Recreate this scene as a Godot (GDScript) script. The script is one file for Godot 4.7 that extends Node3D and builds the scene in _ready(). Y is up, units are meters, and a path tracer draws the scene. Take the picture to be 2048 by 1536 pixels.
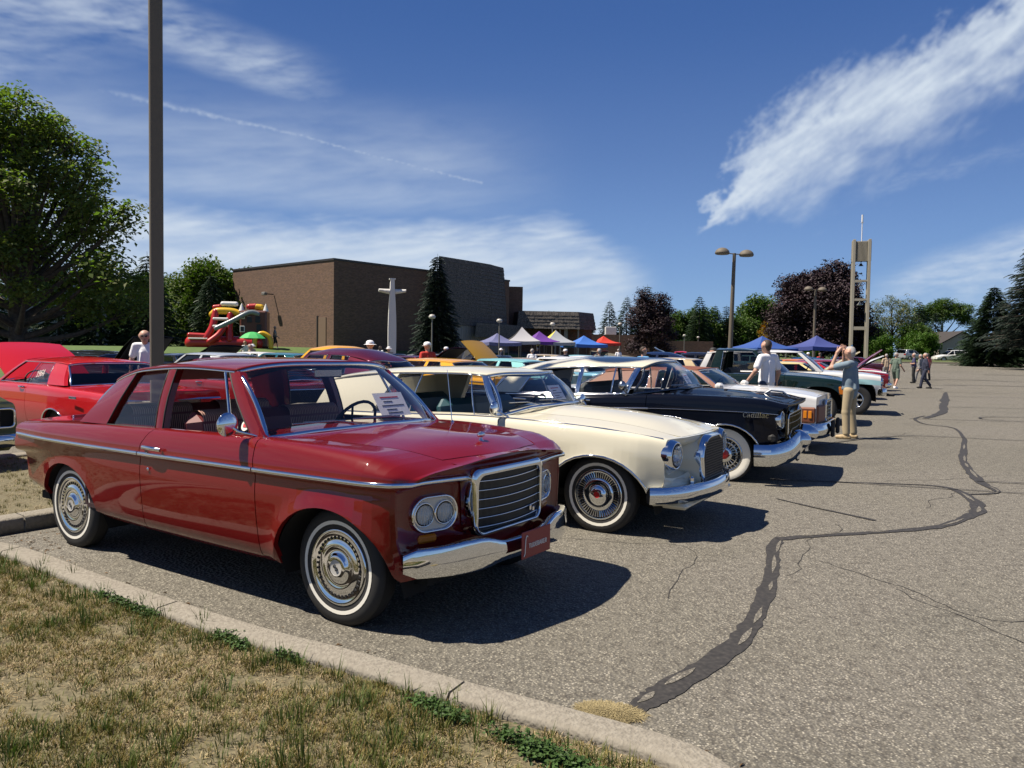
extends Node3D
# A church car park on a clear spring day: classic cars parked in rows, lawn and kerb in front,
# a brick church hall, a bell tower and trees behind. Metres, y up; the camera stands at the origin.

var rng := RandomNumberGenerator.new()

func _ready() -> void:
	rng.seed = 20240518
	set_camera()
	set_light()
	make_materials()
	build_ground()
	build_church()
	build_trees()
	build_park()
	build_hero_cars()
	build_far_cars()
	build_people()
	build_small_things()

func set_camera() -> void:
	var cam := Camera3D.new()
	cam.name = "camera"
	cam.fov = 53.07
	cam.near = 0.1
	cam.far = 4000.0
	var pitch := 0.04029
	var roll := 0.01396
	var f := Vector3(0, -sin(pitch), -cos(pitch))
	var r := Vector3.RIGHT
	var u := r.cross(f)
	var r2 := r * cos(roll) + u * sin(roll)
	var u2 := u * cos(roll) - r * sin(roll)
	cam.transform = Transform3D(Basis(r2, u2, -f), Vector3(0, 1.47, 0))
	add_child(cam)
	cam.current = true

func set_light() -> void:
	var we := WorldEnvironment.new()
	we.name = "world"
	var e := Environment.new()
	e.background_mode = Environment.BG_SKY
	e.tonemap_mode = Environment.TONE_MAPPER_LINEAR
	e.tonemap_exposure = 1.75
	e.sdfgi_enabled = true
	e.ssao_enabled = true
	e.ssil_enabled = true
	var sky := Sky.new()
	sky.sky_material = make_sky()
	e.sky = sky
	we.environment = e
	add_child(we)
	var sun := DirectionalLight3D.new()
	sun.name = "sun"
	sun.light_energy = 1.6
	sun.light_color = Color(1.0, 0.955, 0.89)
	sun.light_angular_distance = 0.53
	sun.shadow_enabled = true
	# shadows fall to the right, a little away; the sun stands about 60 degrees high
	var el := deg_to_rad(60.0)
	var d := Vector3(cos(el) * 0.998, -sin(el), -cos(el) * 0.06)
	sun.basis = Basis.looking_at(d, Vector3.UP)
	add_child(sun)

# ---------------------------------------------------------------- mesh building
class Mb:
	var v := PackedVector3Array()
	var n := PackedVector3Array()
	var u := PackedVector2Array()
	var col := PackedColorArray()
	var ix := PackedInt32Array()
	var use_col := false
	var cur := Color.WHITE
	func put(p: Vector3, m: Vector3, uv := Vector2.ZERO) -> int:
		v.append(p); n.append(m); u.append(uv)
		if use_col: col.append(cur)
		return v.size() - 1
	func tri(a: Vector3, b: Vector3, c: Vector3) -> void:
		var m := (c - a).cross(b - a).normalized()
		var k := put(a, m)
		put(b, m); put(c, m)
		ix.append_array([k, k + 1, k + 2])
	func quad(a: Vector3, b: Vector3, c: Vector3, d: Vector3) -> void:
		var m := (c - a).cross(b - a)
		if m.length_squared() < 1e-14: m = (d - a).cross(c - a)
		m = m.normalized()
		var k := put(a, m, Vector2(0, 1))
		put(b, m, Vector2(1, 1)); put(c, m, Vector2(1, 0)); put(d, m, Vector2(0, 0))
		ix.append_array([k, k + 1, k + 2, k, k + 2, k + 3])
	# rows of points -> smooth sheet. close: columns wrap; sym: normals on z = 0 are flattened
	func grid(P: Array, close := false, sym := false) -> void:
		var R := P.size()
		if R < 2: return
		var C: int = P[0].size()
		if C < 2: return
		var acc := PackedVector3Array()
		acc.resize(R * C)
		for r in R - 1:
			var A: PackedVector3Array = P[r]
			var B: PackedVector3Array = P[r + 1]
			for c in C - 1:
				var p := A[c]; var q := A[c + 1]; var s := B[c]; var t := B[c + 1]
				var m := (t - p).cross(q - s)
				var k := r * C + c
				acc[k] += m; acc[k + 1] += m; acc[k + C] += m; acc[k + C + 1] += m
		var base := v.size()
		for r in R:
			var A: PackedVector3Array = P[r]
			for c in C:
				var m := acc[r * C + c]
				if close and (c == 0 or c == C - 1):
					m = acc[r * C] + acc[r * C + C - 1]
				if sym and absf(A[c].z) < 1e-4: m.z = 0.0
				v.append(A[c]); n.append(m.normalized() if m.length_squared() > 1e-20 else Vector3.UP)
				u.append(Vector2(float(c) / (C - 1), float(r) / (R - 1)))
				if use_col: col.append(cur)
		for r in R - 1:
			for c in C - 1:
				var k := base + r * C + c
				ix.append_array([k, k + C + 1, k + C, k, k + 1, k + C + 1])
	func box(c: Vector3, s: Vector3, B := Basis.IDENTITY, bev := 0.0) -> void:
		var h := s * 0.5
		if bev <= 0.0:
			for ax in 3:
				for sg in [-1.0, 1.0]:
					var d := Vector3.ZERO; d[ax] = sg
					var e := Vector3.ZERO; e[(ax + 1) % 3] = 1.0
					var f := Vector3.ZERO; f[(ax + 2) % 3] = sg
					var o := d * h
					quad(c + B * (o - e * h - f * h), c + B * (o - e * h + f * h), c + B * (o + e * h + f * h), c + B * (o + e * h - f * h))
			return
		var b := minf(bev, minf(h.x, minf(h.y, h.z)) * 0.95)
		var g := h - Vector3(b, b, b)
		for ax in 3:
			var a1 := (ax + 1) % 3
			var a2 := (ax + 2) % 3
			for sg in [-1.0, 1.0]:
				var o := Vector3.ZERO; o[ax] = sg * h[ax]
				var e := Vector3.ZERO; e[a1] = g[a1]
				var f := Vector3.ZERO; f[a2] = g[a2] * sg
				quad(c + B * (o - e - f), c + B * (o - e + f), c + B * (o + e + f), c + B * (o + e - f))
				for s2 in [-1.0, 1.0]:   # edges along a2
					var p := Vector3.ZERO; p[ax] = sg * h[ax]; p[a1] = s2 * g[a1]
					var q := Vector3.ZERO; q[ax] = sg * g[ax]; q[a1] = s2 * h[a1]
					var w := Vector3.ZERO; w[a2] = g[a2]
					if sg * s2 > 0: quad(c + B * (p - w), c + B * (p + w), c + B * (q + w), c + B * (q - w))
					else: quad(c + B * (p + w), c + B * (p - w), c + B * (q - w), c + B * (q + w))
		for sx in [-1.0, 1.0]:
			for sy in [-1.0, 1.0]:
				for sz in [-1.0, 1.0]:
					var p := Vector3(sx * h.x, sy * g.y, sz * g.z)
					var q := Vector3(sx * g.x, sy * h.y, sz * g.z)
					var r := Vector3(sx * g.x, sy * g.y, sz * h.z)
					if sx * sy * sz > 0: tri(c + B * p, c + B * r, c + B * q)
					else: tri(c + B * p, c + B * q, c + B * r)
	# round bar along a path; rad: float or array
	func tube(path: PackedVector3Array, rad, sides := 8, closed := false, caps := true) -> void:
		var N := path.size()
		if N < 2: return
		var rows := []
		var nrm := Vector3.ZERO
		var cnt := N + 1 if closed else N
		for j in cnt:
			var i := j % N
			var a := path[(i - 1 + N) % N] if closed or i > 0 else path[i]
			var b := path[(i + 1) % N] if closed or i < N - 1 else path[i]
			var t := (b - a).normalized()
			if nrm == Vector3.ZERO:
				nrm = t.cross(Vector3.UP)
				if nrm.length() < 0.1: nrm = t.cross(Vector3.RIGHT)
			nrm = (nrm - t * nrm.dot(t)).normalized()
			var bi := t.cross(nrm)
			var r: float = rad if rad is float else rad[i]
			var row := PackedVector3Array()
			for k in sides + 1:
				var an := TAU * k / sides
				row.append(path[i] + (nrm * cos(an) + bi * sin(an)) * r)
			rows.append(row)
		grid(rows, true)
		if caps and not closed:
			for e in [0, cnt - 1]:
				var row: PackedVector3Array = rows[e]
				for k in sides:
					if e == 0: tri(path[0], row[k], row[k + 1])
					else: tri(path[N - 1], row[k + 1], row[k])
	# a flat outline (x across, y up) swept along a path; ups gives the local y
	func sweep(path: PackedVector3Array, prof: PackedVector2Array, up := Vector3.UP, caps := true, closed := false, scl = null) -> void:
		var N := path.size()
		var rows := []
		var cnt := N + 1 if closed else N
		for j in cnt:
			var i := j % N
			var a := path[(i - 1 + N) % N] if closed or i > 0 else path[i]
			var b := path[(i + 1) % N] if closed or i < N - 1 else path[i]
			var t := (b - a).normalized()
			var sd := t.cross(up).normalized()
			var y := sd.cross(t).normalized()
			var f: Vector2 = Vector2.ONE if scl == null else scl[i]
			var row := PackedVector3Array()
			for p in prof: row.append(path[i] + sd * p.x * f.x + y * p.y * f.y)
			row.append(row[0])
			rows.append(row)
		grid(rows, true)
		if caps and not closed:
			for e in [0, cnt - 1]:
				var row: PackedVector3Array = rows[e]
				var m := Vector3.ZERO
				for k in prof.size(): m += row[k]
				m /= prof.size()
				for k in prof.size():
					if e == 0: tri(m, row[k], row[k + 1])
					else: tri(m, row[k + 1], row[k])
	# profile of (radius, height) turned round the local y of B
	func lathe(prof: PackedVector2Array, at := Vector3.ZERO, B := Basis.IDENTITY, seg := 24, sharp := false) -> void:
		var rows := []
		for p in prof:
			var row := PackedVector3Array()
			for k in seg + 1:
				var an := TAU * k / seg
				row.append(at + B * Vector3(p.x * cos(an), p.y, p.x * sin(an)))
			rows.append(row)
		if sharp:
			for k in rows.size() - 1: grid([rows[k], rows[k + 1]], true)
		else: grid(rows, true)
	func ball(c: Vector3, s: Vector3, seg := 14, ring := 8, B := Basis.IDENTITY) -> void:
		var rows := []
		for r in ring + 1:
			var ph := PI * r / ring
			var row := PackedVector3Array()
			for k in seg + 1:
				var an := TAU * k / seg
				row.append(c + B * (Vector3(sin(ph) * cos(an), cos(ph), sin(ph) * sin(an)) * s))
			rows.append(row)
		grid(rows, true)
	# flat polygon with thickness; points in X,Y of T, extruded along T's z from -d to 0
	func prism(poly: PackedVector2Array, T: Transform3D, d: float) -> void:
		var id := Geometry2D.triangulate_polygon(poly)
		for k in range(0, id.size(), 3):
			var a := poly[id[k]]; var b := poly[id[k + 1]]; var c := poly[id[k + 2]]
			if (b - a).cross(c - a) < 0:
				var w := b; b = c; c = w
			tri(T * Vector3(a.x, a.y, 0), T * Vector3(c.x, c.y, 0), T * Vector3(b.x, b.y, 0))
			if d > 0: tri(T * Vector3(a.x, a.y, -d), T * Vector3(b.x, b.y, -d), T * Vector3(c.x, c.y, -d))
		if d > 0:
			var s := 1.0 if not Geometry2D.is_polygon_clockwise(poly) else -1.0
			for k in poly.size():
				var a := poly[k]; var b := poly[(k + 1) % poly.size()]
				if s > 0:
					var w := a; a = b; b = w
				quad(T * Vector3(a.x, a.y, 0), T * Vector3(b.x, b.y, 0), T * Vector3(b.x, b.y, -d), T * Vector3(a.x, a.y, -d))
	# takes over a mesh already made, moved by T
	func add(m: Mb, T := Transform3D.IDENTITY) -> void:
		var base := v.size()
		var N := T.basis.inverse().transposed()
		for k in m.v.size():
			v.append(T * m.v[k]); n.append((N * m.n[k]).normalized()); u.append(m.u[k])
			if use_col: col.append(m.col[k] if m.use_col else cur)
		var fl := T.basis.determinant() < 0
		for k in range(0, m.ix.size(), 3):
			if fl: ix.append_array([base + m.ix[k], base + m.ix[k + 2], base + m.ix[k + 1]])
			else: ix.append_array([base + m.ix[k], base + m.ix[k + 1], base + m.ix[k + 2]])
	func mirror_z() -> void:
		var w := Mb.new()
		w.use_col = use_col
		w.v = v; w.n = n; w.u = u; w.col = col; w.ix = ix
		var c := Mb.new()
		c.use_col = use_col
		c.add(w, Transform3D(Basis.from_scale(Vector3(1, 1, -1)), Vector3.ZERO))
		add(c)
	func mesh() -> ArrayMesh:
		var a := []
		a.resize(Mesh.ARRAY_MAX)
		a[Mesh.ARRAY_VERTEX] = v
		a[Mesh.ARRAY_NORMAL] = n
		a[Mesh.ARRAY_TEX_UV] = u
		if use_col: a[Mesh.ARRAY_COLOR] = col
		a[Mesh.ARRAY_INDEX] = ix
		var m := ArrayMesh.new()
		m.add_surface_from_arrays(Mesh.PRIMITIVE_TRIANGLES, a)
		return m

# ---------------------------------------------------------------- curves and small helpers
class Cv:   # monotone cubic through (x, value) pairs
	var x := PackedFloat32Array()
	var y := PackedFloat32Array()
	var s := PackedFloat32Array()
	func _init(p) -> void:
		if p is float or p is int:
			x.append(0.0); y.append(p); s.append(0.0)
			return
		for k in range(0, p.size(), 2):
			x.append(p[k]); y.append(p[k + 1])
		var N := x.size()
		s.resize(N)
		if N < 2: return
		var d := PackedFloat32Array()
		for k in N - 1: d.append((y[k + 1] - y[k]) / (x[k + 1] - x[k]))
		s[0] = d[0]; s[N - 1] = d[N - 2]
		for k in range(1, N - 1):
			s[k] = 0.0 if d[k - 1] * d[k] <= 0.0 else 2.0 * d[k - 1] * d[k] / (d[k - 1] + d[k])
	func at(q: float) -> float:
		var N := x.size()
		if N == 1 or q <= x[0]: return y[0]
		if q >= x[N - 1]: return y[N - 1]
		var k := 0
		while q > x[k + 1]: k += 1
		var h := x[k + 1] - x[k]
		var t := (q - x[k]) / h
		var t2 := t * t
		var t3 := t2 * t
		return y[k] * (2 * t3 - 3 * t2 + 1) + s[k] * h * (t3 - 2 * t2 + t) + y[k + 1] * (3 * t2 - 2 * t3) + s[k + 1] * h * (t3 - t2)

	static func lin(p: Array, q: float) -> float:   # straight pieces through (x, value) pairs
		if q <= p[0]: return p[1]
		for k in range(2, p.size(), 2):
			if q <= p[k]: return lerpf(p[k - 1], p[k + 1], (q - p[k - 2]) / maxf(p[k] - p[k - 2], 1e-6))
		return p[p.size() - 1]

func V(a: Array) -> PackedVector3Array:
	var o := PackedVector3Array()
	for k in range(0, a.size(), 3): o.append(Vector3(a[k], a[k + 1], a[k + 2]))
	return o
func V2(a: Array) -> PackedVector2Array:
	var o := PackedVector2Array()
	for k in range(0, a.size(), 2): o.append(Vector2(a[k], a[k + 1]))
	return o
func spline(p: PackedVector3Array, sub := 6) -> PackedVector3Array:
	var o := PackedVector3Array()
	for k in p.size() - 1:
		var a := p[maxi(k - 1, 0)]; var d := p[mini(k + 2, p.size() - 1)]
		for j in sub: o.append(p[k].cubic_interpolate(p[k + 1], a, d, float(j) / sub))
	o.append(p[p.size() - 1])
	return o
func rounded(w: float, h: float, r: float, k := 4) -> PackedVector2Array:
	var o := PackedVector2Array()
	for c in 4:
		var cx: float = [1, -1, -1, 1][c] * (w / 2 - r)
		var cy: float = [1, 1, -1, -1][c] * (h / 2 - r)
		for j in k + 1:
			var a := PI / 2 * (c + float(j) / k)
			o.append(Vector2(cx + r * cos(a), cy + r * sin(a)))
	return o

var names := {}
func numbered(called: String) -> String:
	var k: int = names.get(called, 0)
	names[called] = k + 1
	return called if k == 0 else "%s_%03d" % [called, k]
func thing(called: String, label: String, category: String, at := Vector3.ZERO, turn := 0.0, group := "") -> Node3D:
	var o := Node3D.new()
	o.name = numbered(called)
	add_child(o)
	o.position = at
	o.rotation.y = turn
	tag(o, label, category, group)
	return o
func tag(o: Node, label: String, category := "", group := "") -> void:
	o.set_meta("label", label)
	if category: o.set_meta("category", category)
	if group: o.set_meta("group", group)
func part(p: Node, called: String, m, material: Material) -> MeshInstance3D:
	var o := MeshInstance3D.new()
	o.mesh = m.mesh() if m is Mb else m
	o.material_override = material
	if p == self:
		o.name = numbered(called)
		add_child(o)
	else:
		o.name = called
		p.add_child(o, true)
	return o
func struct(called: String, m, material: Material) -> MeshInstance3D:
	var o := part(self, called, m, material)
	o.set_meta("kind", "structure")
	return o
func dup(o: Node3D, label: String, at: Vector3, turn := 0.0, size := 1.0, group := "") -> Node3D:
	var c: Node3D = o.duplicate()
	c.name = numbered(String(o.name).get_slice("_0", 0))
	add_child(c)
	c.position = at
	c.rotation = Vector3(0, turn, 0)
	c.scale = Vector3.ONE * size
	c.set_meta("label", label)
	if group: c.set_meta("group", group)
	return c

# ---------------------------------------------------------------- materials
var mats := {}
func S(r: float, g: float, b: float) -> Color:   # a real-world base colour (linear) as Godot wants it
	return Color(r, g, b).linear_to_srgb()
func mat(called: String, c := Color.WHITE, rough := 0.6, metal := 0.0) -> StandardMaterial3D:
	if mats.has(called): return mats[called]
	var m := StandardMaterial3D.new()
	m.albedo_color = c
	m.roughness = rough
	m.metallic = metal
	mats[called] = m
	return m
func paint(called: String, r: float, g: float, b: float, flake := 0.0) -> StandardMaterial3D:
	if mats.has(called): return mats[called]
	var m := mat(called, S(r, g, b), 0.5, flake)
	m.metallic_specular = 0.15
	m.clearcoat_enabled = true
	m.clearcoat = 1.0
	m.clearcoat_roughness = 0.04
	return m
func glass(called: String, c: Color, alpha: float) -> StandardMaterial3D:
	if mats.has(called): return mats[called]
	var m := mat(called, Color(c.r, c.g, c.b, alpha), 0.02, 0.0)
	m.transparency = BaseMaterial3D.TRANSPARENCY_ALPHA
	m.metallic_specular = 0.5
	return m
func noise_tex(seed_: int, freq: float, ramp: Array, size := 512, type := FastNoiseLite.TYPE_SIMPLEX_SMOOTH, oct := 4, normal := 0.0, cell := -1) -> NoiseTexture2D:
	var t := NoiseTexture2D.new()
	var f := FastNoiseLite.new()
	f.seed = seed_
	f.frequency = freq
	f.noise_type = type
	f.fractal_octaves = oct
	if cell >= 0:
		f.cellular_return_type = cell
		f.fractal_type = FastNoiseLite.FRACTAL_NONE
	t.noise = f
	t.width = size
	t.height = size
	t.seamless = true
	t.seamless_blend_skirt = 0.15
	if normal > 0.0:
		t.as_normal_map = true
		t.bump_strength = normal
	else:
		var g := Gradient.new()
		var off := PackedFloat32Array()
		var cs := PackedColorArray()
		for k in range(0, ramp.size(), 2):
			off.append(ramp[k]); cs.append(ramp[k + 1])
		g.offsets = off
		g.colors = cs
		t.color_ramp = g
	return t
func tri_mat(called: String, tex: Texture2D, scale: float, rough := 0.9, nrm: Texture2D = null, nscale := 1.0) -> StandardMaterial3D:
	var m := mat(called, Color.WHITE, rough)
	m.albedo_texture = tex
	m.uv1_triplanar = true
	m.uv1_world_triplanar = true
	m.uv1_scale = Vector3.ONE * scale
	if nrm:
		m.normal_enabled = true
		m.normal_texture = nrm
		m.normal_scale = nscale
	return m

# ---------------------------------------------------------------- cars
# A body is a half section (controls from the sill up over the shoulder to the middle of the deck) whose
# every control runs along the car on curves of its own. +x is forward, +z the car's right side.
class Car:
	var z: Array[Cv] = []
	var y: Array[Cv] = []
	var sharp := {}
	var arches := []          # [x, y, rx, ry, flare]
	var cache := {}
	func K() -> int: return z.size()
	func ctrl(x: float) -> PackedVector2Array:
		var key := int(round(x * 5000.0))
		if cache.has(key): return cache[key]
		var o := PackedVector2Array()
		for k in z.size(): o.append(Vector2(z[k].at(x), y[k].at(x)))
		cache[key] = o
		return o
	func sec(c: PackedVector2Array, t: float) -> Vector2:
		var N := c.size() - 1
		t = clampf(t, 0.0, N)
		var k := mini(int(t), N - 1)
		var f := t - k
		var a := c[k]; var b := c[k + 1]
		var m0 := (b - a) if sharp.has(k) or k == 0 else (b - c[k - 1]) * 0.5
		var m1 := (b - a) if sharp.has(k + 1) else ((Vector2(-a.x, a.y) - a) * 0.5 if k + 1 == N else (c[k + 2] - a) * 0.5)
		var L := (b - a).length()
		if m0.length() > 1.3 * L: m0 = m0.normalized() * L * 1.3
		if m1.length() > 1.3 * L: m1 = m1.normalized() * L * 1.3
		var f2 := f * f
		var f3 := f2 * f
		return a * (2 * f3 - 3 * f2 + 1) + m0 * (f3 - 2 * f2 + f) + b * (3 * f2 - 2 * f3) + m1 * (f3 - f2)
	func P(x: float, t: float) -> Vector3:
		var s := sec(ctrl(x), t)
		for a in arches:
			if a[4] > 0.0 and s.x > 0.3:
				var e := Vector2((x - a[0]) / a[2], maxf(s.y - a[1], -0.1) / a[3]).length() - 1.0
				if e > -0.1 and e < 0.6: s.x += a[4] * exp(-pow(e * a[2] / 0.05, 2.0))
		return Vector3(x, s.y, s.x)
	func nrm(x: float, t: float) -> Vector3:
		var c := ctrl(x)
		var d := sec(c, t + 0.02) - sec(c, t - 0.02)
		return Vector3(0, -d.x, d.y).normalized()
	func t_at(x: float, yy: float, tmax: float) -> float:
		var c := ctrl(x)
		var lo := 0.0
		while lo < tmax and sec(c, lo + 0.25).y < yy: lo += 0.25
		var hi := lo + 0.25
		for k in 10:
			var m := (lo + hi) * 0.5
			if sec(c, m).y < yy: lo = m
			else: hi = m
		return minf(lo, tmax)
	func low(x: float) -> float:
		for a in arches:
			var q: float = (x - a[0]) / a[2]
			if absf(q) <= 1.0001: return a[1] + a[3] * pow(maxf(0.0, 1.0 - pow(absf(q), a[5])), 1.0 / a[5])
		return -1.0
	# sheet between seams xa and xb (lists of t, x) and t0..t1; lips fold in along the edges
	func panel(m: Mb, xa: Array, xb: Array, t0: float, t1: float, cols := 12, sub := 3, lip := 0.014, sym := false, off := 0.0) -> void:
		var ta := Cv.lin(xa, (t0 + t1) * 0.5)
		var tb := Cv.lin(xb, (t0 + t1) * 0.5)
		var us := PackedFloat32Array()
		for k in cols + 1: us.append(float(k) / cols)
		if t0 < 2.0:
			for a in arches:
				for k in 19:
					var x: float = a[0] + a[2] * cos(PI * k / 18.0)
					us.append((x - ta) / (tb - ta))
				us.append((a[0] - a[2] - 0.002 - ta) / (tb - ta))
				us.append((a[0] + a[2] + 0.002 - ta) / (tb - ta))
		var su := Array(us)
		su.sort()
		var uu := PackedFloat32Array()
		for q in su:
			if q >= 0.0 and q <= 1.0 and (uu.is_empty() or q - uu[uu.size() - 1] > 1e-5): uu.append(q)
		# runs between sharp controls
		var cuts := [t0]
		for k in range(int(ceil(t0 + 0.001)), int(ceil(t1 - 0.001))):
			if sharp.has(k): cuts.append(float(k))
		cuts.append(t1)
		for r in cuts.size() - 1:
			var a: float = cuts[r]
			var b: float = cuts[r + 1]
			var nn := maxi(1, int(ceil((b - a) * sub - 0.01)))
			var rows := []
			for j in nn + 1:
				var t := lerpf(a, b, float(j) / nn)
				var row := PackedVector3Array()
				for q in uu:
					var x := lerpf(Cv.lin(xa, t), Cv.lin(xb, t), q)
					var tt := t
					if t0 < 2.0:
						var lw := low(x)
						if lw > 0.0: tt = maxf(t, t_at(x, lw, t1))
					var p := P(x, tt)
					if off != 0.0: p += nrm(x, tt) * off
					row.append(p)
				rows.append(row)
			m.grid(rows, false, sym)
			if lip > 0.0:
				for e in [0, uu.size() - 1]:
					var A := PackedVector3Array()
					var B := PackedVector3Array()
					for j in nn + 1:
						var p: Vector3 = rows[j][e]
						A.append(p)
						B.append(p - nrm(p.x, lerpf(a, b, float(j) / nn)) * lip)
					m.grid([A, B])
		if lip > 0.0:
			for e in [0, 1]:
				var t := t0 if e == 0 else t1
				if e == 1 and t1 >= K() - 1.01: continue
				var A := PackedVector3Array()
				var B := PackedVector3Array()
				for q in uu:
					var x := lerpf(Cv.lin(xa, t), Cv.lin(xb, t), q)
					var tt := t
					if e == 0 and t0 < 2.0:
						var lw := low(x)
						if lw > 0.0: tt = maxf(t, t_at(x, lw, t1))
					var p := P(x, tt)
					A.append(p)
					B.append(p - (Vector3(0, 0, 1) if e == 0 and t0 < 2.0 else nrm(x, tt)) * (lip if not (e == 0 and t0 < 2.0) else 0.03))
				m.grid([A, B])
	# closes an end: every section point runs straight to the middle plane, pushed out by fn(y, z / edge)
	func cap(m: Mb, xl, fn: Callable, t0: float, t1: float, sub := 4, cols := 10) -> void:
		var rows := []
		var nn := int((t1 - t0) * sub)
		for j in nn + 1:
			var t := lerpf(t0, t1, float(j) / nn)
			var p := P(xl if xl is float else Cv.lin(xl, t), t)
			var row := PackedVector3Array()
			for k in cols * 2 + 1:
				var f := 1.0 - float(k) / cols
				row.append(Vector3(p.x + fn.call(p.y, f, p.z * f, p.z), p.y, p.z * f))
			rows.append(row)
		m.grid(rows)
	func line(xa: float, xb: float, t: float, n: int, off := 0.0) -> PackedVector3Array:
		var o := PackedVector3Array()
		for k in n + 1:
			var x := lerpf(xa, xb, float(k) / n)
			o.append(P(x, t) + nrm(x, t) * off)
		return o

func std_body(g: Dictionary) -> Car:
	var c := Car.new()
	var sh := Cv.new(g.sh); var dk := Cv.new(g.dk); var wd := Cv.new(g.wd); var sl := Cv.new(g.sill)
	var hw: float = g.hw
	var zf: Array = g.get("zf", [0.90, 0.955, 1.0, 0.995, 0.985, 0.955, 0.88, 0.70, 0.36, 0.0])
	var yf: Array = g.get("yf", [0.0, 0.12, 0.45, 0.72, 0.86, 0.96, 1.0, 0.35, 0.88, 1.0])
	for k in zf.size():
		var zz := []
		var yy := []
		for j in 21:
			var x := lerpf(g.xr, g.xf, j / 20.0)
			var s := sh.at(x)
			zz.append_array([x, hw * wd.at(x) * zf[k]])
			yy.append_array([x, lerpf(sl.at(x), s, yf[k]) if k < 7 else lerpf(s, dk.at(x), yf[k])])
		c.z.append(Cv.new(zz)); c.y.append(Cv.new(yy))
	for k in g.get("sharp", []): c.sharp[k] = true
	return c

func both(root: Node, called: String, m: Mb, material: Material, right_only := false) -> void:
	part(root, called, m, material)
	if right_only: return
	var w := Mb.new()
	w.add(m, Transform3D(Basis.from_scale(Vector3(1, 1, -1)), Vector3.ZERO))
	part(root, called, w, material)

var wheel_meshes := {}
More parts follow.
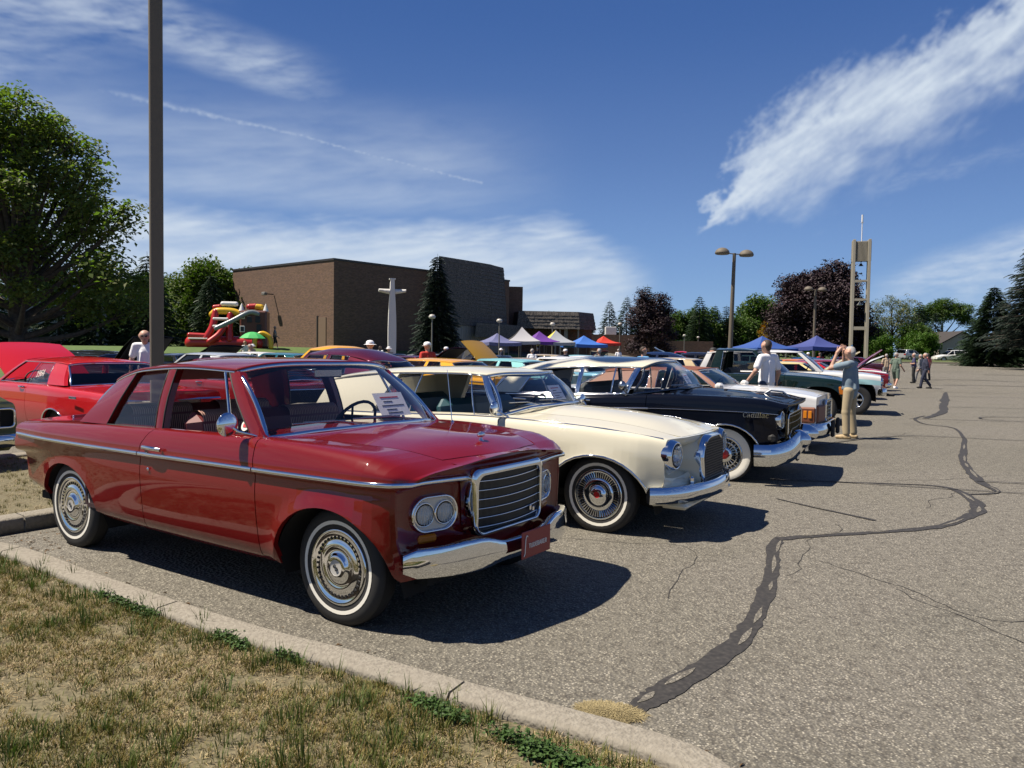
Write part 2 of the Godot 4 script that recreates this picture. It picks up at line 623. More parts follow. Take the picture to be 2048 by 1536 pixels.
# style: "disc", "turbine", "spoke", "alloy", "wire"; white: [inner, outer] radii of the white wall or null
func wheel(root: Node3D, x: float, r: float, z: float, w: float, style: String, rim: float, white, seg := 36) -> void:
	var key := "%s %.3f %.3f %.3f %s %d" % [style, r, w, rim, str(white), seg]
	if not wheel_meshes.has(key):
		var t := Mb.new(); var wm := Mb.new(); var h := Mb.new(); var d := Mb.new(); var e := Mb.new()
		# tyre: turned about the axle, y outward
		var o := w * 0.5
		t.lathe(V2([rim - 0.012, -o * 0.8, rim + 0.02, -o * 0.95, lerpf(rim, r, 0.55), -o, r - 0.03, -o * 0.92, r - 0.006, -o * 0.72, r, -o * 0.4, r, o * 0.4, r - 0.006, o * 0.72, r - 0.028, o * 0.93, lerpf(rim, r, 0.55), o, rim + 0.02, o * 0.95, rim - 0.012, o * 0.8]), Vector3.ZERO, Basis.IDENTITY, seg)
		if seg > 30:
			for gy in [-0.45, -0.15, 0.15, 0.45]:
				d.lathe(V2([r + 0.0012, o * gy - 0.004, r + 0.0014, o * gy, r + 0.0012, o * gy + 0.004]), Vector3.ZERO, Basis.IDENTITY, seg)
		if white != null:
			var fy := func(q: float) -> float:
				var mid := lerpf(rim, r, 0.55)
				return (o * 0.95 + (o - o * 0.95) * (q - rim - 0.02) / (mid - rim - 0.02) if q < mid else o - o * 0.07 * pow((q - mid) / (r - 0.028 - mid), 1.6)) + 0.0022
			var p := PackedVector2Array()
			for k in 5:
				var q := lerpf(white[0], white[1], k / 4.0)
				p.append(Vector2(q, fy.call(q)))
			wm.lathe(p, Vector3.ZERO, Basis.IDENTITY, seg)
		# barrel and face
		d.lathe(V2([rim, o * 0.78, rim - 0.02, o * 0.3, rim - 0.03, -o * 0.6, 0.05, -o * 0.6, 0.0, -o * 0.6]), Vector3.ZERO, Basis.IDENTITY, seg)
		match style:
			"disc":   # full cover: bright ring, slotted band, bowl, raised centre
				h.lathe(V2([rim + 0.008, o * 0.86, rim + 0.006, o * 0.97, rim - 0.004, o * 1.0, rim - 0.016, o * 0.93]), Vector3.ZERO, Basis.IDENTITY, seg)
				h.lathe(V2([rim - 0.016, o * 0.93, rim - 0.03, o * 0.86, rim - 0.052, o * 0.84, rim - 0.056, o * 0.88, rim * 0.62, o * 0.98, rim * 0.55, o * 0.95, rim * 0.46, o * 0.86, rim * 0.38, o * 0.93, rim * 0.34, o * 1.13, rim * 0.30, o * 1.17, rim * 0.22, o * 1.18]), Vector3.ZERO, Basis.IDENTITY, seg)
				e.lathe(V2([rim * 0.22, o * 1.18, rim * 0.215, o * 1.145, 0.0, o * 1.15]), Vector3.ZERO, Basis.IDENTITY, seg)
				for k in 36:
					var an := TAU * k / 36
					d.box(Vector3(cos(an), 0, sin(an)) * (rim - 0.041) + Vector3(0, o * 0.85, 0), Vector3(0.016, 0.006, 0.012), Basis(Vector3.UP, -an))
			"turbine":
				h.lathe(V2([rim + 0.008, o * 0.86, rim + 0.006, o * 0.97, rim - 0.006, o * 1.0, rim - 0.022, o * 0.92]), Vector3.ZERO, Basis.IDENTITY, seg)
				d.lathe(V2([rim - 0.022, o * 0.92, rim - 0.05, o * 0.84, rim * 0.62, o * 0.9]), Vector3.ZERO, Basis.IDENTITY, seg)
				for k in 52:
					var an := TAU * k / 52
					h.box(Vector3(cos(an), 0, sin(an)) * (rim * 0.79) + Vector3(0, o * 0.89, 0), Vector3(rim * 0.26, 0.012, 0.009), Basis(Vector3.UP, -an) * Basis(Vector3.BACK, 0.1), 0.003)
				h.lathe(V2([rim * 0.66, o * 0.88, rim * 0.60, o * 1.0, rim * 0.50, o * 1.02, rim * 0.40, o * 0.95, rim * 0.33, o * 1.1, rim * 0.26, o * 1.26, rim * 0.13, o * 1.31]), Vector3.ZERO, Basis.IDENTITY, seg)
				e.lathe(V2([rim * 0.13, o * 1.31, rim * 0.12, o * 1.295, 0.0, o * 1.295]), Vector3.ZERO, Basis.IDENTITY, seg)
			"spoke":
				h.lathe(V2([rim + 0.006, o * 0.86, rim + 0.004, o * 0.96, rim - 0.012, o * 0.96, rim - 0.02, o * 0.82]), Vector3.ZERO, Basis.IDENTITY, seg)
				d.lathe(V2([rim - 0.02, o * 0.82, rim * 0.6, o * 0.7, rim * 0.4, o * 0.8]), Vector3.ZERO, Basis.IDENTITY, seg)
				for k in 24:
					var an := TAU * k / 24
					h.box(Vector3(cos(an), 0, sin(an)) * (rim * 0.69) + Vector3(0, o * 0.85, 0), Vector3(rim * 0.5, 0.014, 0.013), Basis(Vector3.UP, -an) * Basis(Vector3.BACK, -0.08), 0.003)
				h.lathe(V2([rim * 0.74, o * 0.86, rim * 0.70, o * 0.9, rim * 0.66, o * 0.86]), Vector3.ZERO, Basis.IDENTITY, seg)
				h.lathe(V2([rim * 0.46, o * 0.85, rim * 0.42, o * 1.02, rim * 0.32, o * 1.1, rim * 0.26, o * 1.1]), Vector3.ZERO, Basis.IDENTITY, seg)
				e.lathe(V2([rim * 0.26, o * 1.1, rim * 0.2, o * 1.2, 0.0, o * 1.24]), Vector3.ZERO, Basis.IDENTITY, seg)
			"alloy":
				h.lathe(V2([rim + 0.006, o * 0.8, rim + 0.002, o * 0.93, rim - 0.02, o * 0.9, rim - 0.035, o * 0.5]), Vector3.ZERO, Basis.IDENTITY, seg)
				for k in 6:
					var an := TAU * k / 6
					h.box(Vector3(cos(an), 0, sin(an)) * (rim * 0.55) + Vector3(0, o * 0.62, 0), Vector3(rim * 0.85, 0.03, rim * 0.26), Basis(Vector3.UP, -an), 0.01)
				h.lathe(V2([rim * 0.36, o * 0.6, rim * 0.33, o * 0.85, 0.0, o * 0.88]), Vector3.ZERO, Basis.IDENTITY, seg)
			_:
				h.lathe(V2([rim + 0.006, o * 0.86, rim + 0.004, o * 0.95, rim - 0.015, o * 0.95, rim - 0.04, o * 0.7, rim * 0.6, o * 0.75, rim * 0.5, o * 0.95, rim * 0.3, o * 1.1, 0.0, o * 1.12]), Vector3.ZERO, Basis.IDENTITY, seg)
		wheel_meshes[key] = [t.mesh(), wm.mesh() if wm.v.size() else null, h.mesh(), d.mesh(), e.mesh() if e.v.size() else null]
	var ms: Array = wheel_meshes[key]
	var o := part(root, "wheel", ms[0], mats.tyre)
	o.transform = Transform3D(Basis(Vector3.RIGHT, PI / 2 if z > 0 else -PI / 2), Vector3(x, r - 0.012, z))
	if ms[1]: part(o, "white_wall", ms[1], mats.whitewall)
	part(o, "wheel_disc", ms[3], mats.dark)
	part(o, "hubcap", ms[2], mats.chrome)
	if ms[4]: part(o, "hub_centre", ms[4], mats.get(root.get_meta("hub", "hub_grey"), mats.chrome))

func wheel_wells(root: Node3D, c: Car, zo: float) -> void:
	for a in c.arches:
		for s in [1.0, -1.0]:
			var m := Mb.new()
			var A := PackedVector3Array(); var B := PackedVector3Array(); var C := PackedVector3Array()
			for k in 17:
				var an := PI * k / 16
				var p := Vector3(a[0] + (a[2] + 0.01) * cos(an), a[1] + (a[3] + 0.01) * sin(an), 0)
				if k == 0 or k == 16: p.y -= 0.1
				A.append(p + Vector3(0, 0, s * (minf(zo, c.P(p.x, c.t_at(p.x, p.y + 0.03, 4.0)).z) - 0.03)))
				B.append(p + Vector3(0, 0, s * (zo - 0.34)))
				C.append(Vector3(a[0], a[1], s * (zo - 0.34)))
			m.grid([A, B]); m.grid([B, C])
			part(root, "wheel_well", m, mats.black)

# pillars, roof, glass. g: zb zd (half widths at belt and roof edge), yb, yd, yc (curves), A B C lines [x low, x high]
func greenhouse(root: Node3D, g: Dictionary, roof_m: Material, pil_m: Material, trim_m: Material, gl: Material) -> void:
	var yb := Cv.new(g.yb); var yd := Cv.new(g.yd); var yc := Cv.new(g.yc)
	var zb := Cv.new(g.zb); var zd := Cv.new(g.zd)
	var q: int = g.get("q", 2)
	var side := func(x: float, f: float) -> Vector3:   # f 0 at the belt, 1 at the roof edge
		return Vector3(x, lerpf(yb.at(x), yd.at(x), f), lerpf(zb.at(x), zd.at(x), f) + 0.018 * sin(PI * f))
	var xf: float = g.xf      # roof edge over the windshield at the sides
	var xr: float = g.xr      # roof edge over the back light at the sides
	var bf: float = g.bf      # how far the middle of the edge stands ahead
	var br: float = g.br
	# roof skin, drip edge and lining
	var m := Mb.new(); var li := Mb.new()
	var rows := []; var inn := []; var dr := []
	var nx := 8 * q; var nz := 6 * q
	for i in nx + 1:
		var row := PackedVector3Array(); var r2 := PackedVector3Array()
		for j in nz * 2 + 1:
			var u := float(j) / nz - 1.0
			var k := 1.0 - absf(u) * absf(u)
			var x := lerpf(xr - br * k, xf + bf * k, float(i) / nx)
			var xs := lerpf(xr, xf, float(i) / nx)
			var uu := signf(u) * (1.0 - pow(1.0 - absf(u), 1.25))
			var p := Vector3(x, yd.at(xs) + (yc.at(x) - yd.at(xs)) * (1.0 - pow(absf(uu), g.get("pw", 2.6))), zd.at(xs) * uu)
			row.append(p)
			r2.append(p - Vector3(0, 0.035 * (1.0 - pow(absf(u), 4)) + 0.004, 0))
		rows.append(row); inn.append(r2)
	m.grid(rows)
	li.grid(inn)
	var edge := PackedVector3Array()
	for i in nx + 1: edge.append(rows[i][nz * 2])
	for j in range(nz * 2 - 1, -1, -1): edge.append(rows[nx][j])
	for i in range(nx - 1, -1, -1): edge.append(rows[i][0])
	for j in range(1, nz * 2): edge.append(rows[0][j])
	m.tube(edge, g.get("lip", 0.012), 6, true)
	part(root, "roof", m, roof_m)
	part(root, "headliner", li, mats.get(g.get("lining", "dark"), mats.dark))
	if g.has("drip"):
		for s in [1.0, -1.0]:
			var d := Mb.new()
			var pth := PackedVector3Array()
			for i in nx + 1:
				var p: Vector3 = rows[i][nz * 2 if s > 0 else 0]
				pth.append(p + Vector3(0, -0.012, s * 0.008))
			d.tube(pth, 0.007, 6)
			part(root, "drip_rail", d, trim_m)
	# pillars: [low rear, low front, high rear, high front] in x
	for P in g.pillars:
		var pm := Mb.new()
		var A := []; var I := []
		for j in 7:
			var f := j / 6.0 * 0.985
			var x0 := lerpf(P[0], P[2], f); var x1 := lerpf(P[1], P[3], f)
			var a: Vector3 = side.call(x0, f); var b: Vector3 = side.call(x1, f)
			var d := Vector3(0, 0, P[4] if P.size() > 4 else 0.045)
			A.append(PackedVector3Array([a, (a + b) * 0.5 + Vector3(0, 0, 0.006), b]))
			I.append(PackedVector3Array([a, a - d, b - d, b]))
		pm.grid(A)
		for k in 3:
			var E := []
			for j in 7: E.append(PackedVector3Array([I[j][k], I[j][k + 1]]))
			pm.grid(E)
		both(root, "pillar", pm, mats.get(P[5], pil_m) if P.size() > 5 else pil_m)
	# side panes [low rear, low front, high rear, high front]
	for W in g.get("panes", []):
		var wm := Mb.new(); var fr := Mb.new()
		var A := []
		for j in 5:
			var f := 0.01 + j / 4.0 * 0.95
			var a: Vector3 = side.call(lerpf(W[0], W[2], f), f); var b: Vector3 = side.call(lerpf(W[1], W[3], f), f)
			A.append(PackedVector3Array([a - Vector3(0, 0, 0.022), b - Vector3(0, 0, 0.022)]))
		wm.grid(A)
		if W.size() <= 4 or W[4]: both(root, "side_window", wm, gl)
		var loop := PackedVector3Array()
		var fs := [0.0, 0.25, 0.5, 0.75, 0.97]
		for f in fs: loop.append(side.call(lerpf(W[0], W[2], f), f))
		for k in 5:
			var f: float = fs[4 - k]
			if k == 0:
				for j in range(1, 4):
					var x := lerpf(lerpf(W[0], W[2], 0.97), lerpf(W[1], W[3], 0.97), j / 4.0)
					loop.append(side.call(x, 0.97))
			loop.append(side.call(lerpf(W[1], W[3], f), f))
		for j in range(1, 4): loop.append(side.call(lerpf(W[1], W[0], j / 4.0), 0.0))
		fr.tube(loop, g.get("trim", 0.006), 5, true)
		both(root, "window_trim", fr, g.get("side_trim_m", trim_m))
	# windshield and back light
	for e in [1, -1]:
		var G: Dictionary = g.front if e > 0 else g.back
		var top: PackedVector3Array = rows[nx] if e > 0 else rows[0]
		var gm := Mb.new(); var fm := Mb.new()
		var R := []
		var nv := 8
		var low := Cv.new(G.low)
		for j in nv + 1:
			var f := float(j) / nv
			var row := PackedVector3Array()
			for k in nz * 2 + 1:
				var u := float(k) / nz - 1.0
				var w: float = absf(u)
				var b := Vector3(G.x + G.bulge * (1.0 - pow(w, G.get("pow", 2.0))) * e, low.at(w), G.z * u)
				var t := top[k] + Vector3(0.004 * e, -0.012, 0)
				t.z *= G.get("tz", 0.985)
				var p := b.lerp(t, f)
				p += Vector3(e * G.get("belly", 0.02) * sin(PI * f), G.get("belly", 0.02) * 0.5 * sin(PI * f), 0)
				if G.has("dog"):   # wrapped glass: the side edge stands nearly upright
					p.x += -e * G.dog * pow(w, 6) * sin(PI * f) * 0.5
				row.append(p)
			R.append(row)
		gm.grid(R)
		part(root, "windshield" if e > 0 else "rear_window", gm, G.get("glass", gl))
		var loop := PackedVector3Array()
		for k in nz * 2 + 1: loop.append(R[0][k])
		for j in range(1, nv): loop.append(R[j][nz * 2])
		for k in range(nz * 2, -1, -1): loop.append(R[nv][k])
		for j in range(nv - 1, 0, -1): loop.append(R[j][0])
		fm.tube(loop, G.get("trim", 0.014), 6, true)
		part(root, "windshield_frame" if e > 0 else "rear_window_frame", fm, G.get("trim_m", trim_m))

func bench(root: Node3D, x: float, y: float, z: float, w: float, material: Material, called := "seat", tilt := 0.16) -> void:
	var m := Mb.new()
	m.box(Vector3(x + 0.22, y, z), Vector3(0.52, 0.2, w), Basis.IDENTITY, 0.06)
	m.box(Vector3(x - 0.06, y + 0.27, z), Vector3(0.17, 0.52, w), Basis(Vector3.BACK, tilt), 0.07)
	part(root, called, m, material)

func steering(root: Node3D, x: float, y: float, z: float, r: float, material: Material) -> void:
	var m := Mb.new()
	var B := Basis(Vector3.BACK, 1.05)
	var ring := PackedVector3Array()
	for k in 24: ring.append(Vector3(x, y, z) + B * Vector3(cos(TAU * k / 24) * r, 0, sin(TAU * k / 24) * r))
	m.tube(ring, 0.012, 6, true)
	for k in 3:
		var a := TAU * k / 3 + 0.5
		m.tube(PackedVector3Array([Vector3(x, y, z) - B.y * -0.02, Vector3(x, y, z) + B * Vector3(cos(a) * r, 0, sin(a) * r)]), 0.009, 5)
	m.tube(PackedVector3Array([Vector3(x, y, z), Vector3(x + 0.4, y - 0.22, z)]), 0.02, 6)
	part(root, "steering_wheel", m, material)

func tub(root: Node3D, xa: float, xb: float, zb: float, y0: float, yb: float, material: Material) -> void:
	var m := Mb.new()
	m.box(Vector3((xa + xb) / 2, y0, 0), Vector3(xb - xa, 0.03, zb * 2))
	for s in [-1.0, 1.0]: m.box(Vector3((xa + xb) / 2, (y0 + yb) / 2, s * (zb - 0.02)), Vector3(xb - xa, yb - y0, 0.03))
	m.box(Vector3(xb + 0.01, (y0 + yb) / 2, 0), Vector3(0.03, yb - y0, zb * 2))
	m.box(Vector3(xa - 0.01, (y0 + yb) / 2, 0), Vector3(0.03, yb - y0, zb * 2))
	part(root, "interior", m, material)

func headlamp(root: Node3D, at: Vector3, r: float, B: Basis, ring := 0.012) -> void:
	# B.y points out of the lamp
	var m := Mb.new(); var bowl := Mb.new(); var rim := Mb.new(); var fl := Mb.new(); var gk := Mb.new()
	m.lathe(V2([r, 0.0, r * 0.8, 0.018, r * 0.45, 0.03, 0.0, 0.034]), at, B, 20)
	bowl.lathe(V2([r * 0.96, -0.002, r * 0.86, -0.035, r * 0.6, -0.07, r * 0.25, -0.09, r * 0.12, -0.07, 0.0, -0.065]), at, B, 20)
	for k in 7:
		var q := (k - 3) / 3.5
		var hh := r * sqrt(1.0 - q * q) * 0.9
		fl.box(at + B * Vector3(q * r * 0.92, 0.024 * (1.0 - q * q) + 0.006, 0), Vector3(r * 0.05, 0.004, hh * 2.0), B)
	gk.lathe(V2([r * 0.90, 0.010, r * 0.97, 0.014, r * 1.03, 0.004]), at, B, 20)
	rim.lathe(V2([r - 0.004, 0.0, r + ring * 0.3, 0.012, r + ring, 0.004, r + ring, -0.02]), at, B, 20)
	var o := part(root, "headlight", m, mats.lens)
	part(o, "reflector", bowl, mats.reflector)
	part(o, "gasket", gk, mats.dark)
	part(o, "lens_flutes", fl, mats.lens_flute).set_meta("kind", "stuff")
	if ring > 0: part(o, "rim", rim, mats.chrome)

func out_of(d: Vector3) -> Basis:
	var y := d.normalized()
	var x := y.cross(Vector3.UP)
	if x.length() < 0.01: x = Vector3.RIGHT
	x = x.normalized()
	return Basis(x, y, x.cross(y))

func words(root: Node, called: String, text: String, size: float, T: Transform3D, material: Material, font := "Droid Sans", depth := 0.004) -> MeshInstance3D:
	var t := TextMesh.new()
	t.text = text
	var f := SystemFont.new()
	f.font_names = PackedStringArray([font])
	t.font = f
	t.font_size = 64
	t.pixel_size = size / 64.0
	t.depth = depth
	var o := part(root, called, t, material)
	o.transform = T
	return o

func bumper(root: Node3D, called: String, x: float, y: float, h: float, d: float, zw: float, curve: float, wrap: float, material: Material, dir := 1.0) -> void:
	var m := Mb.new()
	var p := PackedVector3Array()
	for k in 21:
		var u := k / 10.0 - 1.0
		var a := absf(u)
		p.append(Vector3(x - dir * (curve * a * a + wrap * pow(a, 9.0)), y, dir * zw * u))
	m.sweep(p, V2([d * 0.45, -h * 0.35, d * 0.5, 0.0, d * 0.45, h * 0.3, d * 0.2, h * 0.48, -d * 0.4, h * 0.5, -d * 0.5, 0.0, -d * 0.4, -h * 0.5, d * 0.2, -h * 0.48]))
	part(root, called, m, material)

func grille(root: Node3D, x: float, y0: float, y1: float, w: float, curve: float, nbar: int, vert: int, frame: float, bar_m: Material, back_m: Material) -> void:
	var m := Mb.new()
	var rows := []
	for j in 2:
		var row := PackedVector3Array()
		for k in 9:
			var z := lerpf(-w, w, k / 8.0)
			row.append(Vector3(x - curve * z * z - 0.03, y0 if j == 0 else y1, z))
		rows.append(row)
	m.grid(rows)
	var o := part(root, "grille", m, back_m)
	if frame > 0.0:
		m = Mb.new()
		var lp := PackedVector3Array()
		for p in rounded(w * 2, y1 - y0, minf(0.05, (y1 - y0) * 0.4), 3): lp.append(Vector3(x - curve * p.x * p.x, (y0 + y1) / 2 + p.y, p.x))
		m.tube(lp, frame, 6, true)
		part(o, "grille_frame", m, mats.chrome)
	for k in nbar:
		m = Mb.new()
		var y := lerpf(y0, y1, (k + 0.5) / nbar)
		var p := PackedVector3Array()
		for j in 9:
			var z := lerpf(-w, w, j / 8.0)
			p.append(Vector3(x - curve * z * z - 0.012, y, z))
		m.tube(p, 0.006, 5)
		part(o, "grille_bar", m, bar_m)
	if vert > 0:
		m = Mb.new()
		for k in vert:
			var z := lerpf(-w + 0.01, w - 0.01, float(k) / (vert - 1))
			m.box(Vector3(x - curve * z * z - 0.018, (y0 + y1) / 2, z), Vector3(0.014, y1 - y0, 0.004))
		var q := part(o, "grille_mesh", m, bar_m)
		q.set_meta("kind", "stuff")

# a whole car from a description; returns its root
func build_car(g: Dictionary) -> Node3D:
	var root := thing(g.called, g.label, g.get("category", "car"), g.at, deg_to_rad(-g.ang), g.get("group", ""))
	var c := std_body(g)
	root.set_meta("hub", g.get("hub", "hub_grey"))
	c.arches = g.arches
	var far: bool = g.get("far", false)
	var q := 1 if far else 2
	var sub := 2 if far else 3
	# plan of the nose: the middle stands ahead of the corners
	var bu: float = g.get("bulge", 0.08)
	var zn := c.P(g.xf, 5.0).z
	var plan := func(z: float) -> float: return bu * (1.0 - minf(1.0, z * z / zn / zn))
	var xn: Array = g.get("xnose", [0.0, g.xf, 6.0, g.xf]).duplicate()
	if xn[xn.size() - 2] >= 7.0: xn.resize(xn.size() - 2)
	for k in [7.0, 8.0, 9.0]: xn.append_array([k, g.xf + plan.call(c.P(g.xf, k).z)])
	var xh := xn.duplicate()
	for k in range(1, xh.size(), 2): xh[k] -= 0.04 if not far else 0.0
	var xs2 := xn.duplicate()
	for k in range(1, xs2.size(), 2): xs2[k] -= 0.032
	var pm: Material = g.paint
	var pt: Material = g.get("top_paint", pm)      # above the two-tone line
	var t2: float = g.get("split", -1.0)
	var tt: float = g.get("split_top", 99.0)       # band between split and split_top takes pt, above it pm again
	var xs := [g.xf]
	for d in g.doors: xs.append(d)
	xs.append(g.xr)
	var nm: Array = ["front_fender"]
	for k in g.doors.size() - 1: nm.append("door")
	nm.append("rear_fender")
	for k in xs.size() - 1:
		var a: float = xs[k + 1] + (0.004 if k < xs.size() - 2 else 0.0)
		var b: float = xs[k] - (0.004 if k > 0 else 0.0)
		var top := 7.0 if nm[k] != "door" else 6.4
		var cols := maxi(4, int((b - a) * 8 * q))
		var xa := [0.0, a]; var xb := [0.0, b]
		if k == 0: xb = xn
		if t2 > 0:
			var m1 := Mb.new(); var m2 := Mb.new()
			c.panel(m1, xa, xb, 0.0, t2, cols, sub, 0.014 if not far else 0.0)
			c.panel(m2, xa, xb, t2, minf(top, tt), cols, sub, 0.014 if not far else 0.0)
			if tt < top:
				c.panel(m1, xa, xb, tt, top, cols, sub, 0.0)
			both(root, nm[k], m1, pm)
			both(root, nm[k] + "_upper", m2, pt)
		else:
			var m1 := Mb.new()
			c.panel(m1, xa, xb, 0.0, top, cols, sub, 0.014 if not far else 0.0)
			both(root, nm[k], m1, pm)
	var dm: Material = pt if t2 > 0 and tt > 50 else pm
	var m := Mb.new()
	var open: float = g.get("hood_open", 0.0)
	c.panel(m, [0.0, g.xcowl], xh, 7.03, 9.0, 6 * q, sub, 0.012, true)
	m.mirror_z()
	var hood := part(root, "hood", m, g.get("hood_paint", dm))
	if open > 0.0:
		var piv := Vector3(g.xcowl, c.P(g.xcowl, 9.0).y, 0)
		hood.transform = Transform3D(Basis.IDENTITY, piv) * Transform3D(Basis(Vector3.BACK, open), Vector3.ZERO) * Transform3D(Basis.IDENTITY, -piv)
		var li := Mb.new()
		c.panel(li, [0.0, g.xcowl], [0.0, g.xf - 0.04], 7.03, 9.0, 6, 2, 0.0, true, -0.03)
		li.mirror_z()
		part(hood, "hood_underside", li, g.get("hood_under", mats.dark))
		var eng := Mb.new()
		eng.box(Vector3((g.xcowl + g.xf) / 2, 0.62, 0), Vector3((g.xf - g.xcowl) * 0.6, 0.34, 0.62), Basis.IDENTITY, 0.05)
		eng.lathe(V2([0.0, 0.1, 0.16, 0.09, 0.17, 0.0]), Vector3((g.xcowl + g.xf) / 2, 0.80, 0), Basis.IDENTITY, 14)
		part(root, "engine", eng, mats.steel)
		var bay := Mb.new()
		bay.box(Vector3((g.xcowl + g.xf) / 2, 0.42, 0), Vector3(g.xf - g.xcowl - 0.1, 0.04, 1.3))
		part(root, "engine_bay", bay, mats.black)
	m = Mb.new()
	if not far:
		c.panel(m, xs2, xn, 7.0, 9.0, 2, sub, 0.0, true)
		m.mirror_z()
		part(root, "nose_strip", m, dm)
		m = Mb.new()
	c.panel(m, [0.0, g.xcowl - 0.22], [0.0, g.xcowl - 0.006], 6.4, 9.0, 3, sub, 0.0, true)
	m.mirror_z()
	part(root, "cowl", m, dm)
	if g.get("deck", true):
		m = Mb.new()
		c.panel(m, [0.0, g.xr], [0.0, g.xdeck], 7.02, 9.0, 5 * q, sub, 0.012, true)
		m.mirror_z()
		part(root, "trunk_lid", m, dm)
		m = Mb.new()
		c.panel(m, [0.0, g.xdeck + 0.006], [0.0, g.xdeck + 0.34], 6.9, 9.0, 2, sub, 0.0, true)
		m.mirror_z()
		part(root, "rear_deck", m, dm)
	var bv := Cv.new(g.get("nose", [0.2, -0.08, 0.4, 0.0, 0.9, 0.0]))
	m = Mb.new()
	c.cap(m, xn, func(y: float, f: float, z: float, ze: float) -> float: return bv.at(y) * (1.0 - pow(absf(f), g.get("nose_pow", 8.0))) + plan.call(z) - plan.call(ze), 0.0, 9.0, 3 if not far else 2, 10 if not far else 5)
	part(root, "front_panel", m, g.get("nose_paint", pm))
	var tv := Cv.new(g.get("tail", [0.2, 0.1, 0.45, 0.0, 0.9, 0.02]))
	m = Mb.new()
	c.cap(m, g.xr, func(y: float, f: float, _z: float, _e: float) -> float: return tv.at(y) * (1.0 - pow(absf(f), 8.0)) - g.get("tail_bulge", 0.06) * (1.0 - f * f), 0.0, 9.0, 3 if not far else 2, 8 if not far else 5)
	part(root, "tail_panel", m, g.get("tail_paint", pm))
	m = Mb.new()
	m.box(Vector3((g.xr + g.xf) / 2, g.get("floor", 0.28), 0), Vector3((g.xf - g.xr) * 0.86, 0.06, g.hw * 1.45))
	part(root, "underbody", m, mats.black)
	wheel_wells(root, c, g.hw * 0.97)
	var w: Dictionary = g.wheels
	for x in w.x:
		for s in [1.0, -1.0]: wheel(root, x, w.r, s * w.z, w.w, w.style, w.rim, w.get("white"), 20 if far else 36)
	if g.has("gh"):
		greenhouse(root, g.gh, g.get("roof_paint", pm), g.get("pillar_paint", g.get("roof_paint", pm)), g.get("trim_m", mats.chrome), g.get("glass", mats.glass))
		var gh: Dictionary = g.gh
		tub(root, gh.back.x + 0.05, g.xcowl - 0.12, c.P(-1.5, 6.0).z - 0.03, g.get("floor", 0.28) + 0.06, Cv.new(gh.yb).at(-1.5) - 0.03, g.get("inside", mats.dark))
		for sx in g.get("seats", [-1.75, -2.6]): bench(root, sx, Cv.new(gh.yb).at(-1.5) - 0.40, 0.0, g.hw * 1.5, g.get("seat_m", mats.dark))
		if not far:
			m = Mb.new()
			m.box(Vector3(g.xcowl - 0.22, Cv.new(gh.yb).at(-1.5) - 0.06, 0), Vector3(0.24, 0.12, g.hw * 1.5), Basis.IDENTITY, 0.04)
			part(root, "dashboard", m, g.get("dash_m", mats.dark))
			steering(root, g.xcowl - 0.48, Cv.new(gh.yb).at(-1.5) - 0.02, -0.38, 0.2, g.get("wheel_m", mats.dark))
	for l in g.get("lamps", []):
		for s in [1.0, -1.0]: headlamp(root, Vector3(l[0], l[1], l[2] * s), l[3], out_of(Vector3(1, 0, 0.12 * s)), 0.012)
	for l in g.get("tails", []):
		for s in [1.0, -1.0]:
			m = Mb.new()
			m.box(Vector3(l[0], l[1], l[2] * s), Vector3(0.05, l[3], l[4]), Basis.IDENTITY, 0.015)
			part(root, "tail_light", m, mats.tail_red)
	for b in g.get("bumpers", []): bumper(root, b[0], b[1], b[2], b[3], b[4], b[5], b[6], b[7], g.get("bumper_m", mats.chrome), b[8])
	for gr in g.get("grilles", []): grille(root, gr[0], gr[1], gr[2], gr[3], gr[4], gr[5], gr[6], gr[7], gr[8], gr[9])
	for tr in g.get("trims", []):
		for s in [1.0, -1.0]:
			m = Mb.new()
			var p := c.line(tr[0], tr[1], tr[2], 10, 0.003)
			for k in p.size(): p[k].z *= s
			m.tube(p, tr[3], 5)
			part(root, "side_trim", m, g.get("trim_m", mats.chrome))
	if g.get("arch_trim", false):
		for a in c.arches:
			for s in [1.0, -1.0]:
				var p := PackedVector3Array()
				for k in 17:
					var x: float = a[0] + a[2] * cos(PI * k / 16.0)
					var pt3 := c.P(x, c.t_at(x, c.low(x), 5.0))
					p.append(Vector3(pt3.x, pt3.y, (pt3.z + 0.004) * s))
				m = Mb.new()
				m.tube(p, 0.011, 6)
				part(root, "arch_trim", m, mats.chrome)
	for d in g.get("handles", []):
		for s in [1.0, -1.0]:
			var p := c.P(d, 4.6)
			m = Mb.new()
			m.sweep(spline(V([p.x - 0.09, p.y, (p.z + 0.005) * s, p.x - 0.05, p.y + 0.006, (p.z + 0.035) * s, p.x + 0.05, p.y + 0.006, (p.z + 0.035) * s, p.x + 0.09, p.y, (p.z + 0.005) * s]), 3), V2([0.008, -0.01, 0.01, 0.01, -0.006, 0.01, -0.006, -0.01]))
			part(root, "door_handle", m, mats.chrome)
	return root

func build_hero_cars() -> void:
	build_red_sedan()
	build_front_row()

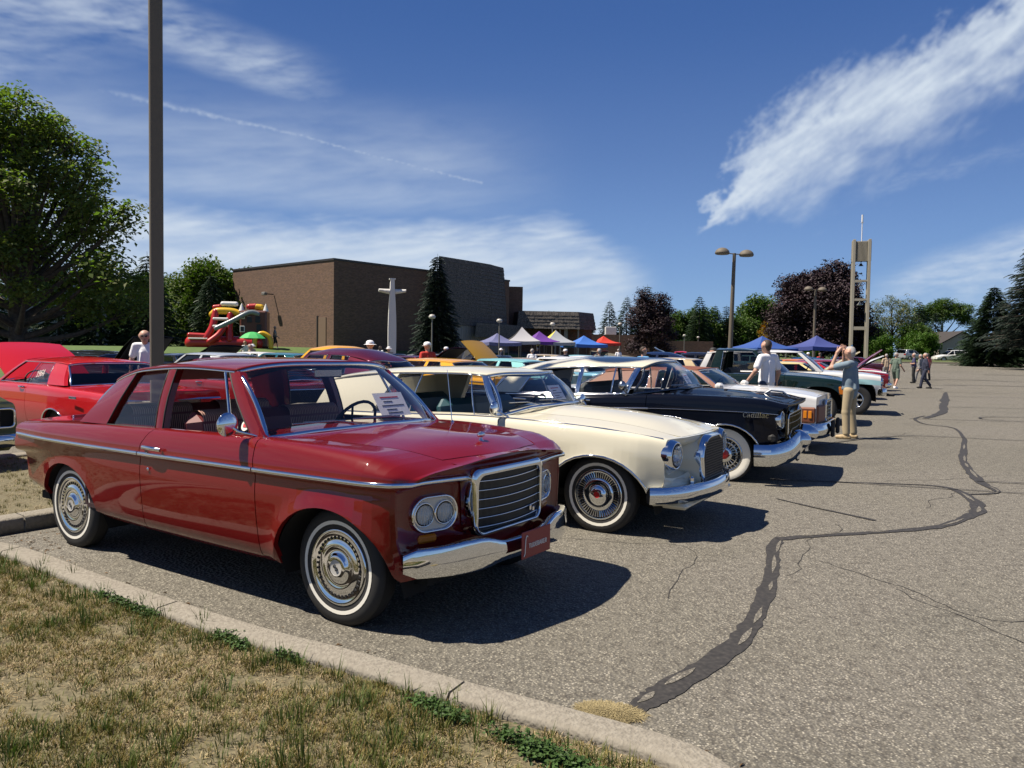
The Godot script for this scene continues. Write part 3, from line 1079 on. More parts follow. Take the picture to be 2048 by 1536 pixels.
func build_red_sedan() -> void:
	var red := paint("red_paint", 0.135, 0.004, 0.0045)
	var root := thing("red_sedan", "dark red two-door sedan beside the near kerb with a red front plate", "car", Vector3(-0.48, 0, -4.74), deg_to_rad(-33.5), "show cars in the front row")
	var c := Car.new()
	var X := [-3.6, -3.0, -2.0, -0.5, 0.2, 0.40, 0.50]
	var zs := [[0.66, 0.74, 0.80, 0.80, 0.79, 0.75, 0.62], [0.70, 0.79, 0.855, 0.86, 0.85, 0.80, 0.66], [0.71, 0.81, 0.88, 0.89, 0.874, 0.825, 0.69], [0.725, 0.825, 0.893, 0.90, 0.886, 0.84, 0.71],
		[0.80, 0.848, 0.888, 0.893, 0.876, 0.835, 0.715], [0.795, 0.862, 0.902, 0.907, 0.892, 0.85, 0.75], [0.79, 0.857, 0.893, 0.896, 0.882, 0.84, 0.73], [0.74, 0.805, 0.838, 0.845, 0.81, 0.75, 0.63],
		[0.67, 0.70, 0.73, 0.69, 0.56, 0.50, 0.43], [0.34, 0.36, 0.37, 0.35, 0.29, 0.26, 0.22], [0, 0, 0, 0, 0, 0, 0]]
	var ys := [[0.37, 0.32, 0.28, 0.265, 0.28, 0.29, 0.31], [0.42, 0.37, 0.335, 0.325, 0.34, 0.35, 0.37], [0.52, 0.50, 0.50, 0.50, 0.50, 0.50, 0.50], [0.625, 0.65, 0.665, 0.665, 0.665, 0.665, 0.66],
		[0.67, 0.715, 0.76, 0.765, 0.765, 0.765, 0.765], [0.785, 0.787, 0.792, 0.798, 0.80, 0.80, 0.80], [0.835, 0.842, 0.855, 0.865, 0.865, 0.848, 0.825], [0.868, 0.90, 0.932, 0.958, 0.932, 0.89, 0.848],
		[0.882, 0.915, 0.945, 0.966, 0.940, 0.905, 0.868], [0.90, 0.925, 0.955, 0.985, 0.962, 0.932, 0.893], [0.905, 0.93, 0.958, 1.0, 0.975, 0.943, 0.90]]
	for k in 11:
		var a := []; var b := []
		for j in 7:
			a.append_array([X[j], zs[k][j]]); b.append_array([X[j], ys[k][j]])
		c.z.append(Cv.new(a)); c.y.append(Cv.new(b))
	c.sharp = {5: true}
	c.arches = [[-0.005, 0.30, 0.41, 0.345, 0.018, 2.0], [-2.75, 0.30, 0.45, 0.325, 0.012, 2.0]]
	var xn := [0.0, 0.46, 2.0, 0.425, 4.0, 0.425, 5.0, 0.485, 7.0, 0.525, 8.0, 0.554, 9.0, 0.587, 10.0, 0.595]
	var sf := [0.0, -0.545, 5.0, -0.56, 8.0, -0.60]      # front door seam (t, x)
	var sr := [0.0, -1.71, 5.0, -1.70, 6.0, -1.69, 7.0, -1.64, 8.0, -1.60]
	var g := 0.0035
	var sh := func(s: Array, d: float) -> Array:
		var o := s.duplicate()
		for k in range(1, o.size(), 2): o[k] += d
		return o
	var m := Mb.new()
	c.panel(m, sh.call(sf, g), xn, 0.0, 8.0, 18, 4)
	both(root, "front_fender", m, red)
	m = Mb.new()
	c.panel(m, sh.call(sr, g), sh.call(sf, -g), 0.55, 7.6, 12, 4)
	both(root, "door", m, red)
	m = Mb.new()
	c.panel(m, [0.0, -1.72], [0.0, -0.53], 0.0, 0.5, 6, 4)
	both(root, "rocker_panel", m, red)
	m = Mb.new()
	c.panel(m, [0.0, -3.6], sh.call(sr, -g), 0.0, 8.0, 22, 4)
	both(root, "rear_fender", m, red)
	m = Mb.new()
	c.panel(m, [8.0, -0.72, 10.0, -0.60], [8.0, 0.44, 10.0, 0.545], 8.03, 10.0, 14, 4, 0.012, true)
	m.mirror_z()
	part(root, "hood", m, red)
	m = Mb.new()
	c.panel(m, [8.0, 0.447, 10.0, 0.552], xn, 8.0, 10.0, 3, 4, 0.0, true)
	c.panel(m, [8.0, -0.90, 10.0, -0.80], [8.0, -0.727, 10.0, -0.607], 7.6, 10.0, 4, 4, 0.0, true)
	m.mirror_z()
	part(root, "cowl", m, red)
	m = Mb.new()
	c.panel(m, [0.0, -3.57], [0.0, -2.62], 8.03, 10.0, 10, 4, 0.012, true)
	m.mirror_z()
	part(root, "trunk_lid", m, red)
	m = Mb.new()
	c.panel(m, [0.0, -2.613], [0.0, -2.3], 8.0, 10.0, 3, 4, 0.0, true)
	m.mirror_z()
	part(root, "rear_deck", m, red)
	# nose
	var plan := func(z: float) -> float: return 0.095 * pow(maxf(0.0, 1.0 - z * z / 0.5625), 1.4)
	var bv := Cv.new([0.30, -0.10, 0.40, -0.04, 0.48, -0.02, 0.68, -0.02, 0.75, -0.02, 0.80, -0.03, 0.85, -0.045, 0.905, -0.06])
	m = Mb.new()
	c.cap(m, xn, func(y: float, f: float, z: float, ze: float) -> float: return bv.at(y) * (1.0 - pow(absf(f), 6.0)) + plan.call(z) - plan.call(ze), 0.0, 10.0, 4, 16)
	part(root, "front_panel", m, red)
	var bt := Cv.new([0.30, 0.10, 0.45, 0.0, 0.62, -0.03, 0.68, -0.06, 0.78, -0.02, 0.90, 0.03])
	m = Mb.new()
	c.cap(m, -3.6, func(y: float, f: float, _z: float, _e: float) -> float: return bt.at(y) * (1.0 - pow(absf(f), 10.0)) - 0.05 * (1.0 - f * f), 0.0, 10.0, 4, 10)
	part(root, "tail_panel", m, red)
	m = Mb.new()
	m.box(Vector3(-1.5, 0.29, 0), Vector3(4.0, 0.06, 1.3))
	part(root, "underbody", m, mats.black)
	wheel_wells(root, c, 0.88)
	root.set_meta("hub", "hub_grey")
	for w in [[0.0, 0.73], [0.0, -0.73], [-2.77, 0.715], [-2.77, -0.715]]:
		wheel(root, w[0], 0.322, w[1], 0.140, "disc", 0.20, [0.232, 0.252], 48)
	# side trim and wrap round the front corner
	for s in [1.0, -1.0]:
		for r in [[-3.55, -1.705], [-1.695, -0.565], [-0.555, 0.485]]:
			var tm := Mb.new()
			var pth := c.line(r[0], r[1], 5.0, 14, 0.004)
			if r[1] > 0.4:
				for k in 7:
					var f := 1.0 - 0.09 * (k + 1)
					pth.append(Vector3(0.492 + (-0.03 * (1.0 - pow(f, 6.0)) + 0.095 * pow(1.0 - f * f, 1.4)), 0.80 - 0.002 * k, 0.75 * f))
			for k in pth.size(): pth[k].z *= s
			tm.sweep(pth, V2([0.012, 0.0, 0.009, 0.010, 0.0, 0.014, -0.009, 0.010, -0.012, 0.0, -0.009, -0.010, 0.0, -0.014, 0.009, -0.010]))
			part(root, "side_trim", tm, mats.chrome)
	# glasshouse
	greenhouse(root, {"zb": 0.80, "zd": [-2.5, 0.60, -2.0, 0.655, -1.0, 0.665], "yb": [-2.4, 0.935, -0.6, 0.962], "yd": [-2.55, 1.20, -2.35, 1.265, -2.0, 1.325, -1.5, 1.352, -0.9, 1.335],
		"yc": [-2.75, 1.215, -2.5, 1.29, -2.1, 1.375, -1.5, 1.415, -1.1, 1.41, -0.75, 1.365], "xf": -1.03, "xr": -2.46, "bf": 0.13, "br": 0.16, "drip": true, "lip": 0.012, "q": 3, "pw": 3.2, "lining": "dark",
		"pillars": [[-0.71, -0.60, -1.10, -1.00, 0.05], [-1.68, -1.60, -1.73, -1.64, 0.05], [-2.62, -2.26, -2.46, -2.12, 0.06]],
		"panes": [[-1.60, -0.71, -1.64, -1.10, false], [-2.26, -1.68, -2.12, -1.73]], "trim": 0.006, "side_trim_m": mats.dark,
		"front": {"x": -0.615, "z": 0.765, "bulge": 0.20, "low": [0.0, 1.0, 0.6, 0.985, 1.0, 0.955], "pow": 2.2, "belly": 0.03, "trim": 0.017, "trim_m": mats.chrome},
		"back": {"x": -2.64, "z": 0.72, "bulge": 0.14, "low": [0.0, 0.965, 1.0, 0.945], "belly": 0.03, "trim": 0.013}}, red, red, mats.chrome, mats.glass)
	# inside
	var maroon := mat("maroon_vinyl", S(0.16, 0.03, 0.03), 0.5)
	tub(root, -2.55, -0.80, 0.79, 0.34, 0.92, mat("inside_dark", S(0.03, 0.012, 0.014), 0.7))
	var stripes := mat("striped_cloth", Color.WHITE, 0.8)
	stripes.albedo_texture = stripe_tex(Color(0.78, 0.62, 0.55), Color(0.30, 0.11, 0.10), 30)
	stripes.uv1_scale = Vector3(1, 1, 1)
	for k in 2:
		var x := -1.45 - 0.82 * k
		bench(root, x, 0.52, 0.0, 1.36, maroon)
		for s in [0.36, -0.36]:
			var q := Mb.new()
			var rows := []
			var B := Basis(Vector3.BACK, 0.16)
			for j in 9:
				var an := PI * j / 8.0
				var p := Vector3(x - 0.06, 0.80, 0) + B * Vector3(0.089 * cos(an), 0.18 + 0.085 * sin(an), 0)
				if j == 0: p -= B.y * 0.25
				if j == 8: p -= B.y * 0.25
				rows.append(PackedVector3Array([p + Vector3(0, 0, s - 0.24), p + Vector3(0, 0, s + 0.24)]))
			q.grid(rows)
			part(root, "seat_insert", q, stripes)
	var dash := Mb.new()
	dash.box(Vector3(-0.78, 0.90, 0), Vector3(0.22, 0.13, 1.46), Basis.IDENTITY, 0.04)
	part(root, "dashboard", dash, mat("dash_black", S(0.02, 0.012, 0.012), 0.55))
	steering(root, -1.05, 0.93, -0.36, 0.20, mats.dark)
	var rv := Mb.new()
	rv.box(Vector3(-0.93, 1.315, 0), Vector3(0.02, 0.06, 0.24), Basis.IDENTITY, 0.008)
	part(root, "rear_view_mirror", rv, mats.steel)
	red_sedan_front(root, c, red)

func stripe_tex(a: Color, b: Color, n: int) -> ImageTexture:
	var im := Image.create_empty(256, 64, false, Image.FORMAT_RGB8)
	im.fill(a)
	for k in n: im.fill_rect(Rect2i(int(256.0 * k / n), 0, int(128.0 / n), 64), b)
	return ImageTexture.create_from_image(im)

func red_sedan_front(root: Node3D, c: Car, red: Material) -> void:
	# grille shell: deep chrome brow, thin sides, dark mesh with fine bars
	var gx := func(z: float) -> float: return 0.588 - 0.16 * z * z
	var w := 0.325
	var y0 := 0.475
	var y1 := 0.80
	var m := Mb.new()
	var o := PackedVector3Array()
	var ol := rounded(w * 2, y1 - y0, 0.06, 5)
	for p in ol: o.append(Vector3(gx.call(p.x), (y0 + y1) / 2 + p.y, p.x))
	var scl := []
	for p in ol: scl.append(Vector2(1.0, 1.0 + 1.9 * smoothstep(0.05, 0.16, p.y)))
	var rows := []
	for k in ol.size() + 1:
		var p := o[k % ol.size()]
		var d := Vector3(0, ol[k % ol.size()].y * 1.9, ol[k % ol.size()].x).normalized()
		var s: float = scl[k % ol.size()].y
		rows.append(PackedVector3Array([p + d * 0.018 * s + Vector3(-0.09, 0, 0), p + d * 0.020 * s + Vector3(-0.012, 0, 0), p + d * 0.012 * s + Vector3(0.010, 0, 0), p + Vector3(0.014, 0, 0), p - d * 0.008 + Vector3(0.006, 0, 0), p - d * 0.010 + Vector3(-0.04, 0, 0)]))
	m.grid(rows)
	var gr := part(root, "grille", m, mats.chrome)
	m = Mb.new()
	var poly := []
	for j in 2:
		var row := PackedVector3Array()
		for k in 13:
			var z := lerpf(-w, w, k / 12.0)
			row.append(Vector3(gx.call(z) - 0.035, y0 if j == 0 else y1, z))
		poly.append(row)
	m.grid(poly)
	part(gr, "mesh_backing", m, mats.black)
	for k in 6:
		m = Mb.new()
		var y := lerpf(y0, y1, (k + 0.75) / 6.4)
		var pth := PackedVector3Array()
		for j in 13:
			var z := lerpf(-w + 0.012, w - 0.012, j / 12.0)
			pth.append(Vector3(gx.call(z) - 0.008, y - 0.012 * (1.0 - z * z / w / w), z))
		m.tube(pth, 0.0035, 5)
		part(gr, "grille_bar", m, mats.chrome)
	m = Mb.new()
	for k in 62:
		var z := lerpf(-w + 0.01, w - 0.01, k / 61.0)
		m.box(Vector3(gx.call(z) - 0.022, (y0 + y1) / 2, z), Vector3(0.012, y1 - y0 - 0.02, 0.0032))
	for k in 26:
		var y := lerpf(y0 + 0.015, y1 - 0.015, k / 25.0)
		var pth := PackedVector3Array()
		for j in 9:
			var z := lerpf(-w + 0.01, w - 0.01, j / 8.0)
			pth.append(Vector3(gx.call(z) - 0.022, y, z))
		m.tube(pth, 0.0018, 4)
	var ms := part(gr, "grille_mesh", m, mat("mesh_grey", Color(0.42, 0.43, 0.44), 0.35, 0.9))
	ms.set_meta("kind", "stuff")
	m = Mb.new()
	m.box(Vector3(gx.call(0.22) + 0.004, 0.535, -0.235), Vector3(0.012, 0.028, 0.018), Basis.IDENTITY, 0.003)
	m.box(Vector3(gx.call(0.22) + 0.002, 0.545, -0.205), Vector3(0.012, 0.03, 0.018), Basis.IDENTITY, 0.003)
	part(gr, "grille_badge", m, mats.chrome)
	# twin lamps in oval bezels
	for s in [1.0, -1.0]:
		var dir := Vector3(1, 0, 0.25 * s).normalized()
		var ctr := Vector3(0.442, 0.618, 0.545 * s)
		var side := Vector3(-0.25 * s, 0, 1).normalized() if s > 0 else Vector3(0.25, 0, 1).normalized()
		var bz := Mb.new()
		var oval := rounded(0.292, 0.186, 0.0925, 8)
		var R := []
		for k in oval.size() + 1:
			var p := oval[k % oval.size()]
			var q := ctr + side * p.x + Vector3.UP * p.y
			var d := (side * p.x + Vector3.UP * p.y).normalized()
			R.append(PackedVector3Array([q + d * 0.008 - dir * 0.06, q + d * 0.006 + dir * 0.022, q + dir * 0.032, q - d * 0.010 + dir * 0.026, q - d * 0.014 + dir * 0.010]))
		bz.grid(R)
		var plate := Mb.new()
		var fl := PackedVector2Array()
		for p in rounded(0.272, 0.166, 0.0825, 8): fl.append(p)
		plate.prism(fl, Transform3D(Basis(side, Vector3.UP, side.cross(Vector3.UP)) if side.cross(Vector3.UP).dot(dir) > 0 else Basis(-side, Vector3.UP, dir), ctr + dir * 0.012), 0.006)
		var b := part(root, "headlight_bezel", bz, mats.chrome)
		part(b, "bezel_plate", plate, mat("argent", S(0.50, 0.49, 0.45), 0.35, 0.3))
		for q in [0.066, -0.066]:
			var at: Vector3 = ctr + side * q + dir * 0.014
			headlamp(root, at, 0.058, out_of(dir), 0.009)
		var lamp := Mb.new()
		lamp.box(Vector3(0.44, 0.488, 0.585 * s), Vector3(0.03, 0.045, 0.12), Basis(Vector3.UP, -0.25 * s), 0.012)
		part(root, "turn_lamp", lamp, mats.amber)
	# bumper: a bright blade, waisted beside the plate
	var pb := PackedVector3Array()
	var sc := []
	for k in 33:
		var u := k / 16.0 - 1.0
		var z := 0.78 * u
		var a := absf(u)
		pb.append(Vector3(0.675 - 0.16 * pow(a, 2.0) - 0.07 * pow(a, 8.0), 0.385 + 0.012 * smoothstep(0.2, 0.5, a), z))
		sc.append(Vector2(1.0, 0.62 + 0.38 * smoothstep(0.24, 0.50, a) - 0.1 * smoothstep(0.6, 0.9, a) - 0.35 * smoothstep(0.93, 1.0, a)))
	m = Mb.new()
	m.sweep(pb, V2([0.048, -0.06, 0.056, -0.035, 0.06, 0.0, 0.054, 0.03, 0.038, 0.062, 0.014, 0.082, -0.02, 0.088, -0.03, 0.07, -0.035, 0.0, -0.03, -0.08, -0.005, -0.086, 0.03, -0.08]), Vector3.UP, true, false, sc)
	part(root, "front_bumper", m, mats.chrome)
	pb = PackedVector3Array()
	for k in 25:
		var u := k / 12.0 - 1.0
		pb.append(Vector3(-3.68 + 0.05 * u * u + 0.10 * pow(absf(u), 8.0), 0.42, -0.69 * u))
	m = Mb.new()
	m.sweep(pb, V2([0.03, -0.05, 0.045, 0.0, 0.03, 0.05, -0.01, 0.06, -0.02, 0.0, -0.01, -0.06]))
	part(root, "rear_bumper", m, mats.chrome)
	# plate
	m = Mb.new()
	m.box(Vector3(0.755, 0.405, 0.0), Vector3(0.006, 0.152, 0.305), Basis.IDENTITY, 0.003)
	var pl := part(root, "front_plate", m, mat("plate_red", S(0.22, 0.008, 0.016), 0.35))
	var T := Transform3D(Basis(Vector3(0, 0, -1), Vector3.UP, Vector3(1, 0, 0)), Vector3(0.7595, 0.395, -0.012))
	words(pl, "lettering", "TUDEBAKER", 0.036, T, mats.whitewall)
	m = Mb.new()
	m.tube(spline(V([0.7605, 0.45, 0.098, 0.7605, 0.458, 0.107, 0.7605, 0.44, 0.118, 0.7605, 0.40, 0.122, 0.7605, 0.36, 0.126, 0.7605, 0.345, 0.136])), 0.003, 5)
	part(pl, "lettering", m, mats.whitewall)
	# ornament, mirror, handle, wipers, aerial
	m = Mb.new()
	m.lathe(V2([0.0, 0.0, 0.022, 0.0, 0.016, 0.012, 0.008, 0.022, 0.007, 0.034]), Vector3(0.36, 0.938, 0), Basis.IDENTITY, 12)
	m.ball(Vector3(0.36, 0.985, 0), Vector3(0.017, 0.019, 0.017), 10, 6)
	m.ball(Vector3(0.36, 0.985, 0.022), Vector3(0.013, 0.014, 0.008), 8, 5)
	m.ball(Vector3(0.36, 0.985, -0.022), Vector3(0.013, 0.014, 0.008), 8, 5)
	part(root, "hood_ornament", m, mats.chrome)
	m = Mb.new()
	m.tube(V([-0.66, 0.968, 0.80, -0.70, 1.0, 0.90, -0.725, 1.035, 0.935]), 0.008, 6)
	m.ball(Vector3(-0.735, 1.04, 0.945), Vector3(0.028, 0.07, 0.07), 16, 10)
	part(root, "door_mirror", m, mats.chrome)
	m = Mb.new()
	m.sweep(spline(V([-1.64, 0.835, 0.905, -1.60, 0.842, 0.93, -1.50, 0.842, 0.935, -1.44, 0.836, 0.915])), V2([0.01, -0.012, 0.014, 0.0, 0.01, 0.012, -0.008, 0.012, -0.008, -0.012]))
	part(root, "door_handle", m, mats.chrome)
	m = Mb.new()
	m.lathe(V2([0.0, 0.006, 0.009, 0.004, 0.011, 0.0]), Vector3(-1.60, 0.70, 0.902), Basis(Vector3.RIGHT, PI / 2), 12)
	part(root, "door_lock", m, mats.chrome)
	m = Mb.new()
	m.tube(V([-0.655, 0.966, 0.73, -0.62, 0.972, 0.79, -0.575, 0.967, 0.82]), 0.006, 5)
	part(root, "cowl_trim", m, mats.chrome)
	for q in [[0.10, 0.52], [-0.42, 0.02]]:
		m = Mb.new()
		m.tube(V([-0.515, 1.0, q[0], -0.545, 1.035, (q[0] + q[1]) / 2, -0.585, 1.035, q[1]]), 0.004, 5)
		m.tube(V([-0.535, 1.03, (q[0] * 0.7 + q[1] * 0.3), -0.592, 1.028, q[1] + 0.08]), 0.006, 5)
		part(root, "wiper", m, mats.steel)
	for z in [0.775, -0.775]:
		m = Mb.new()
		m.tube(V([-0.93, 0.965, z, -1.115, 1.325, z * 0.875]), 0.010, 6)
		part(root, "vent_divider", m, mats.chrome)
	m = Mb.new()
	m.lathe(V2([0.0, 0.0, 0.034, 0.0]), Vector3(-0.80, 1.02, 0.775), Basis(Vector3.RIGHT, PI / 2 - 0.35), 16)
	var st := part(root, "round_sticker", m, mats.whitewall)
	m = Mb.new()
	m.box(Vector3(-0.80, 1.02, 0.777), Vector3(0.03, 0.022, 0.002), Basis(Vector3.RIGHT, -0.35))
	part(st, "print", m, mats.ink_red)
	for z in [0.73, 0.715]:
		var hx := 0.0 if z > 0.72 else -2.77
		words(root, "hubcap_emblem", "S", 0.05, Transform3D(Basis(Vector3.BACK, 0.7), Vector3(hx, 0.31, z + 0.084)), mats.dark, "Droid Serif")
	m = Mb.new()
	m.tube(V([-0.40, 0.95, -0.70, -0.43, 1.14, -0.705, -0.46, 1.34, -0.71]), PackedFloat32Array([0.004, 0.003, 0.002]), 5)
	m.lathe(V2([0.02, 0.0, 0.014, 0.02, 0.005, 0.035]), Vector3(-0.40, 0.945, -0.70), Basis.IDENTITY, 10)
	part(root, "antenna", m, mats.chrome)
	show_card(root, Vector3(-0.66, 1.015, -0.40), 0.30, 0.19)

func show_card(root: Node3D, at: Vector3, w: float, h: float) -> void:
	var B := Basis(Vector3(0, 0, -1), Vector3(-0.55, 0.83, 0).normalized(), Vector3(0.83, 0.55, 0).normalized())
	var T := Transform3D(B, at)
	var m := Mb.new()
	m.prism(V2([-w / 2, 0, w / 2, 0, w / 2, h, -w / 2, h]), T, 0.001)
	var p := part(root, "show_card", m, mats.paper)
	m = Mb.new()
	m.box(T * Vector3(0, h * 0.80, 0.0015), Vector3(w * 0.62, h * 0.055, 0.001), B)
	part(p, "print", m, mats.ink_red)
	for q in [[-0.2, 0.62, 0.3], [0.05, 0.45, 0.75], [-0.15, 0.28, 0.35], [0.0, 0.14, 0.5]]:
		m = Mb.new()
		m.box(T * Vector3(q[0] * w * 0.5, h * q[1], 0.0015), Vector3(w * q[2], h * 0.04, 0.001), B)
		part(p, "print", m, mats.ink)

func build_front_row() -> void:
	var grp := "show cars in the front row"
	var cream := paint("cream_paint", 0.58, 0.55, 0.43)
	var navy := paint("black_paint", 0.003, 0.0045, 0.010)
	navy.metallic_specular = 0.05
	navy.clearcoat = 0.45
	var white := paint("white_paint", 0.58, 0.58, 0.57)
	var brown := mat("brown_vinyl", S(0.17, 0.055, 0.025), 0.6)
	var green := paint("dark_green_paint", 0.003, 0.013, 0.011)
	var teal := paint("pale_teal_paint", 0.30, 0.50, 0.52)
	var teal_seat := mat("teal_vinyl", S(0.02, 0.07, 0.085), 0.45)
	# cream hardtop coupe with an upright grille
	var h := build_car({"called": "cream_coupe", "label": "cream hardtop coupe with upright chrome grille, between red sedan and black car", "group": grp, "at": Vector3(1.12, 0, -6.96), "ang": 31.0,
		"xr": -4.2, "xf": 0.56, "hw": 0.885, "sill": [-4.2, 0.36, -3.4, 0.30, -2.4, 0.25, 0.3, 0.25, 0.56, 0.27],
		"sh": [-4.2, 0.80, -3.2, 0.855, -2.2, 0.875, -1.1, 0.905, -0.24, 0.885, 0.25, 0.845, 0.56, 0.80], "dk": [-4.2, 0.84, -3.0, 0.93, -1.3, 1.0, -0.95, 0.99, -0.4, 0.975, 0.0, 0.945, 0.35, 0.885, 0.56, 0.81],
		"wd": [-4.2, 0.80, -3.2, 0.95, -1.6, 1.0, -0.3, 1.0, 0.25, 0.97, 0.56, 0.87], "zf": [0.86, 0.925, 0.985, 1.0, 0.985, 0.955, 0.90, 0.60, 0.30, 0.0], "yf": [0.0, 0.1, 0.4, 0.68, 0.84, 0.955, 1.0, 0.40, 0.88, 1.0],
		"arches": [[0.01, 0.28, 0.44, 0.37, 0.012, 2.0], [-3.06, 0.28, 0.43, 0.34, 0.01, 2.0]], "doors": [-0.93, -2.25], "paint": cream, "xcowl": -0.80, "xdeck": -3.35, "arch_trim": true,
		"nose": [0.2, -0.16, 0.36, -0.02, 0.44, 0.0, 0.475, -0.05, 0.54, -0.19, 0.66, -0.19, 0.75, -0.03, 0.81, 0.0], "nose_pow": 5.0, "bulge": 0.12, "tail_bulge": 0.1,
		"wheels": {"x": [0.0, -3.06], "r": 0.328, "z": 0.705, "w": 0.15, "style": "turbine", "rim": 0.205, "white": [0.238, 0.262]}, "hub": "hub_red",
		"trims": [[-4.1, 0.53, 5.8, 0.007]], "seat_m": teal_seat, "seats": [-1.62, -2.5], "dash_m": teal_seat,
		"gh": {"zb": 0.765, "zd": [-3.3, 0.60, -1.5, 0.635, -1.05, 0.62], "yb": [-3.3, 0.87, -2.0, 0.88, -1.0, 0.915], "yd": [-3.25, 1.15, -2.8, 1.225, -2.2, 1.268, -1.5, 1.28, -1.15, 1.262], "yc": [-3.5, 1.13, -3.0, 1.25, -2.4, 1.315, -1.7, 1.335, -1.2, 1.31, -1.0, 1.27],
			"xf": -1.20, "xr": -3.15, "bf": 0.14, "br": 0.2, "pw": 3.0, "lip": 0.012, "q": 2,
			"pillars": [[-1.02, -0.95, -1.25, -1.19, 0.03, "chrome"], [-3.25, -2.45, -3.15, -2.2, 0.06]], "panes": [[-1.24, -1.02, -1.36, -1.25], [-2.0, -1.24, -1.92, -1.36, false], [-2.45, -2.0, -2.2, -1.92]],
			"front": {"x": -0.96, "z": 0.75, "bulge": 0.26, "low": [0.0, 1.0, 0.6, 0.985, 1.0, 0.915], "pow": 2.4, "belly": 0.03, "trim": 0.016}, "back": {"x": -3.27, "z": 0.68, "bulge": 0.2, "low": [0.0, 0.93, 1.0, 0.87], "trim": 0.012}}})
	var m := Mb.new()
	# prow that carries the upright grille
	var rows := []
	for j in 9:
		var f := j / 8.0
		var x := lerpf(0.20, 0.70, f)
		var yt := lerpf(0.90, 0.765, pow(f, 1.4))
		var w := lerpf(0.62, 0.275, pow(f, 0.45))
		rows.append(PackedVector3Array([Vector3(x, 0.36, w * 0.9), Vector3(x, 0.55, w), Vector3(x, yt - 0.07, w * 0.97), Vector3(x, yt - 0.012, w * 0.72), Vector3(x, yt, 0), Vector3(x, yt - 0.012, -w * 0.72), Vector3(x, yt - 0.07, -w * 0.97), Vector3(x, 0.55, -w), Vector3(x, 0.36, -w * 0.9)]))
	m.grid(rows)
	part(h, "grille_prow", m, cream)
	m = Mb.new()
	var ol := PackedVector2Array()
	for p in rounded(0.53, 0.39, 0.16, 6): ol.append(Vector2(p.x * (1.0 if p.y > -0.02 else 0.94), p.y - (0.035 if p.y < 0 else 0.0)))
	var R := []
	for k in ol.size() + 1:
		var p := ol[k % ol.size()]
		var d := Vector3(0, p.y, p.x).normalized()
		var q := Vector3(0.745 - 0.25 * p.x * p.x, 0.588 + p.y, p.x)
		R.append(PackedVector3Array([q + d * 0.026 - Vector3(0.24 if p.y > 0.0 else 0.17, 0, 0), q + d * 0.024 - Vector3(0.03, 0, 0), q + d * 0.014, q, q - d * 0.012 - Vector3(0.02, 0, 0)]))
	m.grid(R)
	var gs := part(h, "grille_shell", m, mats.chrome)
	m = Mb.new()
	m.prism(ol, Transform3D(Basis(Vector3(0, 0, -1), Vector3.UP, Vector3(1, 0, 0)), Vector3(0.728, 0.588, 0)), 0.01)
	part(gs, "grille_insert", m, mat("grille_charcoal", S(0.012, 0.012, 0.014), 0.5))
	m = Mb.new()
	for k in 24: m.box(Vector3(0.732, 0.575, lerpf(-0.25, 0.25, k / 23.0)), Vector3(0.008, 0.36, 0.004))
	for k in 16: m.box(Vector3(0.732, lerpf(0.42, 0.74, k / 15.0), 0), Vector3(0.007, 0.004, 0.5))
	part(gs, "grille_mesh", m, mat("mesh_dark", S(0.07, 0.07, 0.075), 0.4, 0.3)).set_meta("kind", "stuff")
	for s in [1.0, -1.0]:
		# lamp in a hooded pod, lower lip of the side scoop
		m = Mb.new()
		var D := Vector3(1, 0, 0.08 * s).normalized()
		m.lathe(V2([0.128, -0.16, 0.126, -0.02, 0.112, 0.022, 0.098, 0.024, 0.092, 0.005]), Vector3(0.605, 0.672, 0.655 * s), out_of(D), 24)
		part(h, "headlight_pod", m, mats.chrome)
		headlamp(h, Vector3(0.617, 0.672, 0.655 * s), 0.092, out_of(D), 0.0)
		m = Mb.new()
		m.box(Vector3(0.575, 0.54, 0.67 * s), Vector3(0.04, 0.035, 0.12), Basis.IDENTITY, 0.015)
		part(h, "parking_lamp", m, mats.lens)
		m = Mb.new()
		var sc := []
		for j in 7:
			var f := j / 6.0
			sc.append(PackedVector3Array([Vector3(0.60 - 0.05 * f, 0.505 - 0.03 * sin(PI * f), lerpf(0.30, 0.74, f) * s), Vector3(0.64 - 0.08 * f, 0.455 - 0.035 * sin(PI * f), lerpf(0.30, 0.77, f) * s), Vector3(0.60 - 0.06 * f, 0.42, lerpf(0.30, 0.76, f) * s), Vector3(0.35, 0.42, lerpf(0.30, 0.72, f) * s)]))
		m.grid(sc)
		part(h, "scoop_lip", m, cream)
		m = Mb.new()
		m.tube(V([-0.86, 0.905, 0.79 * s, -0.90, 0.945, 0.84 * s, -0.94, 0.965, 0.87 * s]), 0.009, 6)
		m.ball(Vector3(-0.955, 0.985, 0.88 * s), Vector3(0.03, 0.062, 0.062), 14, 9)
		part(h, "door_mirror", m, mats.chrome)
		m = Mb.new()
		m.box(Vector3(0.66, 0.40, 0.40 * s), Vector3(0.05, 0.17, 0.045), Basis.IDENTITY, 0.02)
		part(h, "bumper_guard", m, mats.chrome)
	bumper(h, "front_bumper", 0.76, 0.365, 0.13, 0.09, 0.84, 0.20, 0.10, mats.chrome)
	bumper(h, "rear_bumper", -4.32, 0.45, 0.14, 0.09, 0.80, 0.12, 0.15, mats.chrome, -1.0)
	m = Mb.new()
	m.box(Vector3(0.60, 0.265, 0), Vector3(0.22, 0.05, 1.3), Basis.IDENTITY, 0.02)
	part(h, "valance", m, cream)
	m = Mb.new()
	m.box(Vector3(0.50, 0.79, 0), Vector3(0.16, 0.045, 0.055), Basis(Vector3.BACK, -0.32), 0.018)
	part(h, "hood_ornament", m, mats.chrome)
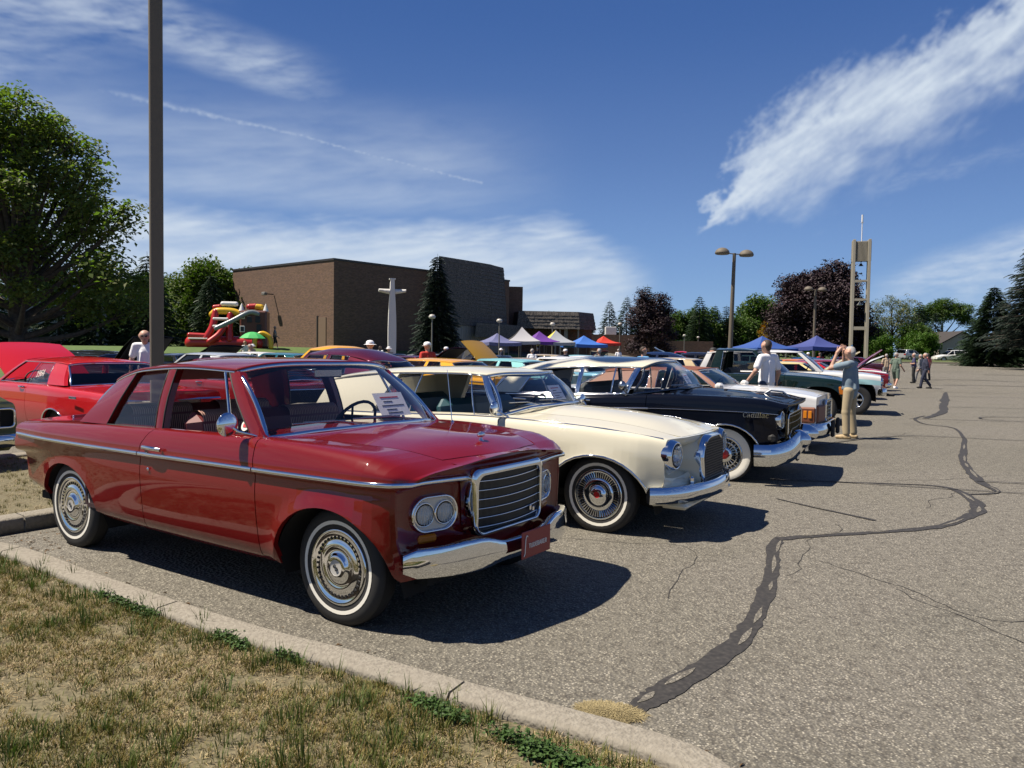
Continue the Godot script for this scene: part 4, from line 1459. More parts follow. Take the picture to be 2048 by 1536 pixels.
	for z in [0.30, -0.25]:
		m = Mb.new()
		m.tube(V([-0.76, 0.99, z, -0.84, 1.03, z + 0.2, -0.90, 1.03, z + 0.42]), 0.006, 5)
		part(h, "wiper", m, mats.steel)
	show_card(h, Vector3(-0.98, 1.005, -0.42), 0.26, 0.17)
	# black four-door with a white roof and a wrapped windshield
	var b := build_car({"called": "black_sedan", "label": "black fifties sedan with white roof, wide whitewall tyres and bullet bumper", "group": grp, "at": Vector3(2.9, 0, -9.77), "ang": 27.0,
		"xr": -4.5, "xf": 0.66, "hw": 0.985, "sill": [-4.5, 0.34, -3.0, 0.28, -0.5, 0.27, 0.3, 0.30, 0.66, 0.40],
		"sh": [-4.5, 0.96, -3.5, 0.92, -2.2, 0.93, -1.3, 0.97, -0.5, 1.0, 0.3, 0.99, 0.66, 0.93], "dk": [-4.5, 0.92, -3.0, 0.97, -1.2, 1.06, -0.5, 1.055, 0.2, 1.02, 0.66, 0.955],
		"wd": [-4.5, 0.88, -3.2, 0.99, -1.0, 1.0, 0.2, 0.99, 0.66, 0.92], "zf": [0.90, 0.955, 0.99, 1.0, 0.995, 0.975, 0.93, 0.68, 0.34, 0.0], "yf": [0.0, 0.1, 0.4, 0.7, 0.85, 0.95, 1.0, 0.1, 0.8, 1.0],
		"xnose": [0.0, 0.56, 2.0, 0.60, 3.0, 0.56, 4.0, 0.60, 5.0, 0.695, 6.0, 0.70, 7.0, 0.66],
		"arches": [[0.03, 0.28, 0.41, 0.40, 0.01, 2.0], [-3.05, 0.28, 0.40, 0.30, 0.0, 2.0]], "doors": [-0.93, -1.88, -2.75], "paint": navy, "roof_paint": cream, "pillar_paint": cream, "xcowl": -0.52, "xdeck": -3.4, "arch_trim": true,
		"nose": [0.3, -0.10, 0.5, -0.10, 0.72, -0.10, 0.80, -0.05, 0.9, 0.0], "bulge": 0.05, "nose_pow": 4.0, "hub": "hub_red",
		"wheels": {"x": [0.0, -3.05], "r": 0.328, "z": 0.80, "w": 0.17, "style": "spoke", "rim": 0.205, "white": [0.214, 0.302]},
		"trims": [[-4.4, -0.9, 3.4, 0.012], [-2.9, -1.3, 6.2, 0.012], [-0.9, 0.6, 3.4, 0.004]], "seat_m": mat("grey_cloth", S(0.06, 0.07, 0.075), 0.8), "handles": [-1.75, -2.65],
		"gh": {"zb": 0.86, "zd": [-3.2, 0.64, -2.0, 0.71, -1.1, 0.72], "yb": [-3.2, 0.935, -1.2, 0.985], "yd": [-3.1, 1.15, -2.7, 1.235, -2.2, 1.295, -1.5, 1.32, -1.05, 1.315], "yc": [-3.4, 1.16, -2.9, 1.30, -2.3, 1.41, -1.6, 1.445, -1.1, 1.425, -0.9, 1.385],
			"xf": -1.06, "xr": -2.95, "bf": 0.14, "br": 0.2, "pw": 2.8, "lip": 0.013, "q": 2,
			"pillars": [[-1.27, -1.20, -1.14, -1.07, 0.03, "chrome"], [-1.90, -1.86, -1.88, -1.84, 0.04, "chrome"], [-3.12, -2.72, -2.95, -2.56, 0.05]], "panes": [[-1.42, -1.27, -1.40, -1.14], [-1.86, -1.42, -1.84, -1.40, false], [-2.72, -1.90, -2.56, -1.88]], "trim": 0.011,
			"front": {"x": -1.14, "z": 0.855, "bulge": 0.58, "low": [0.0, 1.06, 0.7, 1.05, 1.0, 0.985], "pow": 4.5, "belly": 0.05, "trim": 0.02, "tz": 0.97, "trim_m": mat("dark_chrome", Color(0.35, 0.37, 0.4), 0.15, 1.0)}, "back": {"x": -3.15, "z": 0.76, "bulge": 0.25, "low": [0.0, 0.97, 1.0, 0.94], "trim": 0.014}}})
	for s in [1.0, -1.0]:
		var D := Vector3(1, 0, 0.05 * s).normalized()
		m = Mb.new()
		m.lathe(V2([0.115, -0.09, 0.112, 0.0, 0.10, 0.02, 0.088, 0.01]), Vector3(0.61, 0.745, 0.78 * s), out_of(D), 22)
		part(b, "headlight_rim", m, mats.chrome)
		headlamp(b, Vector3(0.615, 0.745, 0.78 * s), 0.09, out_of(D), 0.0)
		# bullet and its bracket
		m = Mb.new()
		m.lathe(V2([0.11, -0.30, 0.125, -0.12, 0.115, 0.0, 0.08, 0.07, 0.036, 0.11, 0.0, 0.12]), Vector3(0.79, 0.50, 0.44 * s), out_of(Vector3.RIGHT), 18)
		part(b, "bumper_bullet", m, mats.chrome)
		m = Mb.new()
		m.box(Vector3(0.76, 0.345, 0.44 * s), Vector3(0.06, 0.20, 0.07), Basis.IDENTITY, 0.025)
		part(b, "bumper_guard", m, mats.chrome)
		m = Mb.new()
		m.sweep(spline(V([0.36, 0.35, 0.985 * s, 0.55, 0.36, 0.96 * s, 0.69, 0.40, 0.82 * s, 0.75, 0.46, 0.60 * s, 0.77, 0.49, 0.44 * s]), 5), V2([0.045, -0.125, 0.065, -0.02, 0.055, 0.05, 0.03, 0.115, -0.03, 0.12, -0.03, -0.13]))
		part(b, "bumper_wing", m, mats.chrome)
		m = Mb.new()
		m.box(Vector3(0.545, 0.545, 0.86 * s), Vector3(0.10, 0.10, 0.16), Basis(Vector3.UP, -0.4 * s), 0.03)
		part(b, "parking_lamp", m, mats.dark)
		m = Mb.new()
		m.tube(V([-1.20, 0.985, 0.87 * s, -1.24, 1.05, 0.92 * s]), 0.01, 6)
		m.ball(Vector3(-1.25, 1.085, 0.93 * s), Vector3(0.05, 0.062, 0.062), 12, 8)
		part(b, "spotlight", m, mats.steel)
	bumper(b, "front_bumper", 0.76, 0.43, 0.16, 0.09, 0.50, 0.0, 0.0, mats.chrome)
	bumper(b, "rear_bumper", -4.62, 0.45, 0.2, 0.12, 0.94, 0.08, 0.2, mats.chrome, -1.0)
	grille(b, 0.70, 0.50, 0.80, 0.62, 0.08, 4, 14, 0.012, mat("gold_bar", Color(0.55, 0.47, 0.30), 0.35, 0.8), mats.black)
	words(b, "script_badge", "Cadillac", 0.075, Transform3D(Basis(Vector3(1, 0, -0.09), Vector3(0.12, 1, 0), Vector3(0.09, 0, 1)), Vector3(0.36, 0.80, 0.974)), mats.chrome, "Droid Serif")
	m = Mb.new()
	m.sweep(V([0.30, 1.0, 0, 0.38, 1.05, 0, 0.52, 1.035, 0, 0.60, 0.975, 0]), V2([0.009, -0.012, 0.006, 0.012, -0.006, 0.012, -0.009, -0.012]))
	part(b, "hood_ornament", m, mats.steel)
	for z in [0.35, -0.25]:
		m = Mb.new()
		m.tube(V([-0.52, 1.06, z, -0.60, 1.10, z + 0.18, -0.70, 1.10, z + 0.34]), 0.007, 5)
		part(b, "wiper", m, mats.steel)
	show_card(b, Vector3(-0.75, 1.08, -0.45), 0.26, 0.17)
	# white personal coupe with a brown roof
	var t := build_car({"called": "white_coupe", "label": "white coupe with brown vinyl roof and brown headlight covers behind the black car", "group": grp, "at": Vector3(4.35, 0, -12.6), "ang": 29.0,
		"xr": -4.2, "xf": 0.72, "hw": 0.94, "sill": [-4.2, 0.34, 0.72, 0.27], "sh": [-4.2, 0.86, -2.0, 0.92, -0.4, 0.945, 0.4, 0.915, 0.72, 0.865], "dk": [-4.2, 0.88, -2.0, 0.97, -0.5, 0.995, 0.3, 0.965, 0.72, 0.89],
		"wd": [-4.2, 0.94, -3.0, 1.0, 0.2, 1.0, 0.72, 0.95], "zf": [0.90, 0.96, 1.0, 1.0, 0.985, 0.97, 0.93, 0.70, 0.36, 0.0], "arches": [[0.0, 0.28, 0.40, 0.36, 0.01, 2.2], [-2.9, 0.28, 0.40, 0.34, 0.01, 2.2]],
		"doors": [-0.75, -2.1], "paint": white, "roof_paint": brown, "xcowl": -0.62, "xdeck": -3.3, "nose": [0.25, -0.05, 0.5, 0.0, 0.9, 0.0], "bulge": 0.03,
		"wheels": {"x": [0.0, -2.9], "r": 0.335, "z": 0.77, "w": 0.19, "style": "plain", "rim": 0.2, "white": [0.24, 0.262]}, "seat_m": brown,
		"lamps": [], "grilles": [[0.79, 0.50, 0.79, 0.34, 0.02, 5, 14, 0.02, mats.chrome, mat("grille_silver", Color(0.55, 0.56, 0.56), 0.3, 0.8)]],
		"bumpers": [["front_bumper", 0.80, 0.36, 0.22, 0.16, 0.93, 0.06, 0.12, 1.0], ["rear_bumper", -4.28, 0.42, 0.2, 0.12, 0.93, 0.03, 0.12, -1.0]], "tails": [[-4.25, 0.65, 0.62, 0.16, 0.5]],
		"gh": {"zb": 0.84, "zd": [-3.2, 0.62, -1.2, 0.64], "yb": [-3.2, 0.90, -1.0, 0.935], "yd": [-3.0, 1.12, -2.5, 1.20, -1.2, 1.235], "yc": [-3.2, 1.14, -2.5, 1.26, -1.6, 1.29, -1.0, 1.255], "xf": -1.16, "xr": -2.75, "bf": 0.12, "br": 0.12, "pw": 3.4,
			"pillars": [[-0.80, -0.70, -1.25, -1.15, 0.04], [-1.95, -1.80, -1.95, -1.80, 0.04], [-3.2, -2.35, -2.75, -2.2, 0.05]], "panes": [[-1.80, -0.80, -1.80, -1.25, false], [-2.35, -1.95, -2.2, -1.95]],
			"front": {"x": -0.72, "z": 0.80, "bulge": 0.12, "low": [0.0, 0.985, 1.0, 0.935], "trim": 0.013}, "back": {"x": -3.25, "z": 0.74, "bulge": 0.1, "low": [0.0, 0.95, 1.0, 0.90]}}})
	for s in [1.0, -1.0]:
		m = Mb.new()
		m.box(Vector3(0.75, 0.61, 0.63 * s), Vector3(0.05, 0.27, 0.44), Basis(Vector3.UP, -0.12 * s), 0.03)
		part(t, "headlight_cover", m, brown)
		m = Mb.new()
		m.box(Vector3(0.60, 0.60, 0.905 * s), Vector3(0.24, 0.24, 0.05), Basis(Vector3.UP, 0.1 * s), 0.03)
		var cv := part(t, "corner_cover", m, brown)
		for dx in [-0.035, 0.035]:
			m = Mb.new()
			m.box(Vector3(0.61 + dx, 0.61, 0.933 * s), Vector3(0.045, 0.11, 0.012), Basis(Vector3.UP, 0.1 * s), 0.004)
			part(cv, "marker_lamp", m, mat("marker_amber", S(0.75, 0.25, 0.015), 0.25))
		m = Mb.new()
		m.box(Vector3(-0.72, 0.99, 0.90 * s), Vector3(0.13, 0.11, 0.16), Basis.IDENTITY, 0.04)
		part(t, "door_mirror", m, white)
		m = Mb.new()
		m.box(Vector3(0.90, 0.37, 0.33 * s), Vector3(0.06, 0.26, 0.08), Basis.IDENTITY, 0.02)
		part(t, "bumper_guard", m, mats.dark)
	# dark green pickup
	var p := build_car({"called": "green_pickup", "label": "dark green pickup truck beside the man in the white shirt", "category": "pickup truck", "group": grp, "at": Vector3(7.05, 0, -17.5), "ang": 25.0,
		"xr": -4.3, "xf": 0.55, "hw": 0.98, "sill": [-4.3, 0.46, 0.55, 0.42], "sh": [-4.3, 1.08, -2.4, 1.08, -0.9, 1.075, 0.3, 1.0, 0.55, 0.94], "dk": [-4.3, 1.06, -2.0, 1.12, -0.9, 1.13, 0.3, 1.05, 0.55, 0.97],
		"wd": [-4.3, 1.0, 0.1, 1.0, 0.55, 0.95], "arches": [[0.0, 0.42, 0.47, 0.42, 0.01, 2.6], [-3.2, 0.42, 0.47, 0.42, 0.01, 2.6]], "doors": [-0.72, -2.05], "paint": green, "xcowl": -0.72, "xdeck": -4.0, "deck": false, "bulge": 0.03, "floor": 0.45,
		"wheels": {"x": [0.0, -3.2], "r": 0.37, "z": 0.83, "w": 0.23, "style": "alloy", "rim": 0.215}, "lamps": [], "seats": [-1.9],
		"grilles": [[0.60, 0.62, 0.90, 0.60, 0.02, 3, 0, 0.012, mats.dark, mats.black]], "bumpers": [["front_bumper", 0.66, 0.52, 0.2, 0.12, 0.95, 0.03, 0.1, 1.0], ["rear_bumper", -4.4, 0.55, 0.2, 0.12, 0.95, 0.0, 0.05, -1.0]], "bumper_m": mats.dark,
		"gh": {"zb": 0.90, "zd": 0.72, "yb": 1.075, "yd": [-2.3, 1.60, -1.4, 1.60], "yc": [-2.4, 1.63, -1.8, 1.665, -1.2, 1.61], "xf": -1.38, "xr": -2.22, "bf": 0.1, "br": 0.03, "pw": 4.0, "lip": 0.014,
			"pillars": [[-0.96, -0.80, -1.46, -1.36, 0.05], [-2.36, -2.12, -2.24, -2.08, 0.06]], "panes": [[-2.12, -0.96, -2.08, -1.46, false]], "front": {"x": -0.82, "z": 0.86, "bulge": 0.14, "low": [0.0, 1.12, 1.0, 1.075], "trim": 0.012, "trim_m": mats.dark, "glass": mats.glass}, "back": {"x": -2.36, "z": 0.84, "bulge": 0.0, "low": [0.0, 1.10, 1.0, 1.10], "trim_m": mats.dark}}})
	m = Mb.new()
	m.box(Vector3(-3.3, 0.62, 0), Vector3(1.85, 0.05, 1.7))
	for s in [1.0, -1.0]: m.box(Vector3(-3.3, 0.86, 0.86 * s), Vector3(1.85, 0.44, 0.05))
	m.box(Vector3(-2.42, 0.86, 0), Vector3(0.05, 0.44, 1.7))
	part(p, "cargo_bed", m, mats.dark)
	for s in [1.0, -1.0]:
		m = Mb.new()
		m.box(Vector3(0.575, 0.76, 0.74 * s), Vector3(0.05, 0.16, 0.26), Basis(Vector3.UP, -0.1 * s), 0.015)
		part(p, "headlight", m, mat("lamp_clear", S(0.55, 0.56, 0.57), 0.12, 0.3))
		m = Mb.new()
		m.box(Vector3(0.48, 0.76, 0.935 * s), Vector3(0.17, 0.17, 0.03), Basis(Vector3.UP, 0.1 * s), 0.01)
		part(p, "marker_lamp", m, mats.amber)
		m = Mb.new()
		m.box(Vector3(-0.98, 1.16, 1.04 * s), Vector3(0.09, 0.20, 0.18), Basis.IDENTITY, 0.03)
		part(p, "door_mirror", m, mats.dark)
	# white off-roader with a pale teal band
	var w := build_car({"called": "white_off_roader", "label": "white two-door off-roader with pale teal side band behind the green pickup", "category": "car", "group": grp, "at": Vector3(9.2, 0, -20.7), "ang": 22.0,
		"xr": -4.0, "xf": 0.60, "hw": 1.0, "sill": [-4.0, 0.52, 0.6, 0.50], "sh": [-4.0, 1.09, -1.0, 1.09, 0.2, 1.05, 0.6, 1.0], "dk": [-4.0, 1.1, -1.0, 1.14, 0.2, 1.09, 0.6, 1.03], "wd": [-4.0, 0.98, 0.2, 1.0, 0.6, 0.97],
		"arches": [[0.0, 0.44, 0.50, 0.46, 0.01, 2.8], [-2.7, 0.44, 0.50, 0.46, 0.01, 2.8]], "doors": [-0.85, -2.0], "paint": white, "top_paint": teal, "split": 2.3, "split_top": 3.3, "xcowl": -0.75, "xdeck": -3.9, "deck": false, "bulge": 0.02, "floor": 0.5,
		"wheels": {"x": [0.0, -2.7], "r": 0.40, "z": 0.85, "w": 0.27, "style": "alloy", "rim": 0.21}, "lamps": [[0.64, 0.86, 0.78, 0.09]], "seats": [-1.8, -2.8], "glass": mats.glass_dark,
		"grilles": [[0.64, 0.72, 0.96, 0.66, 0.02, 6, 0, 0.014, mats.chrome, mats.black]], "bumpers": [["front_bumper", 0.72, 0.60, 0.18, 0.14, 1.0, 0.03, 0.1, 1.0], ["rear_bumper", -4.1, 0.62, 0.18, 0.12, 0.98, 0.0, 0.05, -1.0]],
		"gh": {"zb": 0.93, "zd": 0.80, "yb": 1.09, "yd": [-4.0, 1.50, -3.4, 1.58, -1.4, 1.59], "yc": [-4.1, 1.52, -3.4, 1.64, -2.0, 1.665, -1.2, 1.61], "xf": -1.38, "xr": -3.75, "bf": 0.08, "br": 0.06, "pw": 4.0, "lip": 0.014,
			"pillars": [[-0.92, -0.78, -1.44, -1.34, 0.05], [-2.12, -1.95, -2.10, -1.95, 0.05], [-3.98, -3.80, -3.78, -3.62, 0.06]], "panes": [[-1.95, -0.92, -1.95, -1.44, false], [-3.80, -2.12, -3.62, -2.10]], "side_trim_m": mats.dark,
			"front": {"glass": mats.glass, "x": -0.80, "z": 0.89, "bulge": 0.06, "low": [0.0, 1.13, 1.0, 1.09], "trim": 0.014, "trim_m": mats.dark}, "back": {"x": -3.98, "z": 0.88, "bulge": 0.0, "low": [0.0, 1.1, 1.0, 1.1], "trim_m": mats.dark}}})
	m = Mb.new()
	m.tube(V([0.78, 0.50, 0.3, 0.95, 0.50, 0.3, 0.95, 0.50, -0.3, 0.78, 0.50, -0.3]), 0.03, 6)
	part(w, "tow_hook_bar", m, mats.dark)

# ---------------------------------------------------------------- people
# One smooth surface per body or garment: tapered capsules joined by a smooth minimum, meshed as surface nets.
func blob(bones: Array, cell: float, k: float) -> Mb:
	var lo := Vector3(9, 9, 9); var hi := -lo
	for b in bones:
		var r: float = maxf(b[2], b[3]) + k + cell * 2
		lo = lo.min(b[0].min(b[1]) - Vector3(r, r, r))
		hi = hi.max(b[0].max(b[1]) + Vector3(r, r, r))
	var nx := int((hi.x - lo.x) / cell) + 2
	var ny := int((hi.y - lo.y) / cell) + 2
	var nz := int((hi.z - lo.z) / cell) + 2
	var f := PackedFloat32Array()
	f.resize(nx * ny * nz)
	f.fill(1.0)
	for b in bones:
		var a: Vector3 = b[0]; var e: Vector3 = b[1]
		var ra: float = b[2]; var rb: float = b[3]
		var sq: Vector3 = b[4] if b.size() > 4 else Vector3.ONE    # flattening
		var r := maxf(ra, rb) + k + cell
		var l2 := (a.min(e) - Vector3(r, r, r) - lo) / cell
		var h2 := (a.max(e) + Vector3(r, r, r) - lo) / cell
		var ab := (e - a) * sq
		var dd := maxf(ab.length_squared(), 1e-9)
		for iz in range(maxi(0, int(l2.z)), mini(nz, int(h2.z) + 1)):
			for iy in range(maxi(0, int(l2.y)), mini(ny, int(h2.y) + 1)):
				var row := (iz * ny + iy) * nx
				for ix in range(maxi(0, int(l2.x)), mini(nx, int(h2.x) + 1)):
					var p := (lo + Vector3(ix, iy, iz) * cell - a) * sq
					var t := clampf(p.dot(ab) / dd, 0.0, 1.0)
					var d := (p - ab * t).length() - lerpf(ra, rb, t)
					var o := f[row + ix]
					var h := maxf(k - absf(d - o), 0.0) / k
					f[row + ix] = minf(d, o) - h * h * k * 0.25
	var m := Mb.new()
	var id := PackedInt32Array()
	id.resize(nx * ny * nz)
	id.fill(-1)
	var sx := 1; var sy := nx; var sz := nx * ny
	for iz in nz - 1:
		for iy in ny - 1:
			for ix in nx - 1:
				var c := (iz * ny + iy) * nx + ix
				var v0 := f[c]
				if v0 > cell * 2.5 or v0 < -cell * 2.5: continue
				var vs := [v0, f[c + sx], f[c + sy], f[c + sx + sy], f[c + sz], f[c + sx + sz], f[c + sy + sz], f[c + sx + sy + sz]]
				var neg := 0
				for q in 8:
					if vs[q] < 0.0: neg += 1
				if neg == 0 or neg == 8: continue
				var acc := Vector3.ZERO
				var cnt := 0
				for q in [[0, 1], [2, 3], [4, 5], [6, 7], [0, 2], [1, 3], [4, 6], [5, 7], [0, 4], [1, 5], [2, 6], [3, 7]]:
					var p: float = vs[q[0]]; var s: float = vs[q[1]]
					if (p < 0.0) != (s < 0.0):
						var t := p / (p - s)
						var A := Vector3(q[0] & 1, (q[0] >> 1) & 1, (q[0] >> 2) & 1)
						var B := Vector3(q[1] & 1, (q[1] >> 1) & 1, (q[1] >> 2) & 1)
						acc += A.lerp(B, t)
						cnt += 1
				var g := Vector3(vs[1] + vs[3] + vs[5] + vs[7] - vs[0] - vs[2] - vs[4] - vs[6], vs[2] + vs[3] + vs[6] + vs[7] - vs[0] - vs[1] - vs[4] - vs[5], vs[4] + vs[5] + vs[6] + vs[7] - vs[0] - vs[1] - vs[2] - vs[3])
				id[c] = m.put(lo + (Vector3(ix, iy, iz) + acc / cnt) * cell, g.normalized())
	for iz in range(1, nz - 1):
		for iy in range(1, ny - 1):
			for ix in range(1, nx - 1):
				var c := (iz * ny + iy) * nx + ix
				var ins := f[c] < 0.0
				for q in [[sx, sy, sz], [sy, sz, sx], [sz, sx, sy]]:
					if ins == (f[c + q[0]] < 0.0): continue
					var a := id[c - q[1] - q[2]]; var b := id[c - q[2]]; var d := id[c]; var e := id[c - q[1]]
					if a < 0 or b < 0 or d < 0 or e < 0: continue
					if ins: m.ix.append_array([a, d, b, a, e, d])
					else: m.ix.append_array([a, b, d, a, d, e])
	return m

# pose: joint name -> offset from the standing skeleton (metres, +x is where the person faces)
func person(label: String, at: Vector3, face: float, o: Dictionary) -> Node3D:
	var root := thing("person", label, "person", at, face, o.get("group", ""))
	var J := {"pelvis": Vector3(0, 0.95, 0), "waist": Vector3(0, 1.08, 0), "chest": Vector3(0.01, 1.28, 0), "neck": Vector3(0, 1.46, 0), "head": Vector3(0.025, 1.62, 0),
		"shl": Vector3(0, 1.41, -0.185), "shr": Vector3(0, 1.41, 0.185), "ell": Vector3(-0.03, 1.13, -0.25), "elr": Vector3(-0.03, 1.13, 0.25), "wrl": Vector3(0.05, 0.89, -0.26), "wrr": Vector3(0.05, 0.89, 0.26),
		"hal": Vector3(0.08, 0.80, -0.255), "har": Vector3(0.08, 0.80, 0.255), "hpl": Vector3(0, 0.90, -0.10), "hpr": Vector3(0, 0.90, 0.10), "knl": Vector3(0.03, 0.50, -0.135), "knr": Vector3(0.02, 0.50, 0.135),
		"anl": Vector3(0.0, 0.09, -0.155), "anr": Vector3(-0.03, 0.09, 0.155), "tol": Vector3(0.17, 0.035, -0.19), "tor": Vector3(0.14, 0.035, 0.19)}
	var pose: Dictionary = o.get("pose", {})
	for k in pose: J[k] = J[k] + pose[k]
	var cell: float = o.get("cell", 0.02)
	var bulk: float = o.get("bulk", 1.0)
	var flat := Vector3(1.28, 1, 0.92)
	# body: head, neck, arms, legs in one skin
	var h: Vector3 = J.head
	var bones := [[h + Vector3(-0.015, 0.03, 0), h + Vector3(0.0, 0.02, 0), 0.098, 0.094], [h + Vector3(0.015, -0.055, 0), h + Vector3(0.035, -0.075, 0), 0.062, 0.05], [J.neck + Vector3(-0.005, -0.03, 0), h + Vector3(-0.01, -0.06, 0), 0.06, 0.055],
		[J.neck + Vector3(0, -0.06, 0), J.chest, 0.07, 0.12, flat], [J.chest, J.pelvis, 0.12, 0.12, flat],
		[h + Vector3(0.085, -0.005, 0), h + Vector3(0.10, -0.025, 0), 0.013, 0.016],
		[h + Vector3(-0.005, -0.015, -0.085), h + Vector3(-0.01, 0.02, -0.09), 0.016, 0.02], [h + Vector3(-0.005, -0.015, 0.085), h + Vector3(-0.01, 0.02, 0.09), 0.016, 0.02]]
	for s in ["l", "r"]:
		bones.append([J["sh" + s], J["el" + s], 0.052, 0.04]); bones.append([J["el" + s], J["wr" + s], 0.041, 0.028])
		bones.append([J["wr" + s], J["ha" + s], 0.028, 0.036, Vector3(1, 1, 1)])
		bones.append([J["hp" + s], J["kn" + s], 0.078, 0.055]); bones.append([J["kn" + s], J["an" + s], 0.056, 0.038])
	var sk := blob(bones, cell, 0.03)
	for s in ["l", "r"]:     # five fingers, each of its own length, a little curled
		var w: Vector3 = J["wr" + s]; var p: Vector3 = J["ha" + s]
		var d := (p - w).normalized()
		var ac := d.cross(Vector3(0, 0, 1) if absf(d.z) < 0.8 else Vector3.RIGHT).normalized()
		var cu := d.cross(ac) * (1.0 if s == "l" else -1.0)
		for k in 4:
			var b := p + ac * (0.03 - 0.02 * k) + d * 0.02
			var L: float = [0.065, 0.078, 0.072, 0.055][k]
			sk.tube(PackedVector3Array([b, b + d * L * 0.5 + cu * 0.006, b + d * L * 0.9 + cu * 0.024]), PackedFloat32Array([0.0095, 0.0085, 0.007]), 6)
		var tb := w.lerp(p, 0.45) + ac * 0.03
		sk.tube(PackedVector3Array([tb, tb + d * 0.03 + ac * 0.022 + cu * 0.008, tb + d * 0.06 + ac * 0.026 + cu * 0.02]), PackedFloat32Array([0.012, 0.010, 0.008]), 6)
	var skin := mat(o.get("skin", "skin_fair"), S(0.42, 0.24, 0.17), 0.55)
	part(root, "body", sk, skin)
	# face
	var fm := Mb.new()
	for s in [-1.0, 1.0]: fm.ball(h + Vector3(0.083, 0.012, 0.033 * s), Vector3(0.010, 0.009, 0.013), 8, 6)
	part(root, "eyes", fm, mats.ink)
	fm = Mb.new()
	fm.ball(h + Vector3(0.088, -0.062, 0), Vector3(0.008, 0.006, 0.024), 8, 5)
	part(root, "mouth", fm, mat("lip", S(0.33, 0.12, 0.10), 0.5))
	if o.get("glasses", false):
		fm = Mb.new()
		for s in [-1.0, 1.0]: fm.ball(h + Vector3(0.097, 0.012, 0.034 * s), Vector3(0.008, 0.02, 0.028), 10, 6)
		fm.tube(PackedVector3Array([h + Vector3(0.0, 0.02, -0.098), h + Vector3(0.10, 0.018, -0.05), h + Vector3(0.105, 0.018, 0.05), h + Vector3(0.0, 0.02, 0.098)]), 0.004, 5)
		part(root, "sunglasses", fm, mats.dark)
	if o.has("hair"):
		var hb := [[h + Vector3(-0.03, 0.055, 0), h + Vector3(-0.005, 0.06, 0), 0.082, 0.078], [h + Vector3(-0.055, 0.02, -0.02), h + Vector3(-0.05, -0.03, 0.0), 0.068, 0.055]]
		if o.get("long", false): hb.append([h + Vector3(-0.06, -0.02, 0), h + Vector3(-0.09, -0.2, 0), 0.07, 0.06])
		part(root, "hair", blob(hb, minf(cell, 0.016), 0.02), mats[o.hair])
	if o.has("hat"):
		var c := Mb.new()
		c.lathe(V2([0.108, 0.03, 0.109, 0.06, 0.098, 0.10, 0.06, 0.13, 0.0, 0.14]), h, Basis.IDENTITY, 18)
		if o.get("brim", false): c.lathe(V2([0.105, 0.035, 0.17, 0.022, 0.172, 0.018, 0.104, 0.028]), h, Basis.IDENTITY, 18)
		else: c.prism(V2([-0.085, 0.06, -0.075, 0.17, -0.03, 0.205, 0.03, 0.205, 0.075, 0.17, 0.085, 0.06]), Transform3D(Basis(Vector3(0, 0, 1), Vector3(1, -0.12, 0), Vector3(0.12, 1, 0)), h + Vector3(0.0, 0.045, 0)), 0.006)
		part(root, "hat", c, mats[o.hat])
	# shirt
	var sb := [[J.neck + Vector3(-0.005, -0.055, 0), J.chest, 0.085 * bulk, 0.135 * bulk, flat], [J.chest, J.waist, 0.138 * bulk, 0.135 * bulk, flat], [J.waist, J.pelvis + Vector3(0, -0.06, 0), 0.135 * bulk, 0.145 * bulk, flat], [J.shl * Vector3(1, 1, 0.7), J.shr * Vector3(1, 1, 0.7), 0.068, 0.068]]
	for s in ["l", "r"]:
		var a: Vector3 = J["sh" + s]; var b: Vector3 = J["el" + s]
		sb.append([a, a.lerp(b, 0.66), 0.062, 0.068])
		if o.get("sleeves", false): sb.append([a.lerp(b, 0.7), b, 0.066, 0.058]); sb.append([b, J["wr" + s], 0.056, 0.04])
		# folds
		sb.append([J.chest + Vector3(0.10, 0, 0.06 if s == "l" else -0.06), J.pelvis + Vector3(0.11, 0.0, 0.1 if s == "l" else -0.08), 0.02, 0.035])
		sb.append([J.chest + Vector3(-0.085, 0.05, 0.08 if s == "l" else -0.05), J.pelvis + Vector3(-0.115, 0.0, 0.03 if s == "l" else -0.09), 0.018, 0.032])
	part(root, "shirt", blob(sb, cell, 0.03), mats[o.shirt])
	# trousers or shorts
	var tb2 := [[J.pelvis + Vector3(0, 0.02, 0), J.pelvis + Vector3(0, -0.05, 0), 0.13 * bulk, 0.135 * bulk, Vector3(1.2, 1, 0.95)]]
	for s in ["l", "r"]:
		var a: Vector3 = J["hp" + s]; var b: Vector3 = J["kn" + s]; var c: Vector3 = J["an" + s]
		tb2.append([a, b, 0.092 * bulk, 0.074])
		if not o.get("shorts", false):
			tb2.append([b, c.lerp(b, 0.06), 0.074, 0.064])
			tb2.append([b.lerp(c, 0.7) + Vector3(0.05, 0, 0), b.lerp(c, 0.9) + Vector3(0.035, 0, 0.01), 0.03, 0.035])
	part(root, "shorts" if o.get("shorts", false) else "trousers", blob(tb2, cell, 0.018), mats[o.legs])
	for s in ["l", "r"]:
		var a: Vector3 = J["an" + s]; var t: Vector3 = J["to" + s]
		var d := Vector3(t.x - a.x, 0, t.z - a.z).normalized()
		var base := Vector3(a.x, t.y, a.z)
		part(root, "shoe", blob([[base - d * 0.045, base + d * 0.08, 0.042, 0.046], [base + d * 0.08, base + d * 0.16, 0.046, 0.038], [base + Vector3(0, 0.05, 0), base, 0.045, 0.045]], minf(cell, 0.016), 0.02), mats[o.get("shoes", "dark")])
	root.scale = Vector3.ONE * o.get("size", 1.0)
	return root

func recolor(o: Node3D, c: Dictionary) -> void:
	for k in o.get_children():
		for q in c:
			if String(k.name).begins_with(q) and k is MeshInstance3D: k.material_override = mats[c[q]]

